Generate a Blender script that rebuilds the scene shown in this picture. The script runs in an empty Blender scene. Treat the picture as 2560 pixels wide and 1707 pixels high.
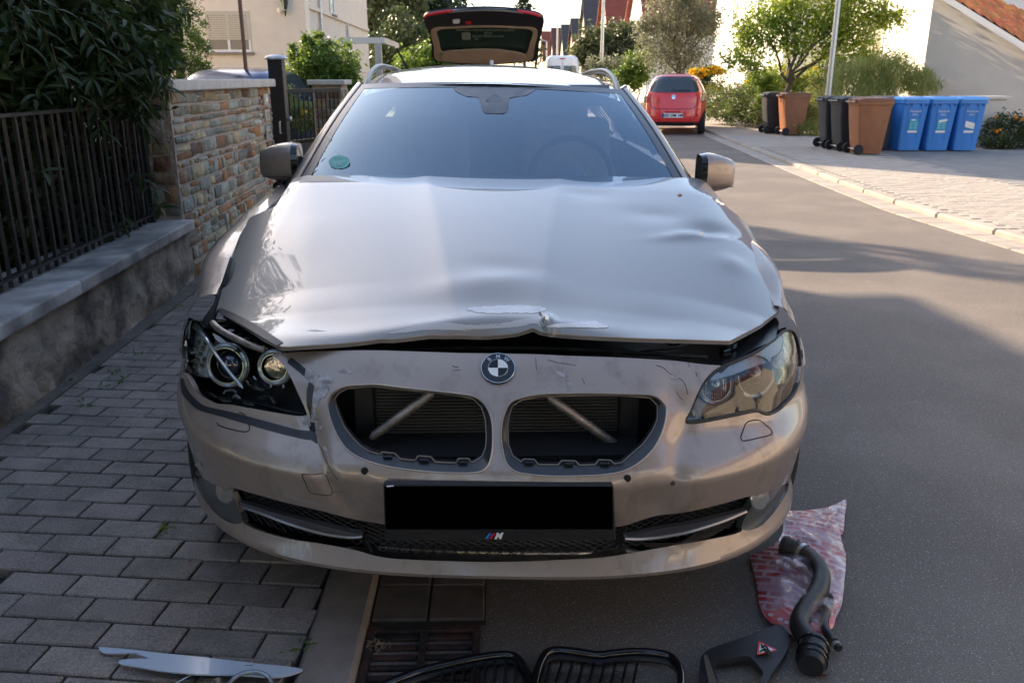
import bpy, bmesh, math, random
import numpy as np
from mathutils import Vector, Matrix, Euler
from mathutils.geometry import delaunay_2d_cdt
R = math.radians
random.seed(7); rng = np.random.default_rng(7)
scene = bpy.context.scene
col = scene.collection

# ---------------------------------------------------------------- camera
CAM = np.array([-.015, -1.75, 1.42]); PITCH = R(17.4); YAW = R(1.5); FPX = 2100.0
cd = bpy.data.cameras.new('camera'); cam = bpy.data.objects.new('camera', cd); col.objects.link(cam)
cam.location = CAM; cam.rotation_euler = (R(90) - PITCH, 0, -YAW)
cd.sensor_width = 36; cd.lens = FPX / 2560 * 36; cd.clip_start = .05; cd.clip_end = 2000
cd.dof.use_dof = True; cd.dof.focus_distance = 2.05; cd.dof.aperture_fstop = 11.0
scene.camera = cam

# ---------------------------------------------------------------- sky and sun
SUN_EL, SUN_AZ = R(27), R(-43)          # azimuth from +Y towards +X
w = bpy.data.worlds.new('World'); scene.world = w; w.use_nodes = True
wn = w.node_tree.nodes; wl = w.node_tree.links
sky = wn.new('ShaderNodeTexSky'); sky.sky_type = 'NISHITA'; sky.sun_disc = False
sky.sun_elevation = SUN_EL; sky.sun_rotation = SUN_AZ; sky.air_density = 1.0; sky.dust_density = 1.5; sky.ozone_density = 1.0
wb = wn.new('ShaderNodeMix'); wb.data_type = 'RGBA'; wb.blend_type = 'MULTIPLY'; wb.inputs[0].default_value = 1; wb.inputs[7].default_value = (1.04, 1.0, .965, 1)   # camera white balance
wl.new(sky.outputs[0], wb.inputs[6]); wl.new(wb.outputs[2], wn['Background'].inputs[0]); wn['Background'].inputs[1].default_value = .14
sd = bpy.data.lights.new('sun', 'SUN'); sun = bpy.data.objects.new('sun', sd); col.objects.link(sun)
sd.energy = 4.2; sd.angle = R(.6); sd.color = (1, .80, .58)
SDIR = Vector((math.sin(SUN_AZ) * math.cos(SUN_EL), math.cos(SUN_AZ) * math.cos(SUN_EL), math.sin(SUN_EL)))
sun.rotation_euler = SDIR.to_track_quat('Z', 'Y').to_euler(); sun.location = (0, 0, 30)
scene.view_settings.view_transform = 'Standard'; scene.view_settings.look = 'None'
scene.view_settings.gamma = 1; scene.view_settings.use_curve_mapping = False
scene.view_settings.exposure = 1.6

# ---------------------------------------------------------------- helpers
def rays(uv):
    uv = np.asarray(uv, float); a = (uv[:, 0] - 1280) / FPX; b = (853.5 - uv[:, 1]) / FPX
    y = math.cos(PITCH) + b * math.sin(PITCH); z = -math.sin(PITCH) + b * math.cos(PITCH)
    c, s = math.cos(YAW), math.sin(YAW)
    return np.stack([c * a + s * y, -s * a + c * y, z], 1)
def axis_pt(u, v, ax, val):
    r = rays([(u, v)])[0]; t = (val - CAM[ax]) / r[ax]; return CAM + t * r
def atx(u, v, x): return axis_pt(u, v, 0, x)
def aty(u, v, y): return axis_pt(u, v, 1, y)
def atz(u, v, z=0): return axis_pt(u, v, 2, z)
def tag(o, label=None, cat=None, group=None, kind=None):
    if label: o['label'] = label
    if cat: o['category'] = cat
    if group: o['group'] = group
    if kind: o['kind'] = kind
    return o
def thing(name, label, cat, loc=(0, 0, 0), group=None):
    o = bpy.data.objects.new(name, None); col.objects.link(o); o.location = loc; o.empty_display_size = .1
    return tag(o, label, cat, group)
def adopt(o, parent):
    if parent is None: return
    o.parent = parent
    if parent.type == 'EMPTY': o.matrix_parent_inverse = Matrix.Translation(-Vector(parent.location))
def mesh(name, verts, faces, m=None, parent=None, smooth=False, bevel=0, seg=1, sharp=None):
    me = bpy.data.meshes.new(name); me.from_pydata([tuple(map(float, v)) for v in verts], [], [tuple(map(int, f)) for f in faces])
    if bevel or True:
        if bevel:
            bm = bmesh.new(); bm.from_mesh(me)
            bmesh.ops.recalc_face_normals(bm, faces=bm.faces)
            es = [e for e in bm.edges if len(e.link_faces) == 2 and e.calc_face_angle(0) > .5]
            bmesh.ops.bevel(bm, geom=es, offset=bevel, segments=seg, affect='EDGES', profile=.6, clamp_overlap=True)
            bm.to_mesh(me); bm.free()
    me.update()
    if smooth:
        me.polygons.foreach_set('use_smooth', [True] * len(me.polygons))
        if sharp: me.set_sharp_from_angle(angle=R(sharp))
    if m: me.materials.append(m)
    o = bpy.data.objects.new(name, me); col.objects.link(o); adopt(o, parent)
    return o
class MB:
    def __init__(s): s.v = []; s.f = []
    def add(s, vs, fs):
        n = len(s.v); s.v += [tuple(v) for v in vs]; s.f += [tuple(i + n for i in f) for f in fs]; return s
    def box(s, c, d, rot=None, taper=None):
        hx, hy, hz = d[0] / 2, d[1] / 2, d[2] / 2; vs = []
        for z in (-1, 1):
            k = taper if (taper and z > 0) else (1, 1)
            for x, y in ((-1, -1), (1, -1), (1, 1), (-1, 1)): vs.append(Vector((x * hx * k[0], y * hy * k[1], z * hz)))
        if rot is not None: vs = [rot @ v for v in vs]
        vs = [v + Vector(c) for v in vs]
        return s.add(vs, [(0, 3, 2, 1), (4, 5, 6, 7), (0, 1, 5, 4), (1, 2, 6, 5), (2, 3, 7, 6), (3, 0, 4, 7)])
    def loft(s, rings, closed=True, cap=True):
        n = len(rings[0]); b = len(s.v)
        for r in rings: s.v += [tuple(p) for p in r]
        for i in range(len(rings) - 1):
            for j in range(n if closed else n - 1):
                k = (j + 1) % n; s.f.append((b + i * n + j, b + i * n + k, b + (i + 1) * n + k, b + (i + 1) * n + j))
        if cap and closed:
            s.f.append(tuple(b + j for j in range(n))[::-1]); s.f.append(tuple(b + (len(rings) - 1) * n + j for j in range(n)))
        return s
    def tube(s, pts, r, seg=8, cap=True, flat=None):
        pts = [Vector(p) for p in pts]; rr = r if hasattr(r, '__len__') else [r] * len(pts); rings = []; up = None
        for i, p in enumerate(pts):
            d = (pts[min(i + 1, len(pts) - 1)] - pts[max(i - 1, 0)]).normalized()
            if up is None: up = Vector((0, 0, 1)) if abs(d.z) < .9 else Vector((1, 0, 0))
            a = d.cross(up).normalized(); b2 = a.cross(d).normalized(); up = b2
            fl = flat or 1
            rings.append([p + a * math.cos(t) * rr[i] + b2 * math.sin(t) * rr[i] * fl for t in [2 * math.pi * k / seg for k in range(seg)]])
        return s.loft(rings, True, cap)
    def lathe(s, prof, o=(0, 0, 0), axis=(0, 0, 1), seg=20, cap=True):
        ax = Vector(axis).normalized(); t = Vector((1, 0, 0)) if abs(ax.x) < .8 else Vector((0, 1, 0))
        a = ax.cross(t).normalized(); b = ax.cross(a); o = Vector(o)
        rings = [[o + ax * h + (a * math.cos(q) + b * math.sin(q)) * r for q in [2 * math.pi * k / seg for k in range(seg)]] for r, h in prof]
        return s.loft(rings, True, cap)
    def torus(s, o, axis, R0, r, seg=28, rs=8, arc=(0, 360)):
        ax = Vector(axis).normalized(); t = Vector((1, 0, 0)) if abs(ax.x) < .8 else Vector((0, 1, 0))
        a = ax.cross(t).normalized(); b = ax.cross(a); o = Vector(o); full = arc == (0, 360); rings = []
        n = seg if full else seg + 1
        for k in range(n):
            q = R(arc[0] + (arc[1] - arc[0]) * k / seg); d = a * math.cos(q) + b * math.sin(q)
            rings.append([o + d * (R0 + r * math.cos(p)) + ax * r * math.sin(p) for p in [2 * math.pi * j / rs for j in range(rs)]])
        if full: rings.append(rings[0])
        return s.loft(rings, True, not full)
    def build(s, name, m=None, parent=None, smooth=False, bevel=0, seg=1, sharp=40):
        return mesh(name, s.v, s.f, m, parent, smooth, bevel, seg, sharp if smooth else None)
def recalc(o):
    bm = bmesh.new(); bm.from_mesh(o.data); bmesh.ops.recalc_face_normals(bm, faces=bm.faces); bm.to_mesh(o.data); bm.free(); return o
def copy_tree(o, parent=None):
    c = o.copy(); col.objects.link(c)
    if parent: c.parent = parent
    for ch in list(o.children): copy_tree(ch, c)
    return c
def box(name, c, d, m, parent=None, bevel=0, rot=None): return MB().box(c, d, rot).build(name, m, parent, bevel=bevel)
def rotz(a): return Matrix.Rotation(a, 3, 'Z')

# ---------------------------------------------------------------- materials
def M(name, c, rough=.6, metal=0, coat=0, var=0., scale=8., bump=0., bscale=60., rand=0., spec=.5, c2=None, c2scale=3., c2w=(.45, .6), coat_rough=.04, trans=0, detail=6., bdist=.01, emit=None, hue=0.):
    m = bpy.data.materials.new(name); m.use_nodes = True; N = m.node_tree.nodes; L = m.node_tree.links; b = N['Principled BSDF']
    b.inputs['Base Color'].default_value = (*c, 1); b.inputs['Roughness'].default_value = rough; b.inputs['Metallic'].default_value = metal
    b.inputs['Coat Weight'].default_value = coat; b.inputs['Coat Roughness'].default_value = coat_rough; b.inputs['Specular IOR Level'].default_value = spec
    tc = N.new('ShaderNodeTexCoord'); src = None; vec = tc.outputs['Object']
    if rand:            # every separate piece gets its own part of the pattern
        o1 = N.new('ShaderNodeObjectInfo'); v1 = N.new('ShaderNodeVectorMath'); v1.operation = 'SCALE'; v1.inputs[0].default_value = (37, 91, 53); L.new(o1.outputs['Random'], v1.inputs['Scale'])
        v2 = N.new('ShaderNodeVectorMath'); v2.operation = 'ADD'; L.new(vec, v2.inputs[0]); L.new(v1.outputs[0], v2.inputs[1]); vec = v2.outputs[0]
    def noise(sc, det=detail):
        n = N.new('ShaderNodeTexNoise'); n.inputs['Scale'].default_value = sc; n.inputs['Detail'].default_value = det; L.new(vec, n.inputs['Vector']); return n
    if var or c2 or rand:
        rgb = N.new('ShaderNodeRGB'); rgb.outputs[0].default_value = (*c, 1); src = rgb.outputs[0]
        if c2:
            n = noise(c2scale); mr = N.new('ShaderNodeMapRange'); mr.inputs[1].default_value, mr.inputs[2].default_value = c2w
            L.new(n.outputs[0], mr.inputs[0]); mx = N.new('ShaderNodeMix'); mx.data_type = 'RGBA'; L.new(mr.outputs[0], mx.inputs[0]); L.new(src, mx.inputs[6]); mx.inputs[7].default_value = (*c2, 1); src = mx.outputs[2]
        hs = N.new('ShaderNodeHueSaturation'); L.new(src, hs.inputs['Color']); val = None
        if var:
            n = noise(scale); mr = N.new('ShaderNodeMapRange'); mr.inputs[1].default_value, mr.inputs[2].default_value = .3, .7
            mr.inputs[3].default_value, mr.inputs[4].default_value = 1 - var, 1 + var; L.new(n.outputs[0], mr.inputs[0]); val = mr.outputs[0]
        if rand:
            oi = N.new('ShaderNodeObjectInfo'); mr = N.new('ShaderNodeMapRange'); mr.inputs[3].default_value, mr.inputs[4].default_value = 1 - rand, 1 + rand
            L.new(oi.outputs['Random'], mr.inputs[0])
            if val: mu = N.new('ShaderNodeMath'); mu.operation = 'MULTIPLY'; L.new(val, mu.inputs[0]); L.new(mr.outputs[0], mu.inputs[1]); val = mu.outputs[0]
            else: val = mr.outputs[0]
            if hue:
                mh = N.new('ShaderNodeMath'); mh.operation = 'FRACT'; m7 = N.new('ShaderNodeMath'); m7.operation = 'MULTIPLY'; m7.inputs[1].default_value = 7.31
                L.new(oi.outputs['Random'], m7.inputs[0]); L.new(m7.outputs[0], mh.inputs[0]); m8 = N.new('ShaderNodeMapRange'); m8.inputs[3].default_value, m8.inputs[4].default_value = .5 - hue, .5 + hue
                L.new(mh.outputs[0], m8.inputs[0]); L.new(m8.outputs[0], hs.inputs['Hue'])
        if val: L.new(val, hs.inputs['Value'])
        src = hs.outputs[0]; L.new(src, b.inputs['Base Color'])
    if bump:
        n = noise(bscale, 8.); bp = N.new('ShaderNodeBump'); bp.inputs['Strength'].default_value = bump; bp.inputs['Distance'].default_value = bdist
        L.new(n.outputs[0], bp.inputs['Height']); L.new(bp.outputs[0], b.inputs['Normal'])
    if trans:
        tr = N.new('ShaderNodeBsdfTranslucent'); mx = N.new('ShaderNodeMixShader'); mx.inputs[0].default_value = trans
        if src: L.new(src, tr.inputs[0])
        else: tr.inputs[0].default_value = (*c, 1)
        L.new(b.outputs[0], mx.inputs[1]); L.new(tr.outputs[0], mx.inputs[2]); L.new(mx.outputs[0], N['Material Output'].inputs[0])
    if emit: b.inputs['Emission Color'].default_value = (*emit[:3], 1); b.inputs['Emission Strength'].default_value = emit[3]
    return m
def leafmat(name, c, c3, trans=.35, rough=.45, nsc=1.2):
    """leaf colour: per-leaf attribute plus large clump noise"""
    m = bpy.data.materials.new(name); m.use_nodes = True; N = m.node_tree.nodes; L = m.node_tree.links; b = N['Principled BSDF']
    at = N.new('ShaderNodeAttribute'); at.attribute_name = 'tint'; tc = N.new('ShaderNodeTexCoord')
    mx = N.new('ShaderNodeMix'); mx.data_type = 'RGBA'; mx.inputs[6].default_value = (*c, 1); mx.inputs[7].default_value = (*c3, 1)
    n = N.new('ShaderNodeTexNoise'); n.inputs['Scale'].default_value = nsc; L.new(tc.outputs['Object'], n.inputs['Vector'])
    ad = N.new('ShaderNodeMath'); ad.operation = 'MULTIPLY_ADD'; ad.inputs[1].default_value = .6; L.new(at.outputs['Fac'], ad.inputs[0])
    mr = N.new('ShaderNodeMapRange'); mr.inputs[1].default_value, mr.inputs[2].default_value = .4, .65; mr.inputs[4].default_value = .4
    L.new(n.outputs[0], mr.inputs[0]); L.new(mr.outputs[0], ad.inputs[2]); L.new(ad.outputs[0], mx.inputs[0])
    L.new(mx.outputs[2], b.inputs['Base Color']); b.inputs['Roughness'].default_value = rough; b.inputs['Specular IOR Level'].default_value = .4
    tr = N.new('ShaderNodeBsdfTranslucent'); ms = N.new('ShaderNodeMixShader'); ms.inputs[0].default_value = trans
    g = N.new('ShaderNodeHueSaturation'); g.inputs['Value'].default_value = 1.6; g.inputs['Hue'].default_value = .485; L.new(mx.outputs[2], g.inputs['Color']); L.new(g.outputs[0], tr.inputs[0])
    L.new(b.outputs[0], ms.inputs[1]); L.new(tr.outputs[0], ms.inputs[2]); L.new(ms.outputs[0], N['Material Output'].inputs[0])
    return m
def glassmat(name, tint=(.9, .95, .95), ior=1.5, rough=.01, base=0.0, gtint=(1, 1, 1)):
    """thin pane: Fresnel mix of a sharp reflection and a tinted see-through"""
    m = bpy.data.materials.new(name); m.use_nodes = True; N = m.node_tree.nodes; L = m.node_tree.links; N.remove(N['Principled BSDF'])
    g = N.new('ShaderNodeBsdfGlossy'); g.inputs['Roughness'].default_value = rough; g.inputs['Color'].default_value = (*gtint, 1)
    t = N.new('ShaderNodeBsdfTransparent'); t.inputs[0].default_value = (*tint, 1)
    f = N.new('ShaderNodeFresnel'); f.inputs[0].default_value = ior; ad = N.new('ShaderNodeMath'); ad.operation = 'ADD'; ad.inputs[1].default_value = base; ad.use_clamp = True
    L.new(f.outputs[0], ad.inputs[0]); mx = N.new('ShaderNodeMixShader'); L.new(ad.outputs[0], mx.inputs[0]); L.new(t.outputs[0], mx.inputs[1]); L.new(g.outputs[0], mx.inputs[2])
    L.new(mx.outputs[0], N['Material Output'].inputs[0]); return m

m_asphalt = M('asphalt', (.150, .126, .108), .85, var=.32, scale=190, c2=(.185, .157, .134), c2scale=1.2, bump=.55, bscale=170, bdist=.012)
def speckle(m, scale, thr, colr, amount=.8):
    N = m.node_tree.nodes; L = m.node_tree.links; b = N['Principled BSDF']; lk = b.inputs['Base Color'].links
    src = lk[0].from_socket if lk else None
    tc = N.new('ShaderNodeTexCoord'); v = N.new('ShaderNodeTexVoronoi'); v.inputs['Scale'].default_value = scale; L.new(tc.outputs['Object'], v.inputs['Vector'])
    wn_ = N.new('ShaderNodeSeparateColor'); L.new(v.outputs['Color'], wn_.inputs[0])
    a = N.new('ShaderNodeMapRange'); a.inputs[1].default_value, a.inputs[2].default_value = thr, thr + .02; L.new(wn_.outputs[0], a.inputs[0])
    d = N.new('ShaderNodeMapRange'); d.inputs[1].default_value, d.inputs[2].default_value = .5, .25; L.new(v.outputs['Distance'], d.inputs[0])
    mu = N.new('ShaderNodeMath'); mu.operation = 'MULTIPLY'; L.new(a.outputs[0], mu.inputs[0]); L.new(d.outputs[0], mu.inputs[1])
    m2 = N.new('ShaderNodeMath'); m2.operation = 'MULTIPLY'; m2.inputs[1].default_value = amount; L.new(mu.outputs[0], m2.inputs[0])
    mx = N.new('ShaderNodeMix'); mx.data_type = 'RGBA'; L.new(m2.outputs[0], mx.inputs[0])
    if src: L.new(src, mx.inputs[6])
    else: mx.inputs[6].default_value = b.inputs['Base Color'].default_value
    mx.inputs[7].default_value = (*colr, 1); L.new(mx.outputs[2], b.inputs['Base Color'])
speckle(m_asphalt, 260, .90, (.60, .54, .48), .8); speckle(m_asphalt, 190, .84, (.06, .05, .045), .6)
m_paver = M('paver_concrete', (.27, .228, .20), .9, var=.34, scale=170, rand=.16, bump=.7, bscale=200, bdist=.006, c2=(.205, .176, .155), c2scale=7, hue=.01)
speckle(m_paver, 210, .85, (.3, .28, .26), .5); speckle(m_paver, 170, .85, (.045, .043, .04), .5)
m_joint = M('joint_soil', (.035, .034, .025), .95, var=.3, scale=30, c2=(.04, .06, .018), c2scale=6, c2w=(.5, .62), bump=.6, bscale=90)
m_kerb = M('kerb_concrete', (.25, .205, .175), .9, var=.2, scale=10, rand=.1, bump=.4, bscale=150, bdist=.006)
speckle(m_kerb, 220, .85, (.4, .37, .34), .4)
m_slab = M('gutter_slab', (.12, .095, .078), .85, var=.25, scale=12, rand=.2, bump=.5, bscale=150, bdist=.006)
m_gut = M('gutter_strip', (.34, .30, .26), .9, var=.12, scale=5, rand=.08, bump=.3, bscale=80)
m_pavr = M('pavement_block', (.34, .30, .26), .9, var=.08, scale=3, rand=.07, bump=.12, bscale=90)
m_soil = M('soil', (.06, .045, .03), .95, var=.4, scale=8, bump=.6, bscale=20)
m_lawn = M('lawn', (.07, .10, .025), .9, var=.4, scale=9, bump=.6, bscale=40)
m_iron = M('wrought_iron', (.018, .016, .015), .55, var=.3, scale=20, c2=(.06, .035, .02), c2scale=9, c2w=(.6, .75))
m_rail = M('rail_rust', (.05, .04, .035), .6, var=.3, scale=15)
m_coping = M('coping_stone', (.52, .47, .44), .6, var=.22, scale=6, bump=.25, bscale=40, c2=(.2, .19, .18), c2scale=2.2)
m_capst = M('cap_stone', (.62, .55, .48), .8, var=.12, scale=9, bump=.2, bscale=60)
m_rough = M('old_render', (.38, .32, .26), .95, var=.3, scale=5, c2=(.13, .115, .10), c2scale=3.2, c2w=(.42, .6), bump=1.0, bscale=9, bdist=.05)
m_mortar = M('mortar', (.52, .41, .33), .95, var=.2, scale=12, bump=.9, bscale=45, bdist=.02)
m_stones = [M('stone_' + n, c, .85, var=.35, scale=14, rand=.3, bump=.9, bscale=30, bdist=.02, c2=c2, c2scale=7) for n, c, c2 in
            (('grey', (.25, .245, .20), (.32, .27, .20)), ('sand', (.46, .33, .18), (.26, .24, .18)), ('orange', (.42, .18, .065), (.28, .17, .10)), ('brown', (.19, .10, .06), (.25, .17, .11)), ('pale', (.40, .37, .29), (.30, .29, .23)))]
m_paint = None
m_black = M('black_plastic', (.012, .012, .013), .45, var=.2, scale=20, bump=.15, bscale=200)
m_blackm = M('black_matte', (.008, .008, .009), .8)
m_gblack = M('gloss_black', (.008, .008, .01), .12, coat=.5)
m_rubber = M('rubber', (.014, .013, .012), .6, var=.3, scale=30, bump=.2, bscale=100, c2=(.035, .03, .024), c2scale=14)
m_tape = M('grey_tape', (.022, .023, .027), .45, var=.15, scale=30, bump=.1, bscale=90)
m_chrome = M('chrome', (.75, .75, .75), .08, metal=1)
m_steel = M('galvanised_steel', (.5, .5, .5), .38, metal=.75, var=.12, scale=20)
m_rod = M('worn_bar', (.33, .29, .26), .4, metal=.7, var=.35, scale=40, bump=.3, bscale=200)
m_silverpl = M('silver_plastic', (.35, .34, .35), .35, metal=.6, coat=.3)
m_whitepl = M('white_plastic', (.62, .64, .66), .3, coat=.2)
m_glass = glassmat('windscreen_glass', (.80, .87, .90), 1.55, .015, .17, (.66, .84, 1.0))
m_lens = glassmat('clear_lens', (.86, .9, .92), 1.45, .02, .02)
m_dark_glass = glassmat('dark_glass', (.12, .14, .15), 1.5, .02, .03)
m_clearpl = M('clear_polycarbonate', (.30, .33, .34), .10, coat=.8, spec=.8, metal=.4)
m_red = M('red_paint', (.78, .03, .03), .35, coat=1)
m_white = M('white_enamel', (.8, .8, .8), .35)
m_wall = M('cream_render', (.74, .63, .52), .9, var=.05, scale=3, bump=.3, bscale=60, bdist=.01)
m_wallw = M('white_render', (.82, .78, .70), .9, var=.04, scale=3, bump=.2, bscale=60, bdist=.01)
m_wallg = M('grey_render', (.60, .54, .47), .9, var=.05, scale=2, bump=.2, bscale=70, bdist=.01)
m_wallf = M('far_render', (.72, .63, .50), .9, var=.06, scale=1)
m_win = M('window_glass', (.05, .06, .07), .08, spec=.8)
m_frame = M('window_frame_white', (.75, .74, .72), .5)
m_shut = M('roller_shutter', (.52, .45, .36), .6)
m_tile = M('clay_tile', (.70, .20, .06), .7, var=.25, scale=8, rand=.25, hue=.015, bump=.3, bscale=60)
m_bark = M('bark', (.10, .075, .05), .9, var=.3, scale=12, bump=.6, bscale=25)
m_brownpost = M('brown_post', (.17, .085, .06), .6)
def text(s, size, mtx, m, parent, name='lettering', extrude=.0008, flip=False, shear=0, align='CENTER', bold=0):
    cu = bpy.data.curves.new(name, 'FONT'); cu.body = s; cu.size = size; cu.extrude = extrude; cu.align_x = align; cu.align_y = 'CENTER'; cu.shear = shear; cu.offset = bold; cu.resolution_u = 3
    t = bpy.data.objects.new('tmp_text', cu); col.objects.link(t); bpy.context.view_layer.update()
    me = bpy.data.meshes.new_from_object(t.evaluated_get(bpy.context.evaluated_depsgraph_get())); bpy.data.objects.remove(t)
    if flip: me.transform(Matrix.Scale(-1, 4, (1, 0, 0)))
    me.transform(mtx); me.materials.clear(); me.materials.append(m); o = bpy.data.objects.new(name, me); col.objects.link(o); adopt(o, parent); return o
def frame(o, x, y):      # matrix from origin, x axis, y axis
    x = Vector(x).normalized(); n = x.cross(Vector(y)).normalized(); y = n.cross(x)
    m = Matrix((x, y, n)).transposed().to_4x4(); m.translation = Vector(o); return m
# ================================================================ SETTING
def struct(name, b, m, parent=None, **k):
    o = b.build(name, m, parent, **k)
    if parent is None: o['kind'] = 'structure'
    return o
def sheet(name, pts, z, m): return struct(name, MB().add([(x, y, z) for x, y in pts], [tuple(range(len(pts)))]), m)
sheet('ground', [(-600, -600), (600, -600), (600, 900), (-600, 900)], -.03, m_lawn)
KERB = [(5.6, -30), (5.0, 0), (4.76, 5.8), (4.70, 7.5), (4.85, 9.7), (5.15, 13.15), (6.0, 22.2), (7.3, 36), (9.2, 60), (12.5, 100), (17, 150)]
def kx(y): return float(np.interp(y, [p[1] for p in KERB], [p[0] for p in KERB]))
ys = [-30, -10, 0, 3, 5.8, 7.5, 9.7, 11.5, 13.15, 17, 22.2, 29, 36, 48, 60, 80, 100, 150]
def strip(name, xl, xr, z, m, y0=-30, y1=150, dy=None):
    yy = [y for y in ys if y0 <= y <= y1]; yy = sorted(set([y0] + yy + [y1])); v = []; f = []
    for y in yy: v += [(xl(y), y, z), (xr(y), y, z)]
    for i in range(len(yy) - 1): f.append((2 * i, 2 * i + 1, 2 * i + 3, 2 * i + 2))
    o = mesh(name, v, f, m); o['kind'] = 'structure'; return o
LX = lambda y: -.34 + .066 * max(0, y - 6)
strip('asphalt_road', lambda y: LX(y), lambda y: kx(y) - .28, 0, m_asphalt)
gs = strip('gutter_strip', lambda y: kx(y) - .281, lambda y: kx(y) + .02, .004, m_gut, -10, 60)
# slabs of the gutter strip, kerb stones and pavement blocks on the far side: pieces near enough to tell apart
PAV = strip('pavement', lambda y: kx(y), lambda y: kx(y) + 3.2 + (1.2 if y > 20 else 6 if y < 17 else 4), .05, m_pavr, -30, 150)
kroot = PAV
def kp(y): return Vector((kx(y), y, 0))
slab_me = None
def piece(name, me, mtx, parent):
    o = bpy.data.objects.new(name, me); col.objects.link(o); o.parent = parent; o.matrix_basis = mtx; return o
def block_mesh(name, d, m, bev):
    o = MB().box((0, 0, 0), d).build(name, m, None, bevel=bev); me = o.data; bpy.data.objects.remove(o); return me
kme = block_mesh('kerb_stone', (.15, .99, .16), m_gut, .018)
y = 3.0
for i in range(26):
    a, b = kp(y), kp(y + 1.0); d = (b - a); mid = (a + b) / 2
    mt = Matrix.Translation((mid.x + .055, mid.y, -.015)) @ Matrix.Rotation(-math.atan2(d.x, d.y), 4, 'Z'); piece('kerb_stone', kme, mt, PAV); y += 1.0
gme = block_mesh('gutter_slab', (.285, .325, .03), m_gut, .004)
y = 3.0
for i in range(60):
    a, b = kp(y), kp(y + .333); d = b - a; mid = (a + b) / 2
    mt = Matrix.Translation((mid.x - .15, mid.y, -.004 + random.uniform(-.001, .001))) @ Matrix.Rotation(-math.atan2(d.x, d.y), 4, 'Z'); piece('gutter_slab', gme, mt, gs); y += .333
# pavement blocks (20 x 10) near part as pieces, rest joined
pme = block_mesh('paving_block', (.194, .094, .03), m_pavr, .003)
cnt = 0; cand = []
yy = 5.3
while yy < 16:
    r_ = int(round((yy - 5.3) / .1)); x = kx(yy) + .24 + (.1 if r_ % 2 else 0)
    while x < kx(yy) + 2.15: cand.append((x, yy)); x += .2
    yy += .1
def vis(p, m=20):
    v = Vector(p) - Vector(CAM); c, s = math.cos(YAW), math.sin(YAW); x = c * v.x - s * v.y; y = s * v.x + c * v.y
    d = y * math.cos(PITCH) - v.z * math.sin(PITCH); u = y * math.sin(PITCH) + v.z * math.cos(PITCH)
    if d < .1: return False, 0, 0, d
    px, py = 1280 + FPX * x / d, 853.5 - FPX * u / d
    return (-m < px < 2560 + m and -m < py < 1707 + m), px, py, d
cv = sorted([(vis((x, y, 0))[3], x, y) for x, y in cand if vis((x, y, 0))[0]])
rest = MB()
for i, (d, x, y) in enumerate(cv):
    z = .042 + random.uniform(-.002, .002)
    if i < 290: piece('paving_block', pme, Matrix.Translation((x, y, z)), PAV)
    else: rest.box((x, y, z), (.194, .094, .03))
tag(rest.build('paving_blocks_beyond', m_pavr, PAV), kind='stuff')
# driveway on the right in grey concrete blocks
dr = sheet('driveway', [(7.0, -6), (22, -6), (22, 16.5), (9.8, 16.4), (7.05, 16.4)], .056, M('driveway_concrete', (.21, .2, .19), .9, var=.15, scale=4, bump=.4, bscale=90))
# left pavement
base = sheet('pavement_bed', [(-2.6, -4), (-.50, -4), (-.50, 40), (-2.6, 40)], .004, m_joint)
PZ = .036
TH = R(-6.6); ca, sa = math.cos(TH), math.sin(TH)
pv = block_mesh('paver', (.206, .098, .05), m_paver, .004)
pitchx, pitchy = .213, .105; cand = []
for j in range(-40, 90):
    for i in range(-30, 30):
        lx = (i + .5 * (j % 2)) * pitchx; ly = j * pitchy
        x = -.93 + ca * lx - sa * ly; y = .13 + sa * lx + ca * ly
        if x > -.60 or x < -2.02 - .037 * (y - 1.5) or y < -.6 or y > 8: continue
        ok, px, py, d = vis((x, y, 0), 60)
        if ok: cand.append((d, x, y))
cand.sort(); rest = MB()
# pieces cut to the kerb line along the right edge
for i, (d, x, y) in enumerate(cand):
    z = PZ - .025 + random.uniform(-.0025, .0015); rr = Matrix.Rotation(TH + random.uniform(-.012, .012), 4, 'Z')
    tilt = Matrix.Rotation(random.uniform(-.008, .008), 4, 'X')
    if i < 296: piece('paver', pv, Matrix.Translation((x, y, z)) @ rr @ tilt, base)
    else: rest.box((x, y, z), (.206, .098, .05), rotz(TH))
tag(rest.build('pavers_beyond', m_paver, base), kind='stuff')
ec = MB()                                       # cut half pavers filling up to the kerb
for j in range(-40, 90):
    for i in range(-30, 30):
        lx = (i + .5 * (j % 2)) * pitchx; ly = j * pitchy
        x = -.93 + ca * lx - sa * ly; y = .13 + sa * lx + ca * ly
        if -.60 < x < -.50 + .0 and -.6 < y < 3:
            x0 = x - .103; wd = (-.505 - x0)
            if wd > .03: piece('paver', pv, Matrix.Translation(((x0 - .505) / 2, y, PZ - .025)) @ Matrix.Rotation(TH, 4, 'Z') @ Matrix.Diagonal((wd / .206, 1, 1, 1)), base)
        elif -.50 <= x < -.40 and -.6 < y < 3:
            x0 = x - .103; wd = (-.505 - x0)
            if wd > .03: piece('paver', pv, Matrix.Translation(((x0 - .505) / 2, y, PZ - .025)) @ Matrix.Rotation(TH, 4, 'Z') @ Matrix.Diagonal((wd / .206, 1, 1, 1)), base)
kb = strip('kerb', lambda y: -.499, lambda y: -.352, .01, m_joint, -5, 40)
km = block_mesh('kerb_stone', (.145, .985, .14), m_kerb, .012)
for i in range(7): piece('kerb_stone', km, Matrix.Translation((-.425, -1.85 + i * 1.0, -.03)), kb)
gb = sheet('gutter_bed', [(-.352, .20), (-.035, .20), (-.035, 5.5), (-.352, 5.5)], .002, m_joint)
gm = block_mesh('gutter_slab', (.152, .158, .04), m_slab, .004)
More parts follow.
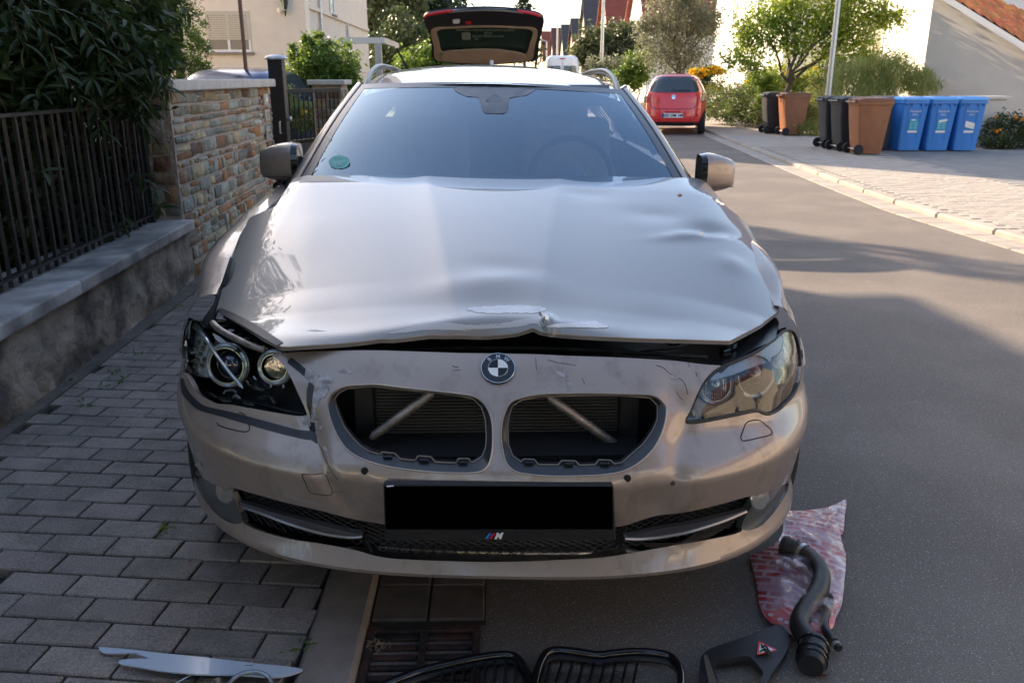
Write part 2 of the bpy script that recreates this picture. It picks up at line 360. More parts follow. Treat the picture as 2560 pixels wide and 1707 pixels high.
for r_ in range(30):
    for c_ in range(2): piece('gutter_slab', gm, Matrix.Translation((-.273 + c_ * .158, .30 + r_ * .163, -.01 + random.uniform(-.002, .002))), gb)
# strip of concrete edging beside the left wall
m_edge = M('edge_concrete', (.13, .115, .10), .95, var=.3, scale=8, bump=.7, bscale=50, bdist=.015)
struct('wall_edging', MB().add([(-2.28, -3, .042), (-1.90, -3, .042), (-2.06, 6.5, .046), (-2.45, 6.5, .046), (-1.90, -3, 0), (-2.06, 6.5, 0)], [(0, 1, 2, 3), (1, 4, 5, 2)]), m_edge)

# drain grate
gt = thing('drain_grate', 'rusty iron drain grate set in the gutter beside the kerb', 'drain grate', (-.2, -.05, 0))
m_rust = M('rusty_iron', (.06, .025, .017), .75, var=.5, scale=25, bump=.5, bscale=80, c2=(.02, .016, .014), c2scale=10)
box('sump', (-.2, -.05, -.06), (.29, .47, .03), m_blackm, gt)
fr = MB()
for c_, d_ in (((-.2, .175, .0), (.30, .022, .03)), ((-.2, -.275, .0), (.30, .022, .03)), ((-.34, -.05, .0), (.022, .43, .03)), ((-.06, -.05, .0), (.022, .43, .03)), ((-.2, -.05, .001), (.02, .43, .026))): fr.box(c_, d_)
fr.build('grate_frame', m_rust, gt, bevel=.002)
for r_ in range(11):
    for sx in (-1, 1): box('grate_bar', (-.2 + sx * .069, .145 - r_ * .039, -.002), (.115, .018, .024), m_rust, gt, bevel=.002)

# low wall with coping on the left
def wx(y): return -2.03 - .037 * (y - 1.47)
lw = thing('garden_wall', 'low grey rendered garden wall with stone coping below the iron fence', 'wall', (-2.2, 1.5, 0))
v = []; n = 40
rows = []
for i in range(90):
    y = -2.5 + i * .075; z_ = []
    r_ = [(wx(y) + .012 * math.sin(7 * y + k * 2.1) + random.uniform(-.012, .012), y, z) for k, z in enumerate((.0, .08, .16, .24, .32, .41))]
    rows.append(r_ + [(wx(y) - .35, y, .41), (wx(y) - .35, y, 0)])
MB().loft(rows).build('wall_face', m_rough, lw, smooth=True, sharp=60)
yy = [-2.5, -1.3, -.1, 1.1, 2.3, 3.4, 4.15]
for a, b in zip(yy, yy[1:]):
    q = [(wx(a) + .055, a + .003), (wx(b) + .055, b - .003), (wx(b) - .42, b - .003), (wx(a) - .42, a + .003)]
    MB().add([(x, y, .412) for x, y in q] + [(x, y, .482) for x, y in q], [(0, 3, 2, 1), (4, 5, 6, 7), (0, 1, 5, 4), (1, 2, 6, 5), (2, 3, 7, 6), (3, 0, 4, 7)]).build('coping_stone', m_coping, lw, bevel=.012, seg=2)

# iron fence
fx = lambda y: wx(y) - .19
fe = thing('iron_fence', 'black wrought iron fence with a flat top rail on the low wall', 'fence', (-2.25, 2, .5))
MB().loft([[(fx(y) + dx, y, 1.255 + dz) for dx, dz in ((-.022, -.008), (.022, -.008), (.022, .008), (-.022, .008))] for y in (-1.5, 4.12)]).build('top_rail', m_rail, fe)
MB().loft([[(fx(y) + dx, y, .535 + dz) for dx, dz in ((-.018, -.007), (.018, -.007), (.018, .007), (-.018, .007))] for y in (-1.5, 4.12)]).build('bottom_rail', m_iron, fe)
y = -1.3; k = 0
while y < 4.1:
    thick = k % 2 == 0
    box('fence_bar', (fx(y), y, .87), (.018, .018 if thick else .012, .76), m_rail if k % 4 == 0 else m_iron, fe, rot=rotz(R(45) if not thick else 0)); y += .085 + (.015 if k % 2 else 0); k += 1
for y in (-1.4, 1.4, 4.02): box('fence_post', (fx(y), y, .88), (.035, .035, .80), m_iron, fe)

# stone wall section with pale cap
sw = thing('stone_wall', 'tall wall section of mixed orange and grey stones with a pale cap', 'wall', (-2.35, 5.7, 0))
Y0, Y1, ZT = 4.13, 7.26, 1.335
def sx(y): return wx(y) - .02
MB().loft([[(sx(y), y, 0), (sx(y), y, ZT), (sx(y) - .42, y, ZT), (sx(y) - .42, y, 0)] for y in np.linspace(Y0, Y1, 24)]).build('mortar_core', m_mortar, sw)
def stone(name, cy, cz, w_, h_, d_, face, par, xf=None, ms=None):
    # irregular chiselled block: distorted, bevelled box
    b = MB(); jt = lambda s: random.uniform(-s, s); vs = []
    for sz in (-1, 1):
        for a, dd in ((-1, 0), (1, 0), (1, 1), (-1, 1)):
            yy_ = a * w_ / 2 + jt(min(.012, w_ * .12)); zz = sz * h_ / 2 + jt(min(.010, h_ * .14)); pr = d_ * (1 if dd else -.6) + (jt(.004) if dd else 0)
            vs.append((yy_, zz, pr))
    f = [(0, 1, 2, 3), (4, 7, 6, 5), (0, 4, 5, 1), (1, 5, 6, 2), (2, 6, 7, 3), (3, 7, 4, 0)]
    if face == 'x': V = [(sx(cy) + p, cy + a, cz + z) for a, z, p in vs]
    else: V = [(cy + a, xf - p, cz + z) for a, z, p in vs]
    o = mesh(name, V, f, ms or random.choices(m_stones, (3.6, 4, 3.2, 1.4, 3))[0], par, bevel=.006, seg=1, smooth=True, sharp=50); return o
z = .03; nst = 0
while z < ZT - .03:
    h = random.choice((.05, .065, .08, .095, .11)) * (1.0 if z > .35 else 1.15); h = min(h, ZT - z)
    y = Y0 + random.uniform(.0, .04)
    while y < Y1 - .04:
        wd = random.choice((.07, .1, .13, .17, .21, .26)) if nst < 200 else random.choice((.17, .23, .3)); wd = min(wd, Y1 - y)
        if h > .085 and random.random() < .25:
            stone('stone', y + wd / 2, z + h * .27, wd - .02, h * .5 - .012, .012, 'x', sw); stone('stone', y + wd / 2, z + h * .76, wd - .022, h * .45 - .012, .01, 'x', sw); nst += 2
        else: stone('stone', y + wd / 2, z + h / 2 + random.uniform(-.004, .004), wd - random.uniform(.018, .034), h - random.uniform(.018, .03), random.uniform(.006, .022), 'x', sw); nst += 1
        y += wd
    z += h
z = .5
while z < ZT - .04:
    h = random.choice((.09, .12, .15)); x = sx(Y0) - .42
    while x < sx(Y0) - .02:
        wd = min(random.choice((.13, .18, .24)), sx(Y0) - x)
        if wd > .06 and z + h < ZT: stone('stone', x + wd / 2, z + h / 2, wd - .02, h - .018, .014, 'y', sw, xf=Y0); nst += 1
        x += wd
    z += h
q = [(wx(Y0 - .06) + .045, Y0 - .07), (wx(Y1) + .045, Y1 + .05), (wx(Y1) - .50, Y1 + .05), (wx(Y0) - .50, Y0 - .07)]
MB().add([(x, y, ZT + .001) for x, y in q] + [(x, y, ZT + .075) for x, y in q], [(0, 3, 2, 1), (4, 5, 6, 7), (0, 1, 5, 4), (1, 2, 6, 5), (2, 3, 7, 6), (3, 0, 4, 7)]).build('cap_slab', m_capst, sw, bevel=.01, seg=2)
# letter boxes and intercom plates set in the wall
m_plate = M('plate_beige', (.55, .47, .38), .4)
for k, (zc, hh, nm, lb) in enumerate(((1.22, .10, 'doorbell_plate', 'small white doorbell plate, uppermost on the stone wall end'), (1.07, .10, 'intercom_plate', 'cream intercom plate with speaker slots, middle one on the stone wall'), (.90, .12, 'letterbox_plate', 'shiny letterbox flap, lowest fitting on the stone wall end'))):
    t = thing(nm, lb, 'wall fitting', (sx(6.95), 6.95, zc))
    box('back_plate', (sx(6.95) + .027, 6.95, zc), (.02, .15, hh), m_plate if k < 2 else m_steel, t, bevel=.003)
    if k == 0: box('name_window', (sx(6.95) + .040, 6.95, zc), (.006, .09, .04), m_white, t)
    elif k == 1:
        for s in range(4): box('speaker_slot', (sx(6.95) + .038, 6.95, zc - .025 + s * .016), (.004, .08, .005), m_black, t)
    else: box('flap', (sx(6.95) + .042, 6.95, zc + .01), (.01, .12, .035), m_chrome, t, bevel=.002)

# gate post and sliding gate
gp = thing('gate_post', 'tall black square metal gate post with a rounded cap beside the stone wall', 'gate post', (-2.33, 7.6, 0))
pt = aty(690, 150, 7.6)
gx = pt[0]; gz = pt[2]
box('post_shaft', (gx, 7.6, gz / 2), (.15, .15, gz), m_black, gp, bevel=.004)
MB().lathe([(.115, 0), (.12, .012), (.10, .035), (.05, .05), (.0, .052)], (gx, 7.6, gz + .001), seg=16).build('post_cap', m_steel, gp, smooth=True)
MB().tube([(gx + .02, 7.50, .98), (gx + .02, 7.46, .98), (gx + .02, 7.45, .86), (gx + .02, 7.50, .86)], .008).build('pull_handle', m_steel, gp, smooth=True)
MB().lathe([(.02, 0), (.028, .02), (.028, .035), (.012, .045)], (gx + .075, 7.6, 1.0), (1, 0, 0), 12).build('lock_knob', m_steel, gp, smooth=True)
ga = thing('driveway_gate', 'black barred driveway gate with a dark lower panel between post and small pillar', 'gate', (-2.3, 9, 0))
GA, GB = Vector((-2.92, 8.7, 0)), Vector((-2.12, 10.62, 0)); gd = (GB - GA).normalized(); gl_ = (GB - GA).length; gr_ = rotz(-math.atan2(gd.x, gd.y))
def gp2(s, z): q = GA + gd * s; return (q.x, q.y, z)
zb = .62
box('gate_frame_top', gp2(gl_ / 2, 1.26), (.04, gl_, .05), m_black, ga, rot=gr_); box('gate_frame_rail', gp2(gl_ / 2, zb), (.04, gl_, .05), m_black, ga, rot=gr_)
box('lower_panel', gp2(gl_ / 2, .36), (.03, gl_, .46), M('gate_panel', (.10, .09, .085), .6), ga, rot=gr_)
for k in range(4):
    s_ = .1 + k * .45; MB().tube([Vector(gp2(s_, .14)) + Vector((.03, -.02, 0)), Vector(gp2(s_ + .2, .3)) + Vector((.03, -.02, 0)), Vector(gp2(s_ + .45, .58)) + Vector((.03, -.02, 0))], .006, 5).build('panel_scroll', m_iron, ga)
for k in range(20): box('gate_bar', gp2(.05 + k * .105, .95), (.014, .014, .62), m_iron, ga, rot=gr_)
sp = thing('small_pillar', 'short stone pillar with a pale cap at the far end of the gate', 'pillar', (-2.25, 11, 0))
box('mortar_core', (-2.3, 10.95, .66), (.40, .55, 1.32), m_mortar, sp)
for r_ in range(9):
    for c_ in range(2): stone('stone', -2.39 + c_ * .19, .12 + r_ * .135, .175, .115, .015, 'y', sp, xf=10.675)
    for c_ in range(3):
        o = stone('stone', 0, .12 + r_ * .135, .17, .115, .015, 'y', sp, xf=0)
        o.data.transform(Matrix.Translation((-2.1, 10.77 + c_ * .18, 0)) @ Matrix.Rotation(R(90), 4, 'Z'))
box('cap_slab', (-2.3, 10.95, 1.36), (.52, .68, .07), m_capst, sp, bevel=.01)
# ================================================================ SILVER ESTATE CAR
def paintmat(name, c, dirt=.5):
    m = M(name, c, .46, metal=.45, coat=1, coat_rough=.03); N = m.node_tree.nodes; L = m.node_tree.links; b = N['Principled BSDF']
    tc = N.new('ShaderNodeTexCoord')
    v = N.new('ShaderNodeTexVoronoi'); v.inputs['Scale'].default_value = 1400; L.new(tc.outputs['Object'], v.inputs['Vector'])
    sc = N.new('ShaderNodeSeparateColor'); L.new(v.outputs['Color'], sc.inputs[0])
    mr = N.new('ShaderNodeMapRange'); mr.inputs[3].default_value, mr.inputs[4].default_value = .9, 1.1; L.new(sc.outputs[0], mr.inputs[0])
    rgb = N.new('ShaderNodeRGB'); rgb.outputs[0].default_value = (*c, 1); hs = N.new('ShaderNodeHueSaturation'); L.new(rgb.outputs[0], hs.inputs['Color']); L.new(mr.outputs[0], hs.inputs['Value'])
    # grime: stretched noise, stronger low on the body, own colour brown-grey
    mp = N.new('ShaderNodeMapping'); mp.inputs['Scale'].default_value = (9, 9, 4); L.new(tc.outputs['Object'], mp.inputs[0])
    n = N.new('ShaderNodeTexNoise'); n.inputs['Scale'].default_value = 1.6; n.inputs['Detail'].default_value = 9; n.inputs['Roughness'].default_value = .7; L.new(mp.outputs[0], n.inputs['Vector'])
    g = N.new('ShaderNodeMapRange'); g.inputs[1].default_value, g.inputs[2].default_value = .52, .78; L.new(n.outputs[0], g.inputs[0])
    m1 = N.new('ShaderNodeMath'); m1.operation = 'MULTIPLY'; m1.inputs[1].default_value = dirt; L.new(g.outputs[0], m1.inputs[0])
    mx = N.new('ShaderNodeMix'); mx.data_type = 'RGBA'; L.new(m1.outputs[0], mx.inputs[0]); L.new(hs.outputs[0], mx.inputs[6]); mx.inputs[7].default_value = (.10, .085, .07, 1)
    L.new(mx.outputs[2], b.inputs['Base Color'])
    # dust specks
    v2 = N.new('ShaderNodeTexVoronoi'); v2.inputs['Scale'].default_value = 55; L.new(tc.outputs['Object'], v2.inputs['Vector'])
    r2 = N.new('ShaderNodeMapRange'); r2.inputs[1].default_value, r2.inputs[2].default_value = .07, .04; L.new(v2.outputs['Distance'], r2.inputs[0])
    s2 = N.new('ShaderNodeSeparateColor'); L.new(v2.outputs['Color'], s2.inputs[0]); t2 = N.new('ShaderNodeMath'); t2.operation = 'GREATER_THAN'; t2.inputs[1].default_value = .8; L.new(s2.outputs[0], t2.inputs[0])
    mm = N.new('ShaderNodeMath'); mm.operation = 'MULTIPLY'; L.new(r2.outputs[0], mm.inputs[0]); L.new(t2.outputs[0], mm.inputs[1])
    rr = N.new('ShaderNodeMath'); rr.operation = 'MULTIPLY_ADD'; rr.inputs[1].default_value = .5; rr.inputs[2].default_value = .03; L.new(mm.outputs[0], rr.inputs[0])
    ra = N.new('ShaderNodeMath'); ra.operation = 'MULTIPLY_ADD'; ra.inputs[1].default_value = .35; L.new(m1.outputs[0], ra.inputs[0]); L.new(rr.outputs[0], ra.inputs[2]); L.new(ra.outputs[0], b.inputs['Coat Roughness'])
    return m
m_paint = paintmat('champagne_paint', (.39, .312, .262), .6)
m_painth = paintmat('champagne_paint_skytone', (.30, .278, .258), .08)  # same car paint, base cooled to carry the sky tone on hood and roof
m_peel = M('bare_plastic_filler', (.42, .40, .42), .6, var=.3, scale=60, c2=(.25, .22, .21), c2scale=45)
m_scr = M('scratch_dark', (.05, .045, .04), .7)

car = thing('estate_car', 'champagne silver estate car with smashed left headlight and buckled hood', 'car', (0, 2.4, 0))

def prof(z, x):
    ze = [.10, .175, .215, .238, .252, .275, .305, .36, .44, .52, .55, .60, .65, .70, .75, .785, .81]
    c = [.45, .30, .14, .054, .046, .06, .08, .05, .016, -.005, .005, .05, .09, .13, .18, .225, .27]
    e = [.36, .20, .09, .052, .046, .058, .07, .045, .016, -.002, .018, .085, .11, .14, .19, .235, .28]
    pc = np.interp(z, ze, c); pe = np.interp(z, ze, e); t = np.clip((np.abs(x) - .36) / .14, 0, 1); t = t * t * (3 - 2 * t)
    return pc * (1 - t) + pe * t
def Wd(z): return np.interp(z, [.10, .2, .235, .32, .45, .58, .66, .75, .82, .95], [.88, .945, .955, .945, .945, .96, .968, .955, .925, .82])
LF = .8
def body_F(p, off=0.):
    x = p[..., 0] + .011; y = p[..., 1] + .03 * x; z = p[..., 2] + .02 * x
    s = np.abs(x) / (Wd(z) - off); q = np.clip((LF - (y - prof(z, x) - off)) / LF, 0, None)
    return s ** 3 + q ** 2 - 1
def crease_y(x, z):
    """dents of the bumper face, metres pushed back"""
    d = 0 * x
    for s, x0, z0, x1, z1, A, w_ in ((1, .455, .62, .385, .44, .009, .024), (-1, -.455, .64, -.36, .44, .015, .02), (1, .38, .52, .40, .38, .008, .05), (-1, -.33, .50, -.30, .36, .007, .04)):
        dx, dz = x1 - x0, z1 - z0; t = np.clip(((x - x0) * dx + (z - z0) * dz) / (dx * dx + dz * dz), 0, 1)
        d = d + A * np.exp(-(((x - x0 - t * dx) ** 2 + (z - z0 - t * dz) ** 2) / w_ ** 2))
    for x0, z0, A, sx_, sz_ in ((.34, .45, .014, .045, .07), (-.30, .70, .012, .05, .05), (.30, .70, -.006, .08, .03), (-.62, .40, .006, .10, .05), (.1, .72, .006, .05, .03), (-.15, .73, -.005, .06, .03), (.6, .42, .004, .1, .05), (.43, .68, .008, .03, .04)):
        d = d + A * np.exp(-((x - x0) / sx_) ** 2 - ((z - z0) / sz_) ** 2)
    return d
def fhit(uv, off=0.):
    r = rays(uv); ts = np.arange(1.4, 3.6, .02); P = CAM + r[:, None, :] * ts[None, :, None]; k = body_F(P, off).argmin(1); t0 = ts[k]; best = None
    ts2 = t0[:, None] + np.arange(-.03, .031, .003)[None]; P = CAM + r[:, None, :] * ts2[..., None]; return (body_F(P, off) < 0).any(1)
def fskin(uv, off=0.):
    """points of the bumper skin seen along the sight lines uv"""
    uv = np.array(uv, float)
    for _ in range(40):
        h = fhit(uv, off)
        if h.all(): break
        uv[~h, 0] += np.where(uv[~h, 0] < 1240, 3, -3)
    r = rays(uv); ts = np.arange(1.2, 4.2, .006); P = CAM + r[:, None, :] * ts[None, :, None]; F = body_F(P, off); ins = F < 0
    hit = ins.any(1); k = np.where(hit, ins.argmax(1), F.argmin(1)); a = ts[np.maximum(k - 1, 0)]; b = ts[k]
    for _ in range(24):
        m = (a + b) / 2; f = body_F(CAM + r * m[:, None], off) < 0; b = np.where(f & hit, m, b); a = np.where(f | ~hit, a, m)
    t = np.where(hit, b, ts[k]); p = CAM + r * t[:, None]; p[:, 1] += crease_y(p[:, 0], p[:, 2]); return p
# parametrisation of the skin: u = arc length round the plan, v = height
_ph = np.linspace(0, math.pi / 2, 4000); _X = .93 * np.sin(_ph) ** (2 / 3); _Y = LF * (1 - np.cos(_ph)); _S = np.concatenate([[0], np.cumsum(np.hypot(np.diff(_X), np.diff(_Y)))])
def skin_uv(u, v, off=0.):
    s = np.abs(u); ph = np.interp(s, _S, _ph); ex = np.clip(s - _S[-1], 0, None)
    x = np.sign(u) * (Wd(v) - off) * np.sin(ph) ** (2 / 3); y = prof(v, x) + off + LF * (1 - np.cos(ph)) + ex; z = v - .02 * x; y = y - .03 * x; x = x - .011
    y = y + crease_y(x, z); return np.stack([x, y, z], -1)
def to_uv(p):
    x, y, z = p[:, 0], p[:, 1] - crease_y(p[:, 0], p[:, 2]), p[:, 2]; x = x + .011; v = z + .02 * x; yl = y + .03 * x - prof(v, x)
    s = np.clip(np.abs(x) / Wd(v), 0, 1); q = np.clip((LF - yl) / LF, 0, 1); ph = np.arctan2(s ** 1.5, q)
    return np.stack([np.sign(x) * (np.interp(ph, _ph, _S) + np.clip(yl - LF, 0, None)), v], 1)
def resamp(pts, step, closed=True, smooth=True):
    P = np.array(pts, float)
    if smooth:
        n = len(P); Q = []
        for i in range(n if closed else n - 1):
            p0, p1, p2, p3 = (P[(i - 1) % n], P[i], P[(i + 1) % n], P[(i + 2) % n]) if closed else (P[max(i - 1, 0)], P[i], P[i + 1], P[min(i + 2, n - 1)])
            for t in np.linspace(0, 1, 8, endpoint=False):
                a0, a1, a2 = p1 - p0, p2 - p1, p3 - p2; L_ = np.linalg.norm(a1)
                t1 = (p2 - p0) / (np.linalg.norm(a0) + L_ + 1e-9) * L_; t2 = (p3 - p1) / (np.linalg.norm(a2) + L_ + 1e-9) * L_
                h = (2 * t ** 3 - 3 * t ** 2 + 1, t ** 3 - 2 * t ** 2 + t, -2 * t ** 3 + 3 * t ** 2, t ** 3 - t ** 2); Q.append(h[0] * p1 + h[1] * t1 + h[2] * p2 + h[3] * t2)
        if not closed: Q.append(P[-1])
        P = np.array(Q)
    if closed: P = np.vstack([P, P[:1]])
    d = np.concatenate([[0], np.cumsum(np.linalg.norm(np.diff(P, axis=0), axis=1))]); n = max(3, int(round(d[-1] / step)))
    t = np.linspace(0, d[-1], n, endpoint=not closed); return np.stack([np.interp(t, d, P[:, k]) for k in (0, 1)], 1)
def inside(pt, poly):
    x, y = pt[:, 0], pt[:, 1]; r = np.zeros(len(pt), bool); px, py = poly[:, 0], poly[:, 1]; qx, qy = np.roll(px, -1), np.roll(py, -1)
    for i in range(len(poly)):
        c = (py[i] > y) != (qy[i] > y); r ^= c & (x < (qx[i] - px[i]) * (y - py[i]) / (qy[i] - py[i] + 1e-12) + px[i])
    return r
def fill(outer, holes, step, lim=.45, fan=False):
    """2-D triangulation of a region with holes: verts, tris, boundary loops"""
    lo, hi = outer.min(0), outer.max(0); gx_, gy_ = np.meshgrid(np.arange(lo[0], hi[0], step), np.arange(lo[1], hi[1], step * .87)); gx_[1::2] += step / 2
    g = np.stack([gx_.ravel(), gy_.ravel()], 1); k = inside(g, outer)
    for h in holes: k &= ~inside(g, h)
    g = g[k]; bd = np.vstack([outer] + list(holes))
    dm = np.full(len(g), 1e9)
    for i in range(0, len(bd), 64): dm = np.minimum(dm, np.sqrt(((g[:, None] - bd[None, i:i + 64]) ** 2).sum(2)).min(1))
    g = g[dm > step * lim]; V = [Vector(p) for p in np.vstack([bd, g])]; E = []; o = 0
    for lp in [outer] + list(holes): E += [(o + i, o + (i + 1) % len(lp)) for i in range(len(lp))]; o += len(lp)
    r = delaunay_2d_cdt(V, E, [], 0, 1e-7); vs = np.array([tuple(v) for v in r[0]]); tr = np.array([f for f in r[2] if len(f) == 3]); c = vs[tr].mean(1); k = inside(c, outer)
    for h in holes: k &= ~inside(c, h)
    return vs, tr[k]
def shell(name, vs2, tris, P, thick, m, parent, tdir=None, smooth=True, view=True):
    """surface mesh with a rim folded back by thick along its inward normal"""
    P = np.array(P); T = tris
    n = np.cross(P[T[:, 1]] - P[T[:, 0]], P[T[:, 2]] - P[T[:, 0]])
    if (n * (CAM - P[T].mean(1))).sum() < 0: T = T[:, ::-1]; n = -n
    N = np.zeros_like(P)
    for k in range(3): np.add.at(N, T[:, k], n)
    N /= np.linalg.norm(N, axis=1)[:, None] + 1e-12
    V = list(P); F = [tuple(t) for t in T]
    if thick:
        ed = {}
        for t in T:
            for a, b in ((t[0], t[1]), (t[1], t[2]), (t[2], t[0])): ed[(a, b)] = 1
        bl = [(a, b) for a, b in ed if (b, a) not in ed]; mp = {}
        def g(i, d):
            if (i, d) not in mp:
                dr = -N[i] if tdir is None else np.array(tdir); mp[(i, d)] = len(V); V.append(P[i] + dr * d)
            return mp[(i, d)]
        for a, b in bl: F.append((b, a, g(a, thick), g(b, thick)))
    o = mesh(name, V, F, m, parent, smooth=smooth)
    if smooth: o.data.set_sharp_from_angle(angle=R(38))
    return o
def panel(name, px, skin, m, parent, holes=(), step=9, thick=.006, bstep=None, smooth=True, tdir=None, lift=0.):
    bs = bstep or step * .75; out = resamp(px, bs, True, smooth); hs = [resamp(h, bs, True, smooth) for h in holes]
    vs, tr = fill(out, hs, step); P = skin(vs)
    if lift: d = CAM - P; P = P + d / np.linalg.norm(d, axis=1)[:, None] * lift
    return shell(name, vs, tr, P, thick, m, parent, tdir)
def corner(pts, r=1.0):
    """keep corners crisp under the spline by doubling"""
    out = []
    n = len(pts)
    for i in range(n):
        p, a, b = np.array(pts[i], float), np.array(pts[i - 1], float), np.array(pts[(i + 1) % n], float)
        out += [tuple(p + (a - p) / (np.linalg.norm(a - p) + 1e-9) * r), tuple(p), tuple(p + (b - p) / (np.linalg.norm(b - p) + 1e-9) * r)]
    return out
Z5 = lambda pts: [(350 + x / 2.6133, 650 + y / 2.6133) for x, y in pts]
Z6 = lambda pts: [(1150 + x / 2.6133, 650 + y / 2.6133) for x, y in pts]
ZA = lambda pts: [(420 + x / 3.92, 740 + y / 3.92) for x, y in pts]
ZB = lambda pts: [(1700 + x / 4.3556, 780 + y / 4.3556) for x, y in pts]
ZC = lambda pts: [(440 + x / 4.2, 1140 + y / 4.2) for x, y in pts]
ZD = lambda pts: [(1480 + x / 4.2, 1140 + y / 4.2) for x, y in pts]
OV = lambda pts: [(x * 1.08844, y * 1.08844) for x, y in pts]

kidL = Z5([(1245, 880), (1280, 850), (1340, 825), (1480, 822), (1700, 832), (1900, 850), (2080, 870), (2180, 890), (2240, 930), (2280, 990), (2300, 1060), (2305, 1150), (2300, 1250), (2280, 1330), (2240, 1375), (2180, 1390), (2000, 1390), (1800, 1375), (1650, 1355), (1540, 1330), (1430, 1290), (1350, 1235), (1290, 1150), (1250, 1060), (1230, 990), (1225, 930)])
kidLi = Z5([(1270, 905), (1300, 868), (1350, 842), (1480, 836), (1700, 846), (1900, 862), (2080, 884), (2180, 908), (2232, 960), (2258, 1040), (2264, 1150), (2260, 1220), (2235, 1285), (2180, 1318), (2160, 1322), (2150, 1296), (2080, 1296), (2065, 1324), (1930, 1318), (1900, 1284), (1815, 1278), (1800, 1308), (1700, 1298), (1665, 1262), (1580, 1252), (1570, 1268), (1500, 1250), (1440, 1212), (1390, 1160), (1335, 1090), (1300, 1010), (1280, 950)])
kidR = Z6([(330, 930), (295, 990), (275, 1060), (268, 1150), (280, 1250), (305, 1330), (360, 1380), (450, 1400), (600, 1412), (800, 1410), (960, 1400), (1080, 1375), (1180, 1320), (1260, 1240), (1310, 1150), (1340, 1060), (1350, 970), (1335, 940), (1290, 895), (1220, 875), (1080, 868), (900, 866), (700, 870), (520, 880), (400, 900)])
kidRi = Z6([(345, 950), (320, 1010), (312, 1080), (315, 1200), (345, 1280), (400, 1318), (415, 1300), (485, 1302), (510, 1335), (640, 1338), (665, 1310), (755, 1312), (780, 1340), (885, 1336), (905, 1305), (985, 1308), (1005, 1332), (1060, 1322), (1120, 1268), (1200, 1200), (1260, 1110), (1290, 1040), (1290, 950), (1240, 898), (1080, 882), (900, 880), (520, 894), (400, 915)])
hlR = ZB([(70, 1215), (115, 1090), (165, 960), (215, 850), (290, 730), (380, 640), (465, 592), (600, 535), (800, 450), (960, 350), (1030, 300), (1090, 240), (1150, 200), (1225, 205), (1275, 290), (1305, 430), (1312, 600), (1290, 760), (1230, 900), (1140, 1000), (1060, 1070), (960, 1110), (880, 1095), (840, 1075), (600, 1120), (300, 1180)])
hlL = ZA([(200, 810), (250, 900), (320, 970), (400, 1015), (480, 1052), (600, 1062), (800, 1098), (1100, 1150), (1352, 1188), (1330, 1080), (1260, 920), (1200, 790), (1140, 690), (1060, 610), (1000, 572), (880, 560), (640, 470), (430, 320), (360, 300), (280, 240), (210, 250), (150, 320), (115, 450), (108, 600), (125, 720)])
intake = ZC([(555, 338), (800, 400), (1100, 478), (1500, 568), (1800, 650), (1950, 690), (2190, 725)]) + [(1250, 1318)] + ZD([(220, 745), (380, 730), (500, 700), (700, 650), (1000, 590), (1400, 500), (1730, 418), (1700, 500), (1640, 620), (1590, 720), (1570, 790), (1300, 860), (900, 930), (500, 1000), (200, 1050)]) + [(1480, 1395), (1240, 1404)] + ZC([(2352, 1080), (2100, 1048), (1900, 990), (1600, 930), (1200, 870), (900, 790), (706, 700), (670, 590), (620, 460)])
fogL = ZC([(195, 190), (250, 215), (350, 270), (450, 315), (548, 343), (600, 440), (655, 560), (700, 685), (650, 708), (570, 698), (460, 640), (340, 520), (250, 380), (205, 270)])
fogR = ZD([(2065, 265), (2050, 370), (1960, 520), (1860, 650), (1760, 740), (1640, 780), (1572, 765), (1578, 710), (1620, 620), (1685, 515), (1735, 420), (1850, 380), (2000, 310)])

def uvp(px, step, corners=False):
    p = resamp(px, 5, True, True); q = to_uv(fskin(p)); return resamp(q, step, True, False)
# bumper outer loop in skin parameters: lower edge, sides back to the wheel arch, up to the headlights and along the nose
def line_uv(px, step=6): return to_uv(fskin(resamp(px, step, False, True)))
nose = Z5([(850, 620), (1000, 602), (1300, 592), (1500, 590), (1800, 597), (2100, 607), (2330, 610)]) + Z6([(100, 608), (480, 615), (700, 625), (1000, 635), (1400, 658), (1580, 680), (1708, 689)])
hR_lower = ZB([(465, 592), (380, 640), (290, 730), (215, 850), (165, 960), (115, 1090), (70, 1215)])
hR_l2 = ZB([(70, 1215), (300, 1180), (600, 1120), (840, 1075)]); hR_l3 = ZB([(840, 1075), (880, 1095), (960, 1110), (1060, 1070), (1140, 1000), (1230, 900), (1290, 760), (1312, 605)])
hL_in = ZA([(1352, 1188), (1330, 1080), (1260, 920), (1200, 790), (1140, 690), (1060, 610), (1000, 572)])
hL_lo = ZA([(125, 720), (200, 810), (250, 900), (320, 970), (400, 1015), (480, 1052), (600, 1062), (800, 1098), (1100, 1150), (1352, 1188)])
US = 1.30                                   # arc length where the bumper meets the wheel arch
ju = line_uv([hR_l3[-1], hR_l3[-2]])[0]; jl = line_uv([hL_lo[0], hL_lo[1]])[0]
out = [np.array([[x, .145] for x in np.linspace(-US, US, 180)]), np.array([[US, z] for z in np.linspace(.16, .62, 24)]), np.array([[US - .02, .655]])]
out += [line_uv([hR_l3[-1], hR_l3[-2]])[:1] + [[.012, 0]], line_uv(hR_l3)[::-1], line_uv(hR_l2)[::-1][1:], line_uv(hR_lower)[::-1][1:], line_uv(nose)[::-1], line_uv(hL_in)[::-1][1:], line_uv(hL_lo)[::-1][1:], np.array([[-US + .02, .685]]), np.array([[-US, z] for z in np.linspace(.64, .16, 24)])]
outer = resamp(np.vstack(out), .011, True, False)
hls = [uvp(kidL, .009), uvp(kidR, .009), uvp(intake, .010), uvp(fogL, .009), uvp(fogR, .009)]
vs, tr = fill(outer, hls, .0125)
P = skin_uv(vs[:, 0], vs[:, 1])
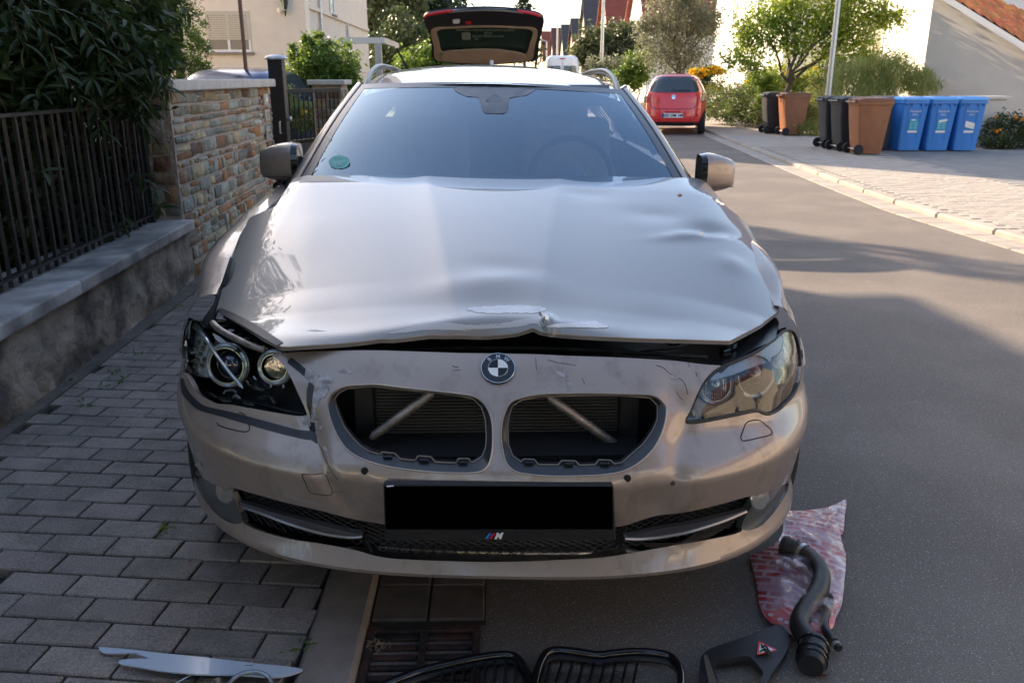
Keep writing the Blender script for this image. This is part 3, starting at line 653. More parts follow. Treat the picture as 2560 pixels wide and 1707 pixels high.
bumper = shell('front_bumper', vs, tr, P, .014, m_paint, car)

# hood -------------------------------------------------------------------------
def hoodz(x, y):
    yl = y + .03 * x
    b = np.interp(yl, [.0, .15, .2, .3, .5, .8, 1.1, 1.4, 1.7], [.755, .79, .80, .833, .885, .953, 1.01, 1.062, 1.10])
    # rounded instead of piecewise
    b = b * 0 + .748 + .285 * yl - .048 * yl * yl
    ax = np.abs(x); drop = (ax / .8) ** 2 * np.interp(yl, [.2, .35, .55, .8, 1.0, 1.4], [.05, .07, .085, .055, .035, .008]) + np.clip(ax - .70, 0, 1) ** 2 * 1.2
    xc = .10 + .13 * (yl - .3); sp = lambda q, w_: w_ * np.logaddexp(0, q / w_); fy = np.clip((yl - .26) / .15, 0, 1); pl = -.15 * sp(ax - xc, .004) * fy + .15 * sp(ax - xc - .08, .035) * fy
    xo = .50 + .16 * (yl - .3); pl = pl - .05 * sp(ax - xo, .010) * fy; e0 = .225 + .080 * np.exp(-((x - .02) / .2) ** 2); rl = np.clip((e0 + .036 - yl) / .036, 0, 1.6); pl = pl - .022 * rl ** 2 * np.exp(-(x / .40) ** 4)
    z = b - drop + pl
    for x0, y0, A, sx_, sy_, a in ((-.02, .40, -.009, .16, .06, 0), (-.02, .52, .006, .13, .05, .1), (.03, .62, -.003, .12, .05, -.2), (.02, .29, .008, .24, .03, 0), (.135, .27, .022, .014, .05, 0),
                                   (.72, 1.03, -.016, .08, .045, .5), (.64, .95, .010, .12, .022, .35), (.55, 1.12, -.005, .10, .06, 0), (.34, 1.30, -.003, .09, .05, 0), (-.42, .33, -.006, .14, .07, -.6), (.42, .36, -.004, .10, .07, .5),
                                   (-.62, .9, .002, .10, .12, .2), (.74, .80, .007, .06, .05, .8)):
        dx, dy = x - x0, y - y0; u = dx * math.cos(a) + dy * math.sin(a); v_ = -dx * math.sin(a) + dy * math.cos(a); z = z + A * np.exp(-(u / sx_) ** 2 - (v_ / sy_) ** 2)
    return z - .02 * x
def hood_skin(uv, off=0.):
    r = rays(uv); ts = np.arange(1.2, 4.6, .008); P = CAM + r[:, None, :] * ts[None, :, None]; F = P[..., 2] - hoodz(P[..., 0], P[..., 1]) - off; ins = F < 0
    hit = ins.any(1); k = np.where(hit, ins.argmax(1), F.argmin(1)); a = ts[np.maximum(k - 1, 0)]; b = ts[k]
    for _ in range(22):
        m = (a + b) / 2; p = CAM + r * m[:, None]; f = (p[:, 2] - hoodz(p[:, 0], p[:, 1]) - off) < 0; b = np.where(f, m, b); a = np.where(f, a, m)
    return CAM + r * np.where(hit, b, ts[k])[:, None]
hf = Z5([(495, 345)]) + OV([(500, 708), (520, 720), (560, 745), (600, 772), (645, 795)]) + [(718, 866), (780, 862), (860, 857), (903, 853), (953, 846)] + Z5([(1650, 515), (1800, 498), (1900, 486), (2000, 490), (2090, 488), (2200, 492), (2300, 492)]) + Z6([(100, 490), (250, 488), (380, 472), (440, 452), (480, 440), (520, 462), (600, 476), (800, 492), (960, 500), (1200, 510), (1500, 518), (1765, 526)])
hr = Z6([(1765, 526), (1860, 478), (1960, 425), (2085, 330), (2080, 280), (2050, 160), (2000, 0)])
side_r = OV([(1785, 655), (1755, 590), (1722, 525), (1702, 500), (1672, 478), (1650, 452), (1628, 425), (1615, 413), (1590, 408), (1550, 408)])
rear = OV([(1400, 405.5), (1250, 404), (1130, 403.5), (950, 403), (800, 403), (705, 403)])
side_l = [(735, 446), (712, 478), (690, 515), (655, 530), (623, 545), (612, 568), (600, 587), (585, 625), (572, 665), (562, 700)]
hood_px = side_l + hf[:] + hr + side_r + rear
out = resamp(hood_px, 6, True, False)
vs, tr = fill(out, [], 8); P = hood_skin(vs)
hood = shell('hood', vs, tr, P, .012, m_painth, car, tdir=(0, .15, -1))
# flange folded down along the buckled leading edge
fe_ = resamp(hf[5:], 6, False, True); Pf = hood_skin(fe_); n = len(Pf); u = np.linspace(0, 1, n); cb = np.exp(-((Pf[:, 0] - .02) / .30) ** 2)
rr_ = [Pf, Pf + np.stack([0 * u, -.001 + 0 * cb, -.002 + 0 * cb], 1), Pf + np.stack([0 * u, 0 * cb, -.004 + 0 * cb], 1), Pf + np.stack([0 * u, .02 + 0 * u, -.006 + 0 * cb], 1)]
V = np.vstack(rr_); F = [(j * n + i, j * n + i + 1, (j + 1) * n + i + 1, (j + 1) * n + i) for j in range(3) for i in range(n - 1)]
mesh('hood_flange', V, F, m_paint, hood, smooth=True)
# inner hood frame (dark) and engine bay front
bay = MB()
ring = []
for x in np.linspace(-.80, .80, 33):
    y0 = .22 + .26 * max(0, (abs(x) - .5)) / .3; ring.append([(x, y0 + .06, .70 - .02 * x), (x, y0 + .14, .705 - .02 * x), (x, y0 + .32, .73 - .02 * x), (x, 1.45, .86 - .02 * x), (x, 1.45, .2), (x, y0 + .06, .2)])
bay.loft(ring).build('engine_bay', m_blackm, car)

# carrier strip between nose and hood
cs = Z5([(850, 622), (880, 560), (1270, 540), (1650, 500), (1900, 470), (2300, 470)]) + Z6([(250, 470), (480, 440), (800, 480), (1200, 500), (1770, 515), (1960, 415), (2060, 370), (2085, 400), (2060, 520), (1900, 590), (1760, 672), (1708, 700), (1580, 690), (1400, 668), (1000, 645), (480, 625), (0, 618)]) + Z5([(2100, 617), (1500, 600), (1000, 612)])
def plane_skin(o, n):
    o = np.array(o, float); n = np.array(n, float)
    def f(uv):
        r = rays(uv); t = ((o - CAM) @ n) / (r @ n); return CAM + r * t[:, None]
    return f
lock = panel('lock_panel', corner(cs, 1.5), plane_skin((0, .30, .712), (-.02, -.03, 1)), M('lock_panel_plastic', (.011, .012, .015), .3, bump=.2, bscale=12, bdist=.02), car, step=12, thick=.02)
for i, (pp, rr0) in enumerate((([(930, 880), (1100, 872), (1250, 870), (1400, 872), (1620, 884), (1770, 893)], .006), ([(1415, 866), (1470, 848), (1495, 842)], .002), ([(1665, 848), (1668, 858), (1690, 862), (1712, 850)], .003), ([(1600, 878), (1690, 870), (1790, 840)], .002))):
    MB().tube(plane_skin((0, .27, .728), (-.02, -.03, 1))(resamp(pp, 8, False, True)), rr0, 6).build('hose_line', m_rubber if i == 0 else m_gblack, car, smooth=True)
for i in range(7):
    q = plane_skin((0, .33, .725), (-.02, -.03, 1))(np.array([(1812 + i * 17, 880 - i * 17)])); MB().box(q[0], (.03, .02, .018), rotz(.6 + i * .3)).build('slam_bracket', m_gblack, car, bevel=.003)

# radiator, rods and grille frames ---------------------------------------------
zk = plane_skin((0, .20, .6), (0, 1, .1))
m_core = M('radiator_core', (.016, .015, .014), .55, metal=.3, var=.3, scale=50)
rad = thing_rad = box('radiator', (-.0, .245, .58), (.62, .02, .28), m_core, car)
fins = MB()
for k in range(30): fins.box((0, .232, .445 + k * .0088), (.61, .006, .0022))
tag(fins.build('radiator_fins', M('fin_metal', (.085, .078, .07), .6), rad), kind='stuff')
for sx_ in (-1, 1): box('radiator_side_tank', (sx_ * .335, .235, .565), (.05, .04, .25), m_black, car, bevel=.004)
box('shroud', (0, .36, .46), (1.2, .04, .44), m_blackm, car)
box('lower_shroud', (0, .20, .54), (.70, .16, .02), m_blackm, car, rot=Matrix.Rotation(.1, 3, 'X'))
rods = ((OV([(851, 1006), (995, 900)])), (OV([(1255, 908), (1413, 1020)])))
for pr in rods:
    a = plane_skin((0, .17, .6), (0, 1, 0))(np.array([pr[0]]))[0]; b = plane_skin((0, .19, .6), (0, 1, 0))(np.array([pr[1]]))[0]
    MB().tube([a, a + (b - a) * .06, a + (b - a) * .5, b], [.006, .0115, .012, .012], 12).build('strut_bar', m_rod, car, smooth=True)
def ringpanel(name, po, pi, m, parent, o1=.004, o2=.035):
    A = resamp(po, 7, True, True); n = len(A); B = resamp(pi, 1, True, False)
    # match inner points by angle around centre
    c = B.mean(0); an = lambda q: np.arctan2(q[:, 1] - c[1], q[:, 0] - c[0]); d = np.concatenate([[0], np.cumsum(np.linalg.norm(np.diff(np.vstack([B, B[:1]]), axis=0), axis=1))]) / 1.0
    k0 = np.argmin(np.linalg.norm(B - A[0], axis=1)); B = np.roll(B, -k0, axis=0); dA = np.concatenate([[0], np.cumsum(np.linalg.norm(np.diff(np.vstack([A, A[:1]]), axis=0), axis=1))]); dB = np.concatenate([[0], np.cumsum(np.linalg.norm(np.diff(np.vstack([B, B[:1]]), axis=0), axis=1))])
    Bc = np.vstack([B, B[:1]]); t = dA[:-1] / dA[-1] * dB[-1]
    # arclength match, then snap to nearest near-by point for good quads
    Bi = []
    for i in range(n):
        w0 = max(0, int(t[i] - 40)); dist = np.linalg.norm(B[np.arange(w0 - 60, w0 + 140) % len(B)] - A[i], axis=1); Bi.append(B[(w0 - 60 + int(dist.argmin())) % len(B)])
    Bi = np.array(Bi)
    M1 = A * .45 + Bi * .55
    P0, P1, P2 = fskin(A, .003), fskin(M1, o1 + .012), fskin(Bi, o1 + .02); P3 = P2 + np.array([0, .03, -.006]); V = np.vstack([P0, P1, P2, P3]); F = [(j * n + i, j * n + (i + 1) % n, (j + 1) * n + (i + 1) % n, (j + 1) * n + i) for j in range(3) for i in range(n)]
    o = mesh(name, V, F, m, parent, smooth=True); o.data.set_sharp_from_angle(angle=R(35)); return o
m_grf = M('grille_frame_plastic', (.022, .023, .028), .38, coat=.2, var=.3, scale=30)
gfL = ringpanel('grille_frame', kidL, kidLi, m_grf, car); gfR = ringpanel('grille_frame', kidR, kidRi, m_grf, car)
# chrome-like bare edge of the frames
def skin_line(name, px, r, m, parent, off=0., closed=False, step=6, smooth=True):
    q = resamp(px, step, closed, smooth)
    if closed: q = np.vstack([q, q[:1]])
    return MB().tube(fskin(q, off), r, 6, cap=not closed).build(name, m, parent, smooth=True)
m_edge2 = M('worn_edge', (.20, .17, .15), .4, metal=.4)
for po, pi in ((kidL, kidLi), (kidR, kidRi)):
    skin_line('opening_edge', po, .0022, m_paint, bumper, -.0005, True)
    q = resamp(pi, 4, True, False); q = np.vstack([q, q[:1]]); MB().tube(fskin(q, .023), .0022, 5, cap=False).build('frame_edge', m_edge2, car, smooth=True)
# clips along the lower frame edge
for pts in (Z5([(1620, 1285), (1855, 1305), (2110, 1320)]), Z6([(450, 1322), (710, 1330), (945, 1328)])):
    for q in pts:
        p = fskin(np.array([q]), .02)[0]; box('frame_clip', p, (.022, .012, .010), m_gblack, gfL, bevel=.002)

# lower intake: dark back, diamond mesh, silver blades, fog covers -------------
back = uvp(intake, .02)
vs, tr = fill(back, [], .03); P = skin_uv(vs[:, 0], vs[:, 1], .05); shell('intake_back', vs, tr, P, 0, m_blackm, car)
dm = MB(); big = inside
for sgn in (-1, 1):
    for k in range(-70, 71):
        pts = []
        for t in np.arange(-.12, .14, .0075):
            u_, v_ = k * .028 + sgn * t * 1.7, .30 + t
            if inside(np.array([[u_, v_]]), back)[0]: pts.append(skin_uv(np.array([u_]), np.array([v_]), .022)[0])
            else:
                if len(pts) > 1: dm.tube(pts, .0015, 4)
                pts = []
        if len(pts) > 1: dm.tube(pts, .0015, 4)
tag(dm.build('intake_mesh', M('mesh_plastic', (.013, .013, .015), .5), car), kind='stuff')
for px in (ZC([(1930, 700), (1985, 850), (2060, 1010)]), ZD([(360, 740), (300, 880), (205, 1050)])):
    MB().tube(fskin(resamp(px, 10, False, True), .02), .005, 6).build('intake_divider', m_black, car, smooth=True)
bladeL = ZC([(648, 493), (720, 508), (800, 532), (950, 580), (1100, 618), (1300, 668), (1500, 718), (1700, 768), (1850, 805), (1958, 832), (1958, 850), (1850, 852), (1700, 836), (1500, 800), (1300, 745), (1100, 680), (950, 625), (800, 575), (700, 535)])
bladeR = ZD([(1628, 560), (1560, 585), (1400, 628), (1200, 676), (1000, 722), (850, 752), (700, 782), (500, 828), (340, 857), (340, 872), (500, 875), (700, 858), (850, 832), (1000, 798), (1200, 740), (1400, 672), (1560, 610), (1620, 580)])
m_blade = M('blade_satin', (.24, .235, .25), .32, metal=.85, coat=.3)
for b_ in (bladeL, bladeR): panel('intake_blade', b_, lambda uv: fskin(uv, .004), m_blade, car, step=9, thick=.012)
lowL = ZC([(700, 540), (950, 628), (1100, 684), (1300, 748), (1500, 803), (1700, 839), (1850, 853), (1955, 848)]); lowR = ZD([(1622, 582), (1400, 675), (1200, 742), (1000, 800), (850, 834), (700, 859), (500, 874), (345, 868)])
for l_ in (lowL, lowR): skin_line('blade_edge', l_, .004, m_silverpl, car, .002)
m_fogl = M('fog_lens', (.34, .35, .35), .10, coat=.8, metal=.6)
m_fog = M('fog_cover', (.085, .09, .088), .3, var=.15, scale=15, coat=.3)
for px in (fogL, fogR): panel('fog_light_cover', px, lambda uv: fskin(uv, .008), m_fog, car, step=10, thick=.02)
for (cx_, cy_), sg in ((ZC([(500, 375)])[0], 1), (ZD([(1775, 440)])[0], -1)):
    p = fskin(np.array([(cx_, cy_)]), .0)[0]; d = np.array([.55 * sg * -1, -1, .25]); fl = MB().lathe([(.0, -.02), (.022, -.016), (.030, -.008), (.033, -.004), (.030, -.001), (.0, .0005)], p, d, 24).build('fog_light', m_fogl, car, smooth=True)
    pass

# plate, plate holder, roundel, small badge ------------------------------------
def on_skin(u, v, off=0): return fskin(np.array([(u, v)], float), off)[0]
a, b, c_, d_ = (961, 1217), (1532, 1217), (1532, 1323), (964, 1323)
py = -.022
A, B_, C_, D_ = [aty(*q, py) for q in (a, b, c_, d_)]
def slab(name, q, th, m, parent, bevel=.003):
    q = [np.array(p) for p in q]; n = np.cross(q[1] - q[0], q[3] - q[0]); n = n / np.linalg.norm(n)
    if n @ (CAM - q[0]) < 0: n = -n
    V = [p for p in q] + [p - n * th for p in q]; return mesh(name, V, [(0, 1, 2, 3), (7, 6, 5, 4), (0, 4, 5, 1), (1, 5, 6, 2), (2, 6, 7, 3), (3, 7, 4, 0)], m, parent, bevel=bevel)
holder = slab('plate_holder', [aty(*q, py + .004) for q in ((958, 1209), (1534, 1213), (1540, 1351), (963, 1351))], .02, m_black, car)
recalc(slab('number_plate', (A, B_, C_, D_), .003, M('plate_black', (.001, .001, .001), 1, spec=0), car, .001))
slab('plate_glint', [aty(*q, py - .001) for q in ((967, 1214.5), (984, 1213.5), (984, 1215.5), (967, 1217))], .002, m_white, holder, 0)
bx = lambda pts, m, nm: slab(nm, [aty(400 + x / 2.6133, 1107 + y / 2.6133, py - .0015) for x, y in pts], .002, m, holder, 0)
m_bl = M('badge_light_blue', (.03, .22, .55), .3); m_db = M('badge_dark_blue', (.02, .03, .22), .3); m_rd = M('badge_red', (.6, .02, .02), .3)
bx([(2150, 590), (2163, 590), (2138, 625), (2123, 625)], m_bl, 'badge_stripe'); bx([(2163, 590), (2176, 590), (2151, 625), (2138, 625)], m_db, 'badge_stripe'); bx([(2176, 590), (2192, 590), (2167, 625), (2151, 625)], m_rd, 'badge_stripe')
p0 = aty(400 + 2208 / 2.6133, 1107 + 608 / 2.6133, py - .002)
text('M', .020, frame(p0, (1, 0, 0), (0, .05, 1)), m_white, holder, 'badge_letter', shear=.35, bold=.0012)
# roundel on the sloping nose
pc = on_skin(1245, 922); tn = [on_skin(1245 + dx, 922 + dy) for dx, dy in ((-30, 0), (30, 0), (0, 25), (0, -25))]
ex = Vector(tn[1] - tn[0]).normalized(); ey = Vector(tn[3] - tn[2]).normalized(); en = ex.cross(ey).normalized()
if en.dot(Vector(CAM - pc)) < 0: en = -en
ey = en.cross(ex); FM = Matrix((ex, ey, en)).transposed().to_4x4(); FM.translation = Vector(pc) + en * .001
def local(o): o.data.transform(FM); return o
rd = local(MB().lathe([(.0, -.01), (.0405, -.01), (.0425, .001), (.0415, .0045), (.0395, .005), (.0385, .0038), (.0, .0038)], seg=48).build('roundel', m_gblack, car, smooth=True))
local(MB().torus((0, 0, .004), (0, 0, 1), .0405, .0013, 48, 6).build('roundel_rim', m_chrome, rd, smooth=True)); local(MB().torus((0, 0, .0042), (0, 0, 1), .0238, .0008, 40, 6).build('inner_ring', m_chrome, rd, smooth=True))
m_rblack = M('roundel_black', (.006, .006, .008), .25)
for q in range(4):
    vs_ = [(0, 0, .0048)] + [(.0235 * math.cos(R(90 * q + 90 * k / 10)), .0235 * math.sin(R(90 * q + 90 * k / 10)), .0048) for k in range(11)]
    local(mesh('roundel_quarter', vs_, [(0, k + 1, k + 2) for k in range(10)], m_white if q in (0, 2) else m_rblack, rd))
for ch, an in (('B', 42), ('M', 0), ('W', -42)):
    r_ = .0312; mt = Matrix.Translation((math.sin(R(-an)) * r_, math.cos(R(-an)) * r_, .0042)) @ Matrix.Rotation(R(an), 4, 'Z'); t_ = text(ch, .0135, FM @ mt, m_steel, rd, 'roundel_letter', bold=.0005)

# flap outlines, sensors, tape, scratches -----------------------------------------
skin_line('washer_flap_gap', ZB([(665, 1345), (690, 1280), (715, 1215), (760, 1185), (860, 1177), (940, 1235), (995, 1285), (1000, 1325), (960, 1345), (850, 1370), (700, 1402), (665, 1390)]), .0016, m_blackm, bumper, .0, True)
skin_line('washer_flap_gap', ZA([(480, 1235), (490, 1262), (600, 1300), (760, 1330), (800, 1310), (795, 1265), (770, 1200), (745, 1155), (700, 1140)]), .0015, m_blackm, bumper)
skin_line('tow_cover_gap', Z5([(1060, 1398), (1110, 1402), (1200, 1415), (1228, 1470), (1250, 1538), (1180, 1532), (1110, 1515), (1085, 1465)]), .0011, m_blackm, bumper, 0, True)
for px in (ZD([(370, 235)])[0], (912, 1177)):
    p = on_skin(*px); MB().lathe([(.0, .0), (.0092, .0), (.0092, -.02), (0, -.02)], p + np.array([0, -.0015, .0005]), (0, -1, .12), 20).build('sensor_hole', m_blackm, car)
    MB().torus(p + np.array([0, -.001, 0]), (0, -1, .15), .0098, .0011, 20, 5).build('sensor_rim', m_paint, car, smooth=True)
p = on_skin(*Z6([(2195, 1235)])[0]); MB().torus(p, (.8, -.6, 0), .009, .0012, 20, 5).build('sensor_ring', m_paint, car, smooth=True)
p = on_skin(*ZD([(862, 315)])[0]); MB().lathe([(0, .0015), (.006, .001), (.008, -.004)], p, (0, -1, 0), 7).build('chipped_hole', m_scr, car)
fs = lambda o: (lambda uv: fskin(uv, o))
# grey tape pieces
tapeA = ZA([(125, 800), (120, 880), (140, 960), (200, 1030), (260, 1090), (330, 1125), (500, 1170), (800, 1260), (1100, 1345), (1390, 1420), (1440, 1465), (1430, 1360), (1200, 1290), (900, 1210), (600, 1130), (480, 1105), (360, 1075), (290, 1030), (220, 960), (170, 880), (150, 810)])
panel('tape_strip', tapeA, fs(-.002), m_tape, bumper, step=9, thick=.001)
panel('tape_strip', corner(ZA([(1380, 835), (1432, 878), (1405, 1010), (1392, 1130), (1385, 1240), (1355, 1060), (1358, 930)]), 2), fs(-.002), M('brown_tape', (.045, .042, .04), .5), bumper, step=8, thick=.001)
panel('tape_strip', corner(ZA([(1205, 596), (1350, 712), (1338, 788), (1162, 648)]), 2), fs(-.002), m_tape, bumper, step=8, thick=.001)
hk = lambda o: (lambda uv: hood_skin(uv, o))
panel('tape_strip', corner(ZA([(500, 110), (640, 165), (800, 245), (960, 340), (1128, 452), (1060, 486), (880, 375), (700, 268), (497, 165)]), 2), hk(.002), m_tape, hood, step=8, thick=.001)
# cracked seam left of the kidney
seam = ZA([(1352, 1190), (1390, 1260), (1420, 1260), (1440, 1360), (1455, 1475), (1400, 1430), (1380, 1330)])
panel('crack', corner(seam, 2), fs(-.001), m_blackm, bumper, step=8, thick=.001)
skin_line('crack', Z5([(1155, 1205), (1185, 1260), (1215, 1330), (1260, 1400), (1290, 1440)]), .0016, m_scr, bumper, .001)
# bare filler patches where the paint has flaked
flakes = [ZA([(1350, 712), (1400, 720), (1440, 770), (1430, 850), (1380, 830), (1345, 790)]), ZA([(1440, 860), (1500, 800), (1560, 780), (1568, 860), (1560, 960), (1500, 1010), (1450, 1100), (1430, 1240), (1395, 1230), (1405, 1130), (1425, 1000)]),
          ZA([(1440, 1240), (1490, 1235), (1495, 1300), (1460, 1340), (1435, 1300)]), ZC([(160, 10), (185, 60), (225, 70), (260, 90), (280, 130), (272, 158), (240, 140), (200, 110), (170, 60)]), Z5([(1195, 1225), (1215, 1240), (1240, 1330), (1222, 1290)]),
          Z5([(1150, 770), (1200, 745), (1260, 760), (1240, 800), (1180, 800)]), Z5([(1290, 730), (1350, 700), (1375, 738), (1330, 740)]), Z6([(1370, 765), (1400, 755), (1440, 790), (1400, 780)]), Z6([(620, 728), (660, 735), (700, 760), (660, 755)]), Z6([(680, 770), (720, 790), (735, 850), (715, 860), (695, 810)]),
          ZA([(1310, 1200), (1365, 1210), (1385, 1290), (1350, 1280), (1310, 1250)])]
def rough_poly(px, j=3.0):
    q = resamp(px, 4, True, True); n = rng.normal(0, 1, q.shape); n = n + np.roll(n, 1, 0) + .8 * rng.normal(0, 1, q.shape); return q + n * j * .33
def flake(name, px, skin, m, parent, j=3.6):
    q = rough_poly(px, j); vs, tr = fill(q, [], 6); return shell(name, vs, tr, skin(vs), .0008, m, parent)
for px in flakes: flake('paint_flake', px, fs(-.0015), m_peel, bumper)
scr = [Z6([(570, 652), (640, 670), (700, 678), (760, 690)]), Z6([(1280, 685), (1330, 705), (1370, 740), (1430, 770), (1470, 810), (1490, 880)]), Z6([(1490, 670), (1500, 700)]), Z6([(1420, 870), (1440, 900), (1460, 920)]), Z6([(495, 640), (500, 720)]), ZC([(1560, 200), (1595, 205)]), ZC([(1590, 270), (1640, 285)]), ZC([(1640, 400), (1740, 412)]), ZC([(1040, 640), (1045, 665)]), Z6([(800, 770), (815, 810)]), Z6([(1540, 730), (1550, 760)]), Z5([(2040, 690), (2080, 700)]), Z5([(2040, 720), (2090, 715)])]
for px in scr: skin_line('scratch', px, .0007, m_scr, bumper, -.0002)
# flaked band above the buckled hood edge
hpk = M('flaked_lacquer', (.72, .71, .72), .5, var=.08, scale=30)
flake('lacquer_flake', Z6([(45, 320), (70, 312), (150, 305), (230, 300), (400, 296), (500, 300), (560, 315), (540, 335), (480, 345), (300, 345), (150, 345), (90, 335)]), hk(.0012), hpk, hood, 1.2)
flake('lacquer_flake', Z5([(1615, 482), (1700, 455), (1800, 425), (1900, 408), (1990, 402), (2050, 412), (2150, 424), (2352, 425)]) + Z6([(120, 425), (300, 408), (440, 380), (510, 378), (545, 420), (535, 440), (500, 415), (400, 432), (250, 445), (0, 455)]) + Z5([(2200, 462), (2050, 458), (1900, 455), (1750, 470)]), hk(.0014), M('torn_edge', (.55, .52, .50), .45, metal=.2), hood, 1.0)
flake('lacquer_flake', Z6([(560, 435), (640, 415), (750, 412), (880, 397), (930, 420), (975, 435), (900, 442), (750, 438), (620, 438)]), hk(.0014), hpk, hood, .8)
MB().tube(hood_skin(resamp(Z6([(525, 340), (545, 370), (530, 400), (545, 440)]), 4, False, True), .003), [.004] * len(resamp(Z6([(525, 340), (545, 370), (530, 400), (545, 440)]), 4, False, True)), 6).build('fold_ridge', m_painth, hood, smooth=True)
flake('leaf_debris', [(1694, 487), (1702, 484.5), (1706, 488), (1697, 490)], hk(.002), M('dry_leaf', (.35, .14, .08), .8), hood, .2)
# ---------------------------------------------------------------- headlights
m_housing = M('lamp_housing', (.016, .017, .019), .25, coat=.4)
m_refl = M('lamp_reflector', (.62, .63, .64), .12, metal=1, bump=.3, bscale=25)
m_eyelid = M('eyelid_trim', (.66, .69, .74), .25, coat=.8, metal=.2)
m_iris = M('projector_glass', (.02, .025, .05), .04, coat=1, spec=1)
def lamp_ring(cx, cy, rad, off, nrm, parent, outer=.006, arc=(0, 360)):
    p = fskin(np.array([(cx, cy)]), off)[0]; n = Vector(nrm).normalized()
    MB().torus(p, n, rad, outer, 40, 8, arc).build('light_ring', m_clearpl, parent, smooth=True)
    MB().torus(Vector(p) - n * -.004, n, rad - outer * 1.2, .0018, 40, 6, arc).build('ring_rim', m_chrome, parent, smooth=True)
    return Vector(p), n
# right (unbroken) lamp
hr = panel('headlight', hlR, fs(.055), m_housing, car, step=12, thick=.03); hr['label'] = 'intact headlight with clear cover'
side = ringed = None
def wallstrip(name, px, o0, o1, m, parent, closed=True, step=8):
    q = resamp(px, step, closed, True); A, B = fskin(q, o0), fskin(q, o1); n = len(A); V = np.vstack([A, B]); F = [(i, (i + 1) % n, n + (i + 1) % n, n + i) for i in range(n if closed else n - 1)]
    return mesh(name, V, F, m, parent, smooth=True)
wallstrip('lamp_wall', hlR, .006, .057, m_housing, hr)
for (zx, zy), rad, ny in (((815, 690), .058, (.28, -1, .12)), ((385, 800), .046, (.20, -1, .12))):
    (u_, v_), = ZB([(zx, zy)]); p, n = lamp_ring(u_, v_, rad, .034, ny, hr, .005, (85, 285))
    MB().lathe([(rad - .004, .0), (rad * .8, -.016), (rad * .62, -.02)], p, n, 32, False).build('reflector_bowl', m_refl if zx < 500 else m_housing, hr, smooth=True)
    MB().lathe([(rad * .64, -.018), (rad * .60, -.006), (rad * .42, .004), (rad * .2, .009), (0, .010)], p, n, 32).build('projector_lens', m_iris if zx > 500 else m_clearpl, hr, smooth=True)
    for s in range(-6, 7) if zx < 500 else ():
        x_ = s * rad / 7.5; h_ = math.sqrt(max(0, (rad * .8) ** 2 - x_ ** 2)); e1 = n.cross(Vector((0, 0, 1))).normalized(); e2 = e1.cross(n); q = p + e1 * x_ - n * .004
        MB().tube([q - e2 * h_, q + e2 * h_], .0018, 5).build('flute', m_refl, hr, smooth=True)
lid = ZB([(325, 740), (470, 612), (600, 560), (800, 470), (960, 370), (1020, 320), (1100, 262), (1110, 330), (1095, 410), (1040, 470), (985, 500), (1000, 530), (900, 560), (760, 610), (600, 672), (450, 715)])
panel('eyelid', lid, fs(.012), m_eyelid, hr, step=10, thick=.012)
outr = ZB([(1112, 262), (1170, 222), (1222, 230), (1262, 310), (1285, 440), (1288, 560), (1262, 660), (1200, 740), (1110, 782), (1060, 780), (1100, 700), (1110, 620), (1050, 610), (1005, 600), (1000, 535), (1060, 475), (1110, 420), (1128, 340)])
panel('side_reflector', outr, fs(.026), M('side_reflector_foil', (.66, .63, .57), .22, metal=.85, bump=1.0, bscale=14, bdist=.05), hr, step=9, thick=.01)
panel('lens_cover', hlR, fs(.004), m_lens, hr, step=10, thick=.004)
skin_line('lamp_seal', hlR, .0035, m_rubber, hr, .002, True)
skin_line('lamp_seal', ZB([(70, 1215), (300, 1178), (600, 1118), (840, 1073), (880, 1095), (960, 1110), (1060, 1068), (1140, 998), (1230, 898), (1290, 758)]), .0055, m_rubber, hr, .002)
# left (smashed) lamp
hl = panel('headlight', hlL, fs(.10), m_blackm, car, step=14, thick=.03); hl['label'] = 'smashed headlight with missing cover and bare lamp rings'
wallstrip('lamp_wall', hlL, .010, .102, m_housing, hl)
n1 = (-.18, -1, .16)
for (zx, zy), rad, nm in (((580, 680), .054, 'main'), ((1045, 700), .041, 'inner')):
    (u_, v_), = ZA([(zx, zy)]); p, n = lamp_ring(u_, v_, rad, .030, n1, hl, .0055)
    MB().torus(p + n * -.006, n, rad + .003, .004, 40, 8).build('ring_carrier', m_silverpl, hl, smooth=True)
    if nm == 'main':
        MB().lathe([(rad - .004, 0), (rad - .006, -.035), (rad * .70, -.04), (rad * .70, -.02), (rad * .66, -.02)], p, n, 36, False).build('lamp_bowl', m_housing, hl, smooth=True)
        MB().lathe([(rad * .68, -.03), (rad * .62, -.018), (rad * .42, -.007), (rad * .2, -.002), (0, -.001)], p, n, 32).build('projector_lens', m_iris, hl, smooth=True)
    else:
        MB().lathe([(rad - .004, 0), (rad - .006, -.012), (rad * .80, -.014), (rad * .78, -.008)], p, n, 36, False).build('lamp_bowl', m_gblack, hl, smooth=True)
        MB().lathe([(rad * .78, -.010), (rad * .62, -.03), (rad * .3, -.042), (.001, -.045)], p, n, 32, False).build('reflector_bowl', m_refl, hl, smooth=True)
        e1 = n.cross(Vector((0, 0, 1))).normalized(); e2 = e1.cross(n)
        for s in range(-8, 9):
            x_ = s * rad * .74 / 8.5; h_ = math.sqrt(max(0, (rad * .74) ** 2 - x_ ** 2)); q = p + e1 * x_ - n * .009; MB().tube([q - e2 * h_, q + n * .003, q + e2 * h_], .0016, 5).build('flute', m_refl, hl, smooth=True)
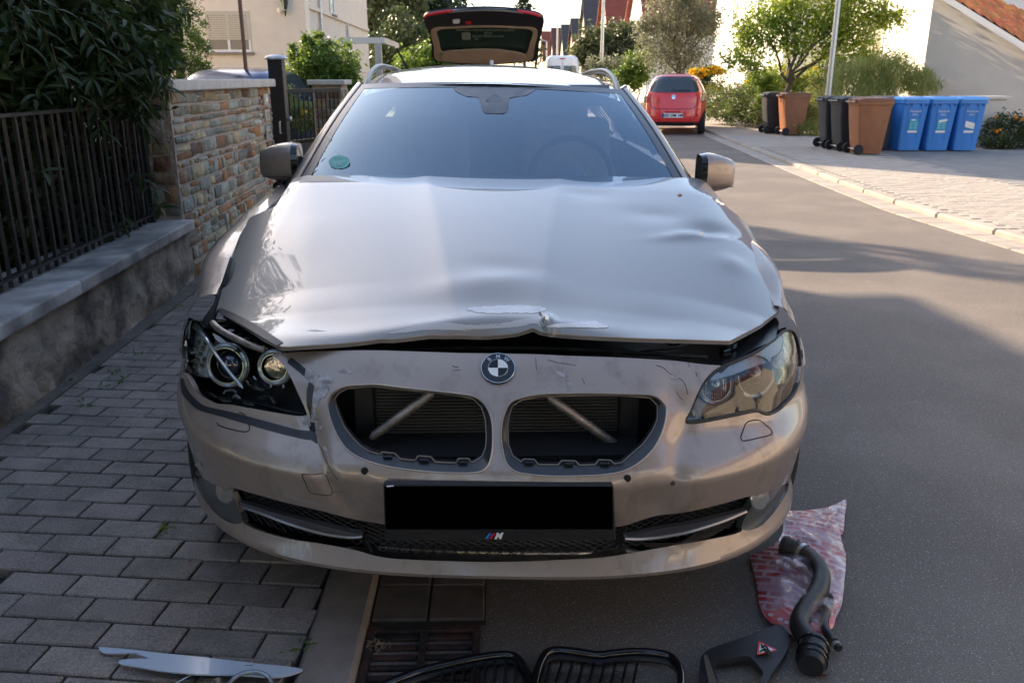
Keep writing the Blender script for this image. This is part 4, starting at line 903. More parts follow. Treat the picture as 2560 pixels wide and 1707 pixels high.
# remaining cover piece, honeycomb reflector, broken bezel bits
lensrem = ZA([(175, 250), (250, 245), (310, 290), (345, 350), (380, 420), (410, 480), (385, 560), (360, 650), (365, 740), (400, 795), (330, 775), (250, 740), (200, 690), (175, 640), (150, 560), (140, 430), (150, 320)])
panel('honeycomb_reflector', lensrem, fs(.030), M('pale_reflector', (.42, .47, .47), .25, metal=.3, coat=.6), hl, step=9, thick=.012)
for j in range(5):
    for i in range(3):
        (u_, v_), = ZA([(235 + i * 68 + (34 if j % 2 else 0) + j * 8, 455 + j * 57)])
        if inside(np.array([(u_, v_)]), np.array(lensrem))[0]:
            p = fskin(np.array([(u_, v_)]), .027)[0]; MB().lathe([(.0, -.001), (.0078, -.001), (.0088, .0016), (.0, .0012)], p, (-.5, -1, .2), 6).build('honeycomb_cell', m_housing, hl)
rem2 = ZA([(130, 330), (160, 260), (240, 240), (300, 270), (350, 340), (330, 380), (200, 420), (185, 640), (260, 740), (400, 800), (330, 790), (200, 740), (140, 620), (120, 460)])
panel('lens_remnant', rem2, fs(.008), m_lens, hl, step=9, thick=.004)
MB().tube(fskin(resamp(ZA([(315, 350), (350, 395), (420, 500), (520, 640), (620, 770), (700, 860), (735, 905)]), 6, False, True), np.float64(-.004)), [.002] + [.0045] * 60, 8).build if False else None
gp_ = fskin(resamp(ZA([(315, 350), (350, 395), (420, 500), (520, 640), (620, 770), (700, 860), (735, 905)]), 8, False, True), -.004); rr_ = [.0025] + [.0048] * (len(gp_) - 2) + [.0008]
MB().tube(gp_, rr_, 8).build('glass_splinter', m_clearpl, hl, smooth=True)
MB().tube(gp_ + np.array([.001, -.003, .001]), [r * .3 for r in rr_], 6).build('splinter_edge', m_chrome, hl, smooth=True)
bez = ZA([(440, 500), (470, 440), (560, 455), (640, 480), (700, 520), (680, 545), (600, 530), (500, 515)]); panel('lamp_brow', bez, fs(.018), m_grf, hl, step=10, thick=.01)
panel('lamp_brow', corner(ZA([(430, 360), (470, 430), (540, 470), (625, 490), (560, 440), (500, 390)]), 2), fs(.01), m_eyelid, hl, step=9, thick=.006)
pipe = fskin(resamp(ZA([(430, 315), (500, 380), (600, 440), (700, 490), (820, 545), (950, 590)]), 8, False, True), .0); pipe = pipe + np.array([0, .01, .012])
MB().tube(pipe, .0085, 10).build('seal_hose', m_rod, car, smooth=True)
low = [([(300, 810), (340, 900), (420, 960), (520, 1000), (700, 1020), (840, 1050), (1000, 1080), (1140, 1120), (1340, 1160)], .006), ([(770, 830), (820, 880), (870, 850), (840, 790)], .003), ([(545, 955), (555, 930), (640, 920), (670, 945)], .003), ([(830, 900), (900, 925), (985, 920), (1000, 890), (950, 870)], .005), ([(480, 980), (560, 1030), (630, 1020), (660, 970), (730, 1030), (840, 1060)], .004), ([(900, 1000), (1000, 980), (1060, 1060)], .006)]
for px, r_ in low: MB().tube(fskin(resamp(ZA(px), 8, False, True), .05), r_, 6).build('broken_bracket', m_housing if r_ > .004 else m_silverpl, hl, smooth=True)
panel('lamp_bracket', corner(ZA([(800, 780), (870, 830), (1010, 880), (990, 925), (880, 925), (790, 860)]), 2), fs(.045), m_gblack, hl, step=8, thick=.01)
panel('lens_shard', corner(ZA([(470, 960), (560, 990), (650, 965), (735, 1035), (845, 1045), (840, 1072), (650, 1050), (520, 1030)]), 2), fs(.03), m_lens, hl, step=8, thick=.004)
for px in (ZA([(1010, 865), (1008, 895)]), ZA([(1130, 870), (1132, 900)]), ZA([(300, 240), (360, 300)])): MB().tube(fskin(np.array(px), .03), .003, 6).build('clip', m_silverpl, hl)
# slam panel brackets behind the left lamp
for i in range(6):
    q = fskin(np.array(ZA([(540 + i * 75, 320 + i * 42)])), .06)[0]; MB().box(q, (.028, .03, .016), rotz(-.5 + i * .2)).build('slam_bracket', m_gblack if i % 2 else m_black, car, bevel=.003)

# ---------------------------------------------------------------- fenders
def fender(sg):
    rings = []; yf_ = lambda z: float(np.interp(z, [.60, .63, .66, .69, .72, .78, .83], [.50, .505, .57, .645, .665, .64, .60]))
    for t in np.linspace(0, 1, 40):
        yl = .50 + 1.22 * t
        zt = np.interp(yl, [.45, .6, .8, 1.0, 1.3, 1.72], [.79, .815, .865, .905, .95, .99]); ar = .372 ** 2 - (yl - .86) ** 2; zb = .34 + math.sqrt(ar) if ar > 0 else .2
        if yl < .62: zb = max(zb, .625)
        r_ = []
        def Y(z): return yf_(z) + (1.72 - yf_(z)) * t
        def X(z, y):
            q = np.clip((LF - (y - float(prof(min(z, .78), 1.)))) / LF, 0, 1); x = Wd(min(z, .80)) * (1 - q ** 2) ** (1 / 3)
            if y > .9: k_ = min(1, (y - .9) / .3); x = x * (1 - k_) + k_ * np.interp(z, [.2, .5, .7, .95, 1.0], [.91, .945, .945, .905, .89])
            return float(x) - (.011 if sg > 0 else -.011)
        for k in np.linspace(0, 1, 9):
            z = zb + (zt - .03 - zb) * k; y = Y(z); r_.append((X(z, y) + (.008 * np.exp(-((z - zb) / .03) ** 2) if ar > 0 and yl > .62 else 0), y, z))
        xo, yo_ = r_[-1][0], r_[-1][1]; xin = np.interp(yo_, [.5, .65, 1.0, 1.72], [.80, .815, .835, .80])
        for k in (1, 2, 3, 4): a = k / 4 * math.pi / 2; r_.append((xo - (xo - xin) * (1 - math.cos(a)) * .9, yo_, zt - .03 + .03 * math.sin(a)))
        r_ += [(xin, yo_, zt - .012), (xin - .008, yo_, zt - .08)]
        rings.append([(sg * x, y - .03 * sg * x, z - .02 * sg * x) for x, y, z in r_])
    o = MB().loft(rings, closed=False, cap=False).build('front_fender', m_paint, car, smooth=True, sharp=50); recalc(o); return o
fR, fL = fender(1), fender(-1)
panel('bonnet_gap', corner([(576, 640), (564, 690), (550, 735), (538, 770), (530, 800), (512, 822), (498, 812), (512, 790), (532, 762), (556, 700)], 2), lambda uv: fskin(uv, .03), m_blackm, fL, step=9, thick=.01)
m_tyre = M('tyre', (.02, .02, .02), .8, bump=.3, bscale=60); m_alloy = M('alloy', (.45, .45, .46), .3, metal=.9)
def wheel(parent, c, r=.33, w_=.23, ax=(1, 0, 0), spokes=5, mr=None):
    t = MB().lathe([(r * .62, -w_ / 2), (r * .94, -w_ / 2), (r, -w_ * .38), (r, w_ * .38), (r * .94, w_ / 2), (r * .62, w_ / 2)], c, ax, 36).build('tyre', m_tyre, parent, smooth=True)
    MB().lathe([(0, .02), (r * .15, .04), (r * .2, .0), (r * .55, -.02), (r * .62, .05), (r * .66, .05), (r * .66, -.05)], Vector(c) + Vector(ax) * (w_ / 2 - .07), ax, 30).build('rim', mr or m_alloy, t, smooth=True); return t
for y_ in (.86, 3.83):
    for s in (-1, 1): wheel(car, (s * .80, y_, .335), ax=(s, 0, 0))
# lower body, doors, rear
def bodyside():
    rings = []
    for yl in np.linspace(1.72, 4.88, 44):
        bl = np.interp(yl, [1.72, 2.5, 4.0, 4.88], [.99, 1.0, 1.03, 1.03]); rz = np.interp(yl, [1.72, 4.0, 4.7, 4.88], [0, 0, .03, .12])
        ar = .372 ** 2 - (yl - 3.83) ** 2; zb = .34 + math.sqrt(ar) if ar > 0 else .2
        zs = np.linspace(zb, bl, 8); xs = np.interp(zs, [.2, .5, .7, .95, 1.05], [.90, .945, .94, .91, .89]) - rz
        rings.append([(x, yl, z) for x, z in zip(xs, zs)])
    return rings
for sg in (-1, 1):
    rg = [[(sg * x, y - .03 * sg * x, z - .02 * sg * x) for x, y, z in r] for r in bodyside()]
    recalc(MB().loft(rg, closed=False, cap=False).build('side_body', m_paint, car, smooth=True))
box('underbody', (0, 2.9, .28), (1.6, 3.6, .12), m_blackm, car)
# ---------------------------------------------------------------- windscreen, pillars, roof
def sc(x, y, z): return (x, y - .03 * x, z - .02 * x)
def ws_pt(s, t, off=0.):
    """s -1..1 across, t 0 base .. 1 header"""
    xe = .745 + (.585 - .745) * t; x = s * xe; ye = 1.60 + .60 * t; yc = 1.42 + .645 * t; y = ye + (yc - ye) * (1 - s * s) ** .9 if abs(s) < 1 else ye
    z = 1.045 + .335 * t + (.02 * t + .0) * (1 - s * s) + .018 * math.sin(math.pi * t); n = np.array([0, -.5, .86])
    return np.array(sc(x, y, z)) + n * off
ns, nt = 32, 16
def grid(f, S, T): return [f(s, t) for t in T for s in S], [(j * len(S) + i, j * len(S) + i + 1, (j + 1) * len(S) + i + 1, (j + 1) * len(S) + i) for j in range(len(T) - 1) for i in range(len(S) - 1)]
V, F = grid(lambda s, t: ws_pt(s, t), np.linspace(-1, 1, ns), np.linspace(-.10, 1, nt)); wsc = mesh('windscreen', V, F, m_glass, car, smooth=True)
m_frit = M('ceramic_band', (.045, .05, .056), .3, coat=.5, coat_rough=.1)
def fritstrip(name, S, T, m=m_frit, off=.0015): V, F = grid(lambda s, t: ws_pt(s, t, off), S, T); return mesh(name, V, F, m, wsc, smooth=True)
fritstrip('top_band', np.linspace(-1, 1, 32), np.linspace(.93, 1, 3)); fritstrip('side_band', np.linspace(-1, -.955, 3), np.linspace(-.1, .93, 12)); fritstrip('side_band', np.linspace(.955, 1, 3), np.linspace(-.1, .93, 12)); fritstrip('bottom_band', np.linspace(-.955, .955, 30), np.linspace(-.1, -.03, 3))
# mirror base patch (follows the outline in the photo)
def ws_skin(uv, off=0.):
    r = rays(uv); out = []
    S = np.linspace(-1, 1, 61); T = np.linspace(-.1, 1, 41); G = np.array([[ws_pt(s, t, off) for s in S] for t in T]).reshape(-1, 3)
    v = G - CAM; d = v / np.linalg.norm(v, axis=1)[:, None]; rn = r / np.linalg.norm(r, axis=1)[:, None]
    for q in rn:
        k = np.argsort(-(d @ q))[:4]; wt = 1 / (1e-7 + 1 - (d[k] @ q)); dist = (np.linalg.norm(v[k], axis=1) * wt).sum() / wt.sum(); out.append(CAM + q * dist)
    return np.array(out)
Z2 = lambda pts: [(800 + x / 2.6133, y / 2.6133) for x, y in pts]
patch = Z2([(870, 575), (900, 605), (960, 630), (1035, 640), (1050, 690), (1070, 735), (1140, 742), (1215, 735), (1235, 690), (1240, 640), (1320, 630), (1380, 605), (1410, 585), (1300, 572), (1100, 568)])
panel('mirror_base_patch', patch, lambda uv: ws_skin(uv, .002), M('patch_grey', (.05, .056, .064), .3, coat=.5, coat_rough=.1), wsc, step=12, thick=.004)
panel('rain_sensor_window', Z2([(1130, 618), (1155, 618), (1190, 660), (1085, 660)]), lambda uv: ws_skin(uv, .0035), M('sensor_window', (.10, .12, .14), .3), wsc, step=10, thick=.002)
stk = lambda uv: ws_skin(uv, -.002)
e_ = [(848 + 26 * math.cos(a), 405 + 17 * math.sin(a)) for a in np.linspace(0, 2 * math.pi, 24, endpoint=False)]
m_stick = M('green_sticker', (.12, .45, .40), .5)
stkr = panel('emission_sticker', e_, lambda uv: ws_skin(uv, .003), m_stick, wsc, step=6, thick=.001); stkr['label'] = 'round pale green emission sticker'
pA = ws_skin(np.array([(848, 411)]), .005)[0]; text('GG DM 12', .014, frame(pA, (1, .05, 0), (0, .5, .86)), m_white, stkr, 'sticker_lettering')
# header strip, A pillars, roof
def loft_strip(name, fa, fb, T, m, parent, mid=.012, th=.02):
    rg = []
    for t in T:
        a, b = Vector(fa(t)), Vector(fb(t)); n = (b - a).normalized(); up = Vector((0, -.35, .94)); rg.append([a - up * th, a, a + (b - a) * .25 + up * mid * .8, (a + b) / 2 + up * mid, a + (b - a) * .75 + up * mid * .7, b, b - up * th])
    return recalc(MB().loft(rg, closed=False, cap=False).build(name, m, parent, smooth=True, sharp=60))
for sg in (-1, 1):
    gask = lambda t, sg=sg: sc(sg * (.745 - .16 * t + .0), 1.60 + .60 * t, 1.045 + .335 * t + .018 * math.sin(math.pi * t))
    o1 = lambda t, sg=sg: sc(sg * (.757 - .16 * t), 1.60 + .60 * t, 1.043 + .335 * t + .018 * math.sin(math.pi * t))
    o2 = lambda t, sg=sg: sc(sg * (.815 - .175 * t), 1.66 + .60 * t, 1.015 + .345 * t + .018 * math.sin(math.pi * t))
    loft_strip('windscreen_gasket', gask, o1, np.linspace(-.08, 1.01, 14), m_rubber, car, .002, .01)
    loft_strip('a_pillar', o1, o2, np.linspace(-.15, 1.03, 16), m_paint, car, .012, .02)
    # door frame trim behind the pillar and roof side
    o3 = lambda t, sg=sg: sc(sg * (.845 - .18 * t), 1.72 + .62 * t, 1.0 + .345 * t)
    loft_strip('door_frame_trim', o2, o3, np.linspace(-.05, 1.0, 12), m_gblack, car, .004, .02)
def roof_pt(s, t):
    y = 2.065 + 2.6 * t; xe = np.interp(y, [2.06, 2.6, 3.6, 4.66], [.575, .60, .60, .57]); zc = np.interp(y, [2.06, 2.25, 2.5, 2.8, 3.1, 3.6, 4.1, 4.66], [1.40, 1.432, 1.460, 1.480, 1.488, 1.484, 1.462, 1.40])
    zc = 1.40 + .090 * math.sin(min(1, (y - 2.065) / 1.15) * math.pi / 2) if y < 3.2 else zc + .002
    if t == 0: pass
    ye = y + .135 * s * s * max(0, 1 - t * 3)
    return sc(s * xe, ye, zc - .045 * s * s - .02 * s ** 6)
V, F = grid(roof_pt, np.linspace(-1, 1, 33), np.linspace(-.012, 1, 40)); mesh('roof', V, F, m_painth, car, smooth=True)
for sg in (-1, 1):
    rg = []
    for y in np.linspace(2.2, 4.7, 24):
        b = roof_pt(sg * .99, (y - 2.065) / 2.6); rg.append([b, (b[0] + sg * .035, b[1], b[2] - .02), (b[0] + sg * .06, b[1], b[2] - .05), (sg * .90, b[1], 1.02)])
    g = [[r[0], r[1], r[2]] for r in rg]; recalc(MB().loft(g, closed=False, cap=False).build('roof_side', m_paint, car, smooth=True))
    g = [[r[2], r[3]] for r in rg[2:-1]]; recalc(MB().loft(g, closed=False, cap=False).build('side_window', m_dark_glass, car))
    for yb in (2.95, 3.95, 4.62): box('window_pillar', (sg * .80, yb, 1.20), (.05, .07, .40), m_gblack, car, rot=Matrix.Rotation(-sg * .55, 3, 'Y'))
    pth = []; 
    for k, y in enumerate(np.linspace(2.22, 4.5, 30)):
        b = roof_pt(sg * .97, (y - 2.065) / 2.6); lift = .030 * min(1, math.sin(min(1, (y - 2.22) / .75) * math.pi / 2)) * min(1, (4.5 - y) / .25 + .05); pth.append((b[0] + sg * (.012 + .012), b[1], b[2] + lift + .008))
    MB().tube(pth, [.008] + [.0135] * 28 + [.008], 10, flat=1.15).build('roof_rail', M('rail_satin', (.07, .068, .066), .35, metal=.7), car, smooth=True)
MB().tube([sc(.004, 4.3, 1.46), sc(.004, 4.36, 1.53)], .012, 8).build('antenna_fin', m_whitepl, car)
tg = MB(); tg.add([sc(-.57, 4.66, 1.36), sc(.57, 4.66, 1.36), sc(.84, 4.88, 1.0), sc(-.84, 4.88, 1.0), sc(-.86, 4.92, .3), sc(.86, 4.92, .3)], [(0, 1, 2, 3), (3, 2, 5, 4)]); tg.build('tailgate', m_paint, car)
# ---------------------------------------------------------------- interior
m_int = M('interior_fabric', (.24, .26, .30), .8, var=.2); m_dash = M('dashboard', (.09, .10, .11), .65)
MB().loft([[sc(x, 1.50 + .1 * abs(x), .98), sc(x, 1.62, 1.005), sc(x, 1.85, 1.0 + .02 * math.exp(-((x - .36) / .2) ** 2)), sc(x, 2.0, .95), sc(x, 2.02, .6)] for x in np.linspace(-.78, .78, 20)], closed=False, cap=False).build('dashboard', m_dash, car, smooth=True)
box('cabin_floor', (0, 3.1, .42), (1.6, 2.6, .05), m_blackm, car)
def cushion(name, c, d, rx, parent, m=m_int):
    o = MB().box((0, 0, 0), d, None).build(name, m, parent, smooth=True, bevel=min(d) * .38, seg=3); o.data.transform(Matrix.Translation(c) @ Matrix.Rotation(rx, 4, 'X')); return o
for sx_ in (-.37, .37):
    st = cushion('front_seat', (sx_, 2.75, .92), (.50, .16, .62), -.32, car); cushion('headrest', (sx_, 2.90, 1.27), (.28, .12, .20), -.2, st); cushion('seat_cushion', (sx_, 2.45, .62), (.50, .52, .16), .1, st)
    for q in (-.06, .06): MB().tube([(sx_ + q, 2.86, 1.12), (sx_ + q, 2.88, 1.22)], .006, 6).build('headrest_rod', m_chrome, st)
rs = cushion('rear_bench', (0, 3.7, .90), (1.25, .16, .55), -.3, car)
for sx_ in (-.38, .38): cushion('headrest', (sx_, 3.80, 1.2), (.26, .1, .16), -.2, rs)
sw_ = MB().torus((.36, 2.13, .985), (0, -.93, .36), .185, .015, 40, 8).build('steering_wheel', M('wheel_leather', (.05, .055, .065), .35), car, smooth=True); MB().lathe([(0, .02), (.06, .015), (.07, -.01)], (.36, 2.14, .98), (0, -.93, .36), 16).build('airbag_cover', m_int, sw_, smooth=True)
for a_ in (0, 180, 270): MB().tube([(.36, 2.14, .98), (.36 + .17 * math.cos(R(a_)), 2.135 + .06 * math.sin(R(a_)), .98 + .165 * math.sin(R(a_)))], .014, 6).build('spoke', m_int, sw_)
MB().tube([sc(.30 - .02, 2.0, 1.325), sc(.29, 2.0, 1.325)], .001, 4).build if False else None
vis_ = cushion('sun_visor', sc(.33, 2.20, 1.352), (.40, .015, .10), -.5, car, M('visor', (.20, .21, .24), .7))
nt_ = MB()
for k in range(40): nt_.tube([(-.55 + k * .028, 4.0, 1.05), (-.55 + k * .028, 4.0, 1.40)], .0012, 3)
for k in range(12): nt_.tube([(-.55, 4.0, 1.08 + k * .028), (.55, 4.0, 1.08 + k * .028)], .0012, 3)
tag(nt_.build('luggage_net', M('net', (.3, .3, .3), .7), car), kind='stuff')
# ---------------------------------------------------------------- door mirrors
def mirror(sg, yo, cz, x0, x1):
    """housing lofted across x, from the inner (glass side open) end to the rounded outer end"""
    rg = []; n = 20; XS = np.linspace(0, 1, 14); cx0, cx1 = x0, x1
    for t in XS:
        x = cx0 + (cx1 - cx0) * t; hh = .080 * (1 - .38 * t ** 2.2) * (1 if t < .93 else .85); dd = .085 * (1 - .4 * t ** 3); zc = cz + .012 - .010 * t; yc = yo + .05 * t
        if t == 1: hh *= .45; dd *= .4
        if t == 0: hh *= .96
        r_ = []
        for k in range(n):
            a = 2 * math.pi * k / n; ca_, sa_ = math.cos(a), math.sin(a); e = .62
            r_.append((x, yc + dd * abs(ca_) ** e * (1 if ca_ > 0 else -1) * (1 if ca_ < 0 else .5), zc + hh * abs(sa_) ** e * (1 if sa_ > 0 else -1)))
        rg.append(r_)
    o = recalc(MB().loft(rg).build('door_mirror', m_paint, car, smooth=True, sharp=60))
    b = [[(p[0], p[1] - .002, p[2]) for p in r_] for r_ in rg]
    # black inner band and lower shell line
    ib = [[(cx0 - (cx1 - cx0) * .16, yo + (p[1] - yo) * .97, cz + (p[2] - cz) * .96) for p in rg[0]], [(p[0] , p[1], p[2]) for p in rg[0]]]
    recalc(MB().loft(ib).build('mirror_glass_frame', m_gblack, o, smooth=True, sharp=40))
    lo_ = [(cx0 + (cx1 - cx0) * t, yo + .05 * t - .085 * (1 - .4 * t ** 3) - .0008, cz - .042 - .006 * t) for t in np.linspace(.0, .9, 12)]
    MB().tube(lo_, .0018, 5).build('shell_gap', m_scr, o)
    arm = MB().tube([(x0 + (x1 - x0) * .35, yo + .02, cz - .082), (x0 - sg * .02, yo + .01, cz - .105), (x0 - sg * .11, yo, cz - .115), (x0 - sg * .19, yo - .02, cz - .125)], [.03, .042, .045, .05], 10, flat=.6).build('mirror_foot', m_black, car, smooth=True)
    return o
a, b = aty(738, 404, 1.80), aty(645, 412, 1.80); mirror(-1, 1.80, float(a[2]) - .012, float(a[0]), float(b[0]))
a, b = aty(1757, 430, 1.80), aty(1841, 440, 1.80); mirror(1, 1.80, float(a[2]) - .012, float(a[0]), float(b[0]))
# ================================================================ PLANTS
def leaves_mesh(name, P, size, m, parent, aspect=.45, droop=.3, up=None, jitter=.35, fold=.25):
    """many leaves in one mesh: each a folded pointed blade of two quads"""
    n = len(P); d = rng.normal(size=(n, 3)); d[:, 2] = d[:, 2] * .6 - droop
    if up is not None: d = d * .5 + up
    d /= np.linalg.norm(d, axis=1)[:, None]; t = rng.normal(size=(n, 3)); s = np.cross(d, t); s /= np.linalg.norm(s, axis=1)[:, None]; nn = np.cross(s, d)
    L_ = (size * (1 + jitter * rng.uniform(-1, 1, n)))[:, None]; W_ = L_ * aspect / 2
    a = P; b = P + d * L_ * .45 + s * W_ + nn * W_ * fold; c = P + d * L_ + nn * 0 - np.array([0, 0, 1]) * L_ * .12; e = P + d * L_ * .45 - s * W_ + nn * W_ * fold; mid = P + d * L_ * .5
    V = np.empty((n * 4, 3)); V[0::4] = a; V[1::4] = b; V[2::4] = c; V[3::4] = e
    me = bpy.data.meshes.new(name); me.vertices.add(n * 4); me.vertices.foreach_set('co', V.ravel()); idx = np.arange(n * 4).reshape(n, 4)
    tri = np.empty((n * 2, 3), int); tri[0::2] = idx[:, [0, 1, 2]]; tri[1::2] = idx[:, [0, 2, 3]]
    me.loops.add(n * 6); me.loops.foreach_set('vertex_index', tri.ravel()); me.polygons.add(n * 2); me.polygons.foreach_set('loop_start', np.arange(0, n * 6, 3)); me.polygons.foreach_set('loop_total', np.full(n * 2, 3))
    at = me.attributes.new('tint', 'FLOAT', 'FACE'); at.data.foreach_set('value', np.repeat(rng.random(n), 2)); me.update(calc_edges=True); me.materials.append(m)
    o = bpy.data.objects.new(name, me); col.objects.link(o); adopt(o, parent); return o
def blob_pts(blobs, n, hollow=.55, clump=60, csz=.16):
    """leaf positions gathered in clumps spread through ellipsoids"""
    vol = np.array([b[1][0] * b[1][1] * b[1][2] for b in blobs]); pr = vol ** .67; pr = pr / pr.sum(); out = []
    k = rng.choice(len(blobs), size=max(1, n // clump), p=pr)
    for i in k:
        c, r = np.array(blobs[i][0]), np.array(blobs[i][1]); d = rng.normal(size=3); d /= np.linalg.norm(d); rad = (hollow + (1 - hollow) * rng.random() ** .6) * rng.uniform(.86, 1.06)
        q = c + d * r * rad; out.append(q + rng.normal(size=(clump, 3)) * r.mean() * csz * rng.uniform(.6, 1.3))
    return np.vstack(out)
LM = dict(
    laurel=leafmat('leaf_laurel', (.022, .042, .013), (.05, .08, .02), .28, .38), yew=leafmat('leaf_yew', (.03, .06, .012), (.09, .15, .025), .35, .6),
    bush=leafmat('leaf_bush', (.06, .12, .02), (.16, .24, .04), .4), maple=leafmat('leaf_maple', (.10, .17, .025), (.28, .34, .04), .45, nsc=.5), silver=leafmat('leaf_silver', (.10, .12, .06), (.28, .28, .18), .3, nsc=.6),
    far=leafmat('leaf_far', (.055, .075, .028), (.12, .135, .055), .3, nsc=.35), conifer=leafmat('leaf_conifer', (.02, .04, .016), (.045, .07, .03), .2), dark=leafmat('leaf_dark', (.03, .05, .018), (.07, .09, .03), .3),
    bed=leafmat('leaf_bed', (.05, .09, .025), (.12, .15, .04), .4), grass=leafmat('blade_reed', (.18, .22, .06), (.36, .38, .14), .45), yellow=leafmat('petal_yellow', (.75, .50, .01), (.85, .62, .03), .3), orange=leafmat('petal_orange', (.65, .25, .01), (.7, .35, .02), .3), purple=leafmat('petal_purple', (.25, .08, .22), (.4, .2, .35), .3), red=leafmat('petal_red', (.5, .06, .03), (.6, .2, .1), .3))
def limb(p, q, r0, r1, k=5, wob=.06):
    p, q = Vector(p), Vector(q); L_ = (q - p).length; pts = [p.lerp(q, i / k) + Vector((random.uniform(-1, 1), random.uniform(-1, 1), random.uniform(-.4, .4))) * wob * L_ * (1 if 0 < i < k else 0) for i in range(k + 1)]
    return pts, [r0 + (r1 - r0) * i / k for i in range(k + 1)]
def plant(name, label, cat, base, blobs, n, size, mat, trunk=None, group=None, clump=60, hollow=.5, flowers=None, aspect=.45, droop=.3, csz=.16, up=None, stems=5, crown='crown'):
    t = thing(name, label, cat, base, group); b = Vector(base)
    tb = MB(); tr = trunk or .03
    cs = sorted(blobs, key=lambda q: -q[1][0])[:8]
    fork = b + Vector((0, 0, max(.15, (min(q[0][2] - q[1][2] * .3 for q in blobs) - b.z) * .75)))
    if trunk:
        p_, r_ = limb(b, fork, tr, tr * .75); tb.tube(p_, r_, 8)
        for q in cs:
            e_ = Vector(q[0]) + Vector((0, 0, q[1][2] * .35)); p_, r_ = limb(fork - Vector((0, 0, .02)), e_, tr * .5, tr * .1, 6, .07); tb.tube(p_, r_, 6)
            for _ in range(3): w_ = Vector(q[0]) + Vector([random.uniform(-1, 1) * k * .8 for k in q[1]]); p2, r2 = limb(p_[3], w_, tr * .25, tr * .06, 4, .08); tb.tube(p2, r2, 5)
    else:
        for _ in range(stems): q = random.choice(blobs); w_ = Vector(q[0]) + Vector([random.uniform(-1, 1) * k * .6 for k in q[1]]); p_, r_ = limb((b.x + random.uniform(-1, 1) * .3 * q[1][0], b.y + random.uniform(-1, 1) * .3 * q[1][1], b.z), w_, .012, .004); tb.tube(p_, r_, 5)
    tb.build('trunk' if trunk else 'stems', m_bark, t, smooth=True)
    c = leaves_mesh(crown, blob_pts(blobs, n, hollow, clump, csz), size, LM[mat], t, aspect, droop, up); c['kind'] = 'stuff'
    if flowers:
        fm, fn, fs_, top = flowers; P = blob_pts([((q[0][0], q[0][1], q[0][2] + q[1][2] * top), (q[1][0], q[1][1], q[1][2] * .45)) for q in blobs], fn, .4, 12, .06); f = leaves_mesh('blossom', P, fs_, LM[fm], t, .9, -.4); f['kind'] = 'stuff'
    return t
def B(u, v, y, r): p = aty(u, v, y); return ((float(p[0]), float(p[1]), float(p[2])), tuple(r) if hasattr(r, '__len__') else (r, r, r))

# big glossy-leaved hedge shrub behind and over the fence
hs_ = thing('laurel_hedge', 'large dark leafy hedge shrub spilling over the iron fence on the left', 'hedge', (-3.1, 2.8, 0))
hb = [((-3.1, 1.0, 1.6), (.75, .8, .9)), ((-3.0, 2.2, 1.75), (.70, .9, .75)), ((-3.0, 3.4, 1.8), (.62, .8, .70)), ((-2.75, 2.9, 1.45), (.42, .8, .38)), ((-2.7, 1.8, 1.5), (.45, .7, .42)), ((-3.3, 2.8, 2.2), (.8, 1.1, .6)), ((-3.1, 3.5, 2.3), (.6, .6, .5)), ((-3.3, 4.6, 1.75), (.65, .7, .65)), ((-3.0, .2, 1.9), (.8, .8, .8)), ((-3.2, 1.6, 2.5), (.9, .9, .6)), ((-3.5, 2.5, .9), (.55, 1.6, .7)), ((-3.4, 4.2, 2.25), (.42, .5, .4)), ((-3.6, 3.8, 1.2), (.6, 1.2, .8)), ((-3.4, -.6, 1.8), (1, 1, 1.2)), ((-3.6, 4.9, 1.2), (.5, .6, .6))]
tb = MB()
for _ in range(34):
    q = random.choice(hb); p_, r_ = limb((random.uniform(-3.4, -2.7), random.uniform(.2, 4.4), .3), Vector(q[0]) + Vector([random.uniform(-.8, .8) * k for k in q[1]]), .016, .004, 6, .05); tb.tube(p_, r_, 5)
tb.build('branches', M('hedge_bark', (.07, .035, .018), .8), hs_, smooth=True)
hb += [B(200, 450, 4.2, (.5, .6, .6)), B(275, 400, 4.6, (.4, .5, .6)), B(240, 520, 4.5, (.5, .6, .4)), B(100, 480, 3.4, (.4, .5, .5)), ((-3.7, 3.0, 3.5), (.9, 1.6, .7)), ((-3.9, 5.2, 3.2), (.8, 1.2, 1.0)), ((-3.8, 4.4, 4.3), (1.0, 1.6, .8)), ((-3.8, 1.5, 4.0), (.9, 1.5, .8)), ((-3.5, 3.0, 2.7), (.9, 1.3, .6)), ((-2.95, 2.6, .95), (.35, 1.3, .5)), ((-3.0, 3.9, 2.0), (.5, .5, .5)), ((-3.9, 3.4, 1.6), (.5, 1.6, 1.0)), ((-3.9, 1.2, 1.5), (.5, 1.6, 1.2)), ((-2.85, .8, 1.0), (.4, 1.0, .5)), ((-2.85, 1.5, .85), (.35, 1.1, .55)), ((-2.85, 3.1, .85), (.35, 1.0, .55)), ((-3.2, 2.2, .5), (.4, 1.8, .5)), ((-3.45, 1.4, .9), (.35, 1.6, .75)), ((-3.45, 3.4, .9), (.35, 1.4, .75)), B(330, 60, 3.8, .36), B(330, 120, 4.0, .22), B(300, 130, 3.4, .36), B(250, 40, 3.4, .42), B(330, 5, 4.2, .32)]
Ph = blob_pts(hb, 135000, .45, 22, .12)
Ph = Ph[~((Ph[:, 0] > -2.22) & (Ph[:, 2] < 1.2))]
Ph = Ph[~((Ph[:, 0] > -.352 * (Ph[:, 1] + 1.75)) & (Ph[:, 1] > 3.3) & (Ph[:, 2] > 1.3))]      # clipped back from the wall cap
leaves_mesh('foliage', Ph, .10, LM['laurel'], hs_, .30, .45, fold=.35)['kind'] = 'stuff'
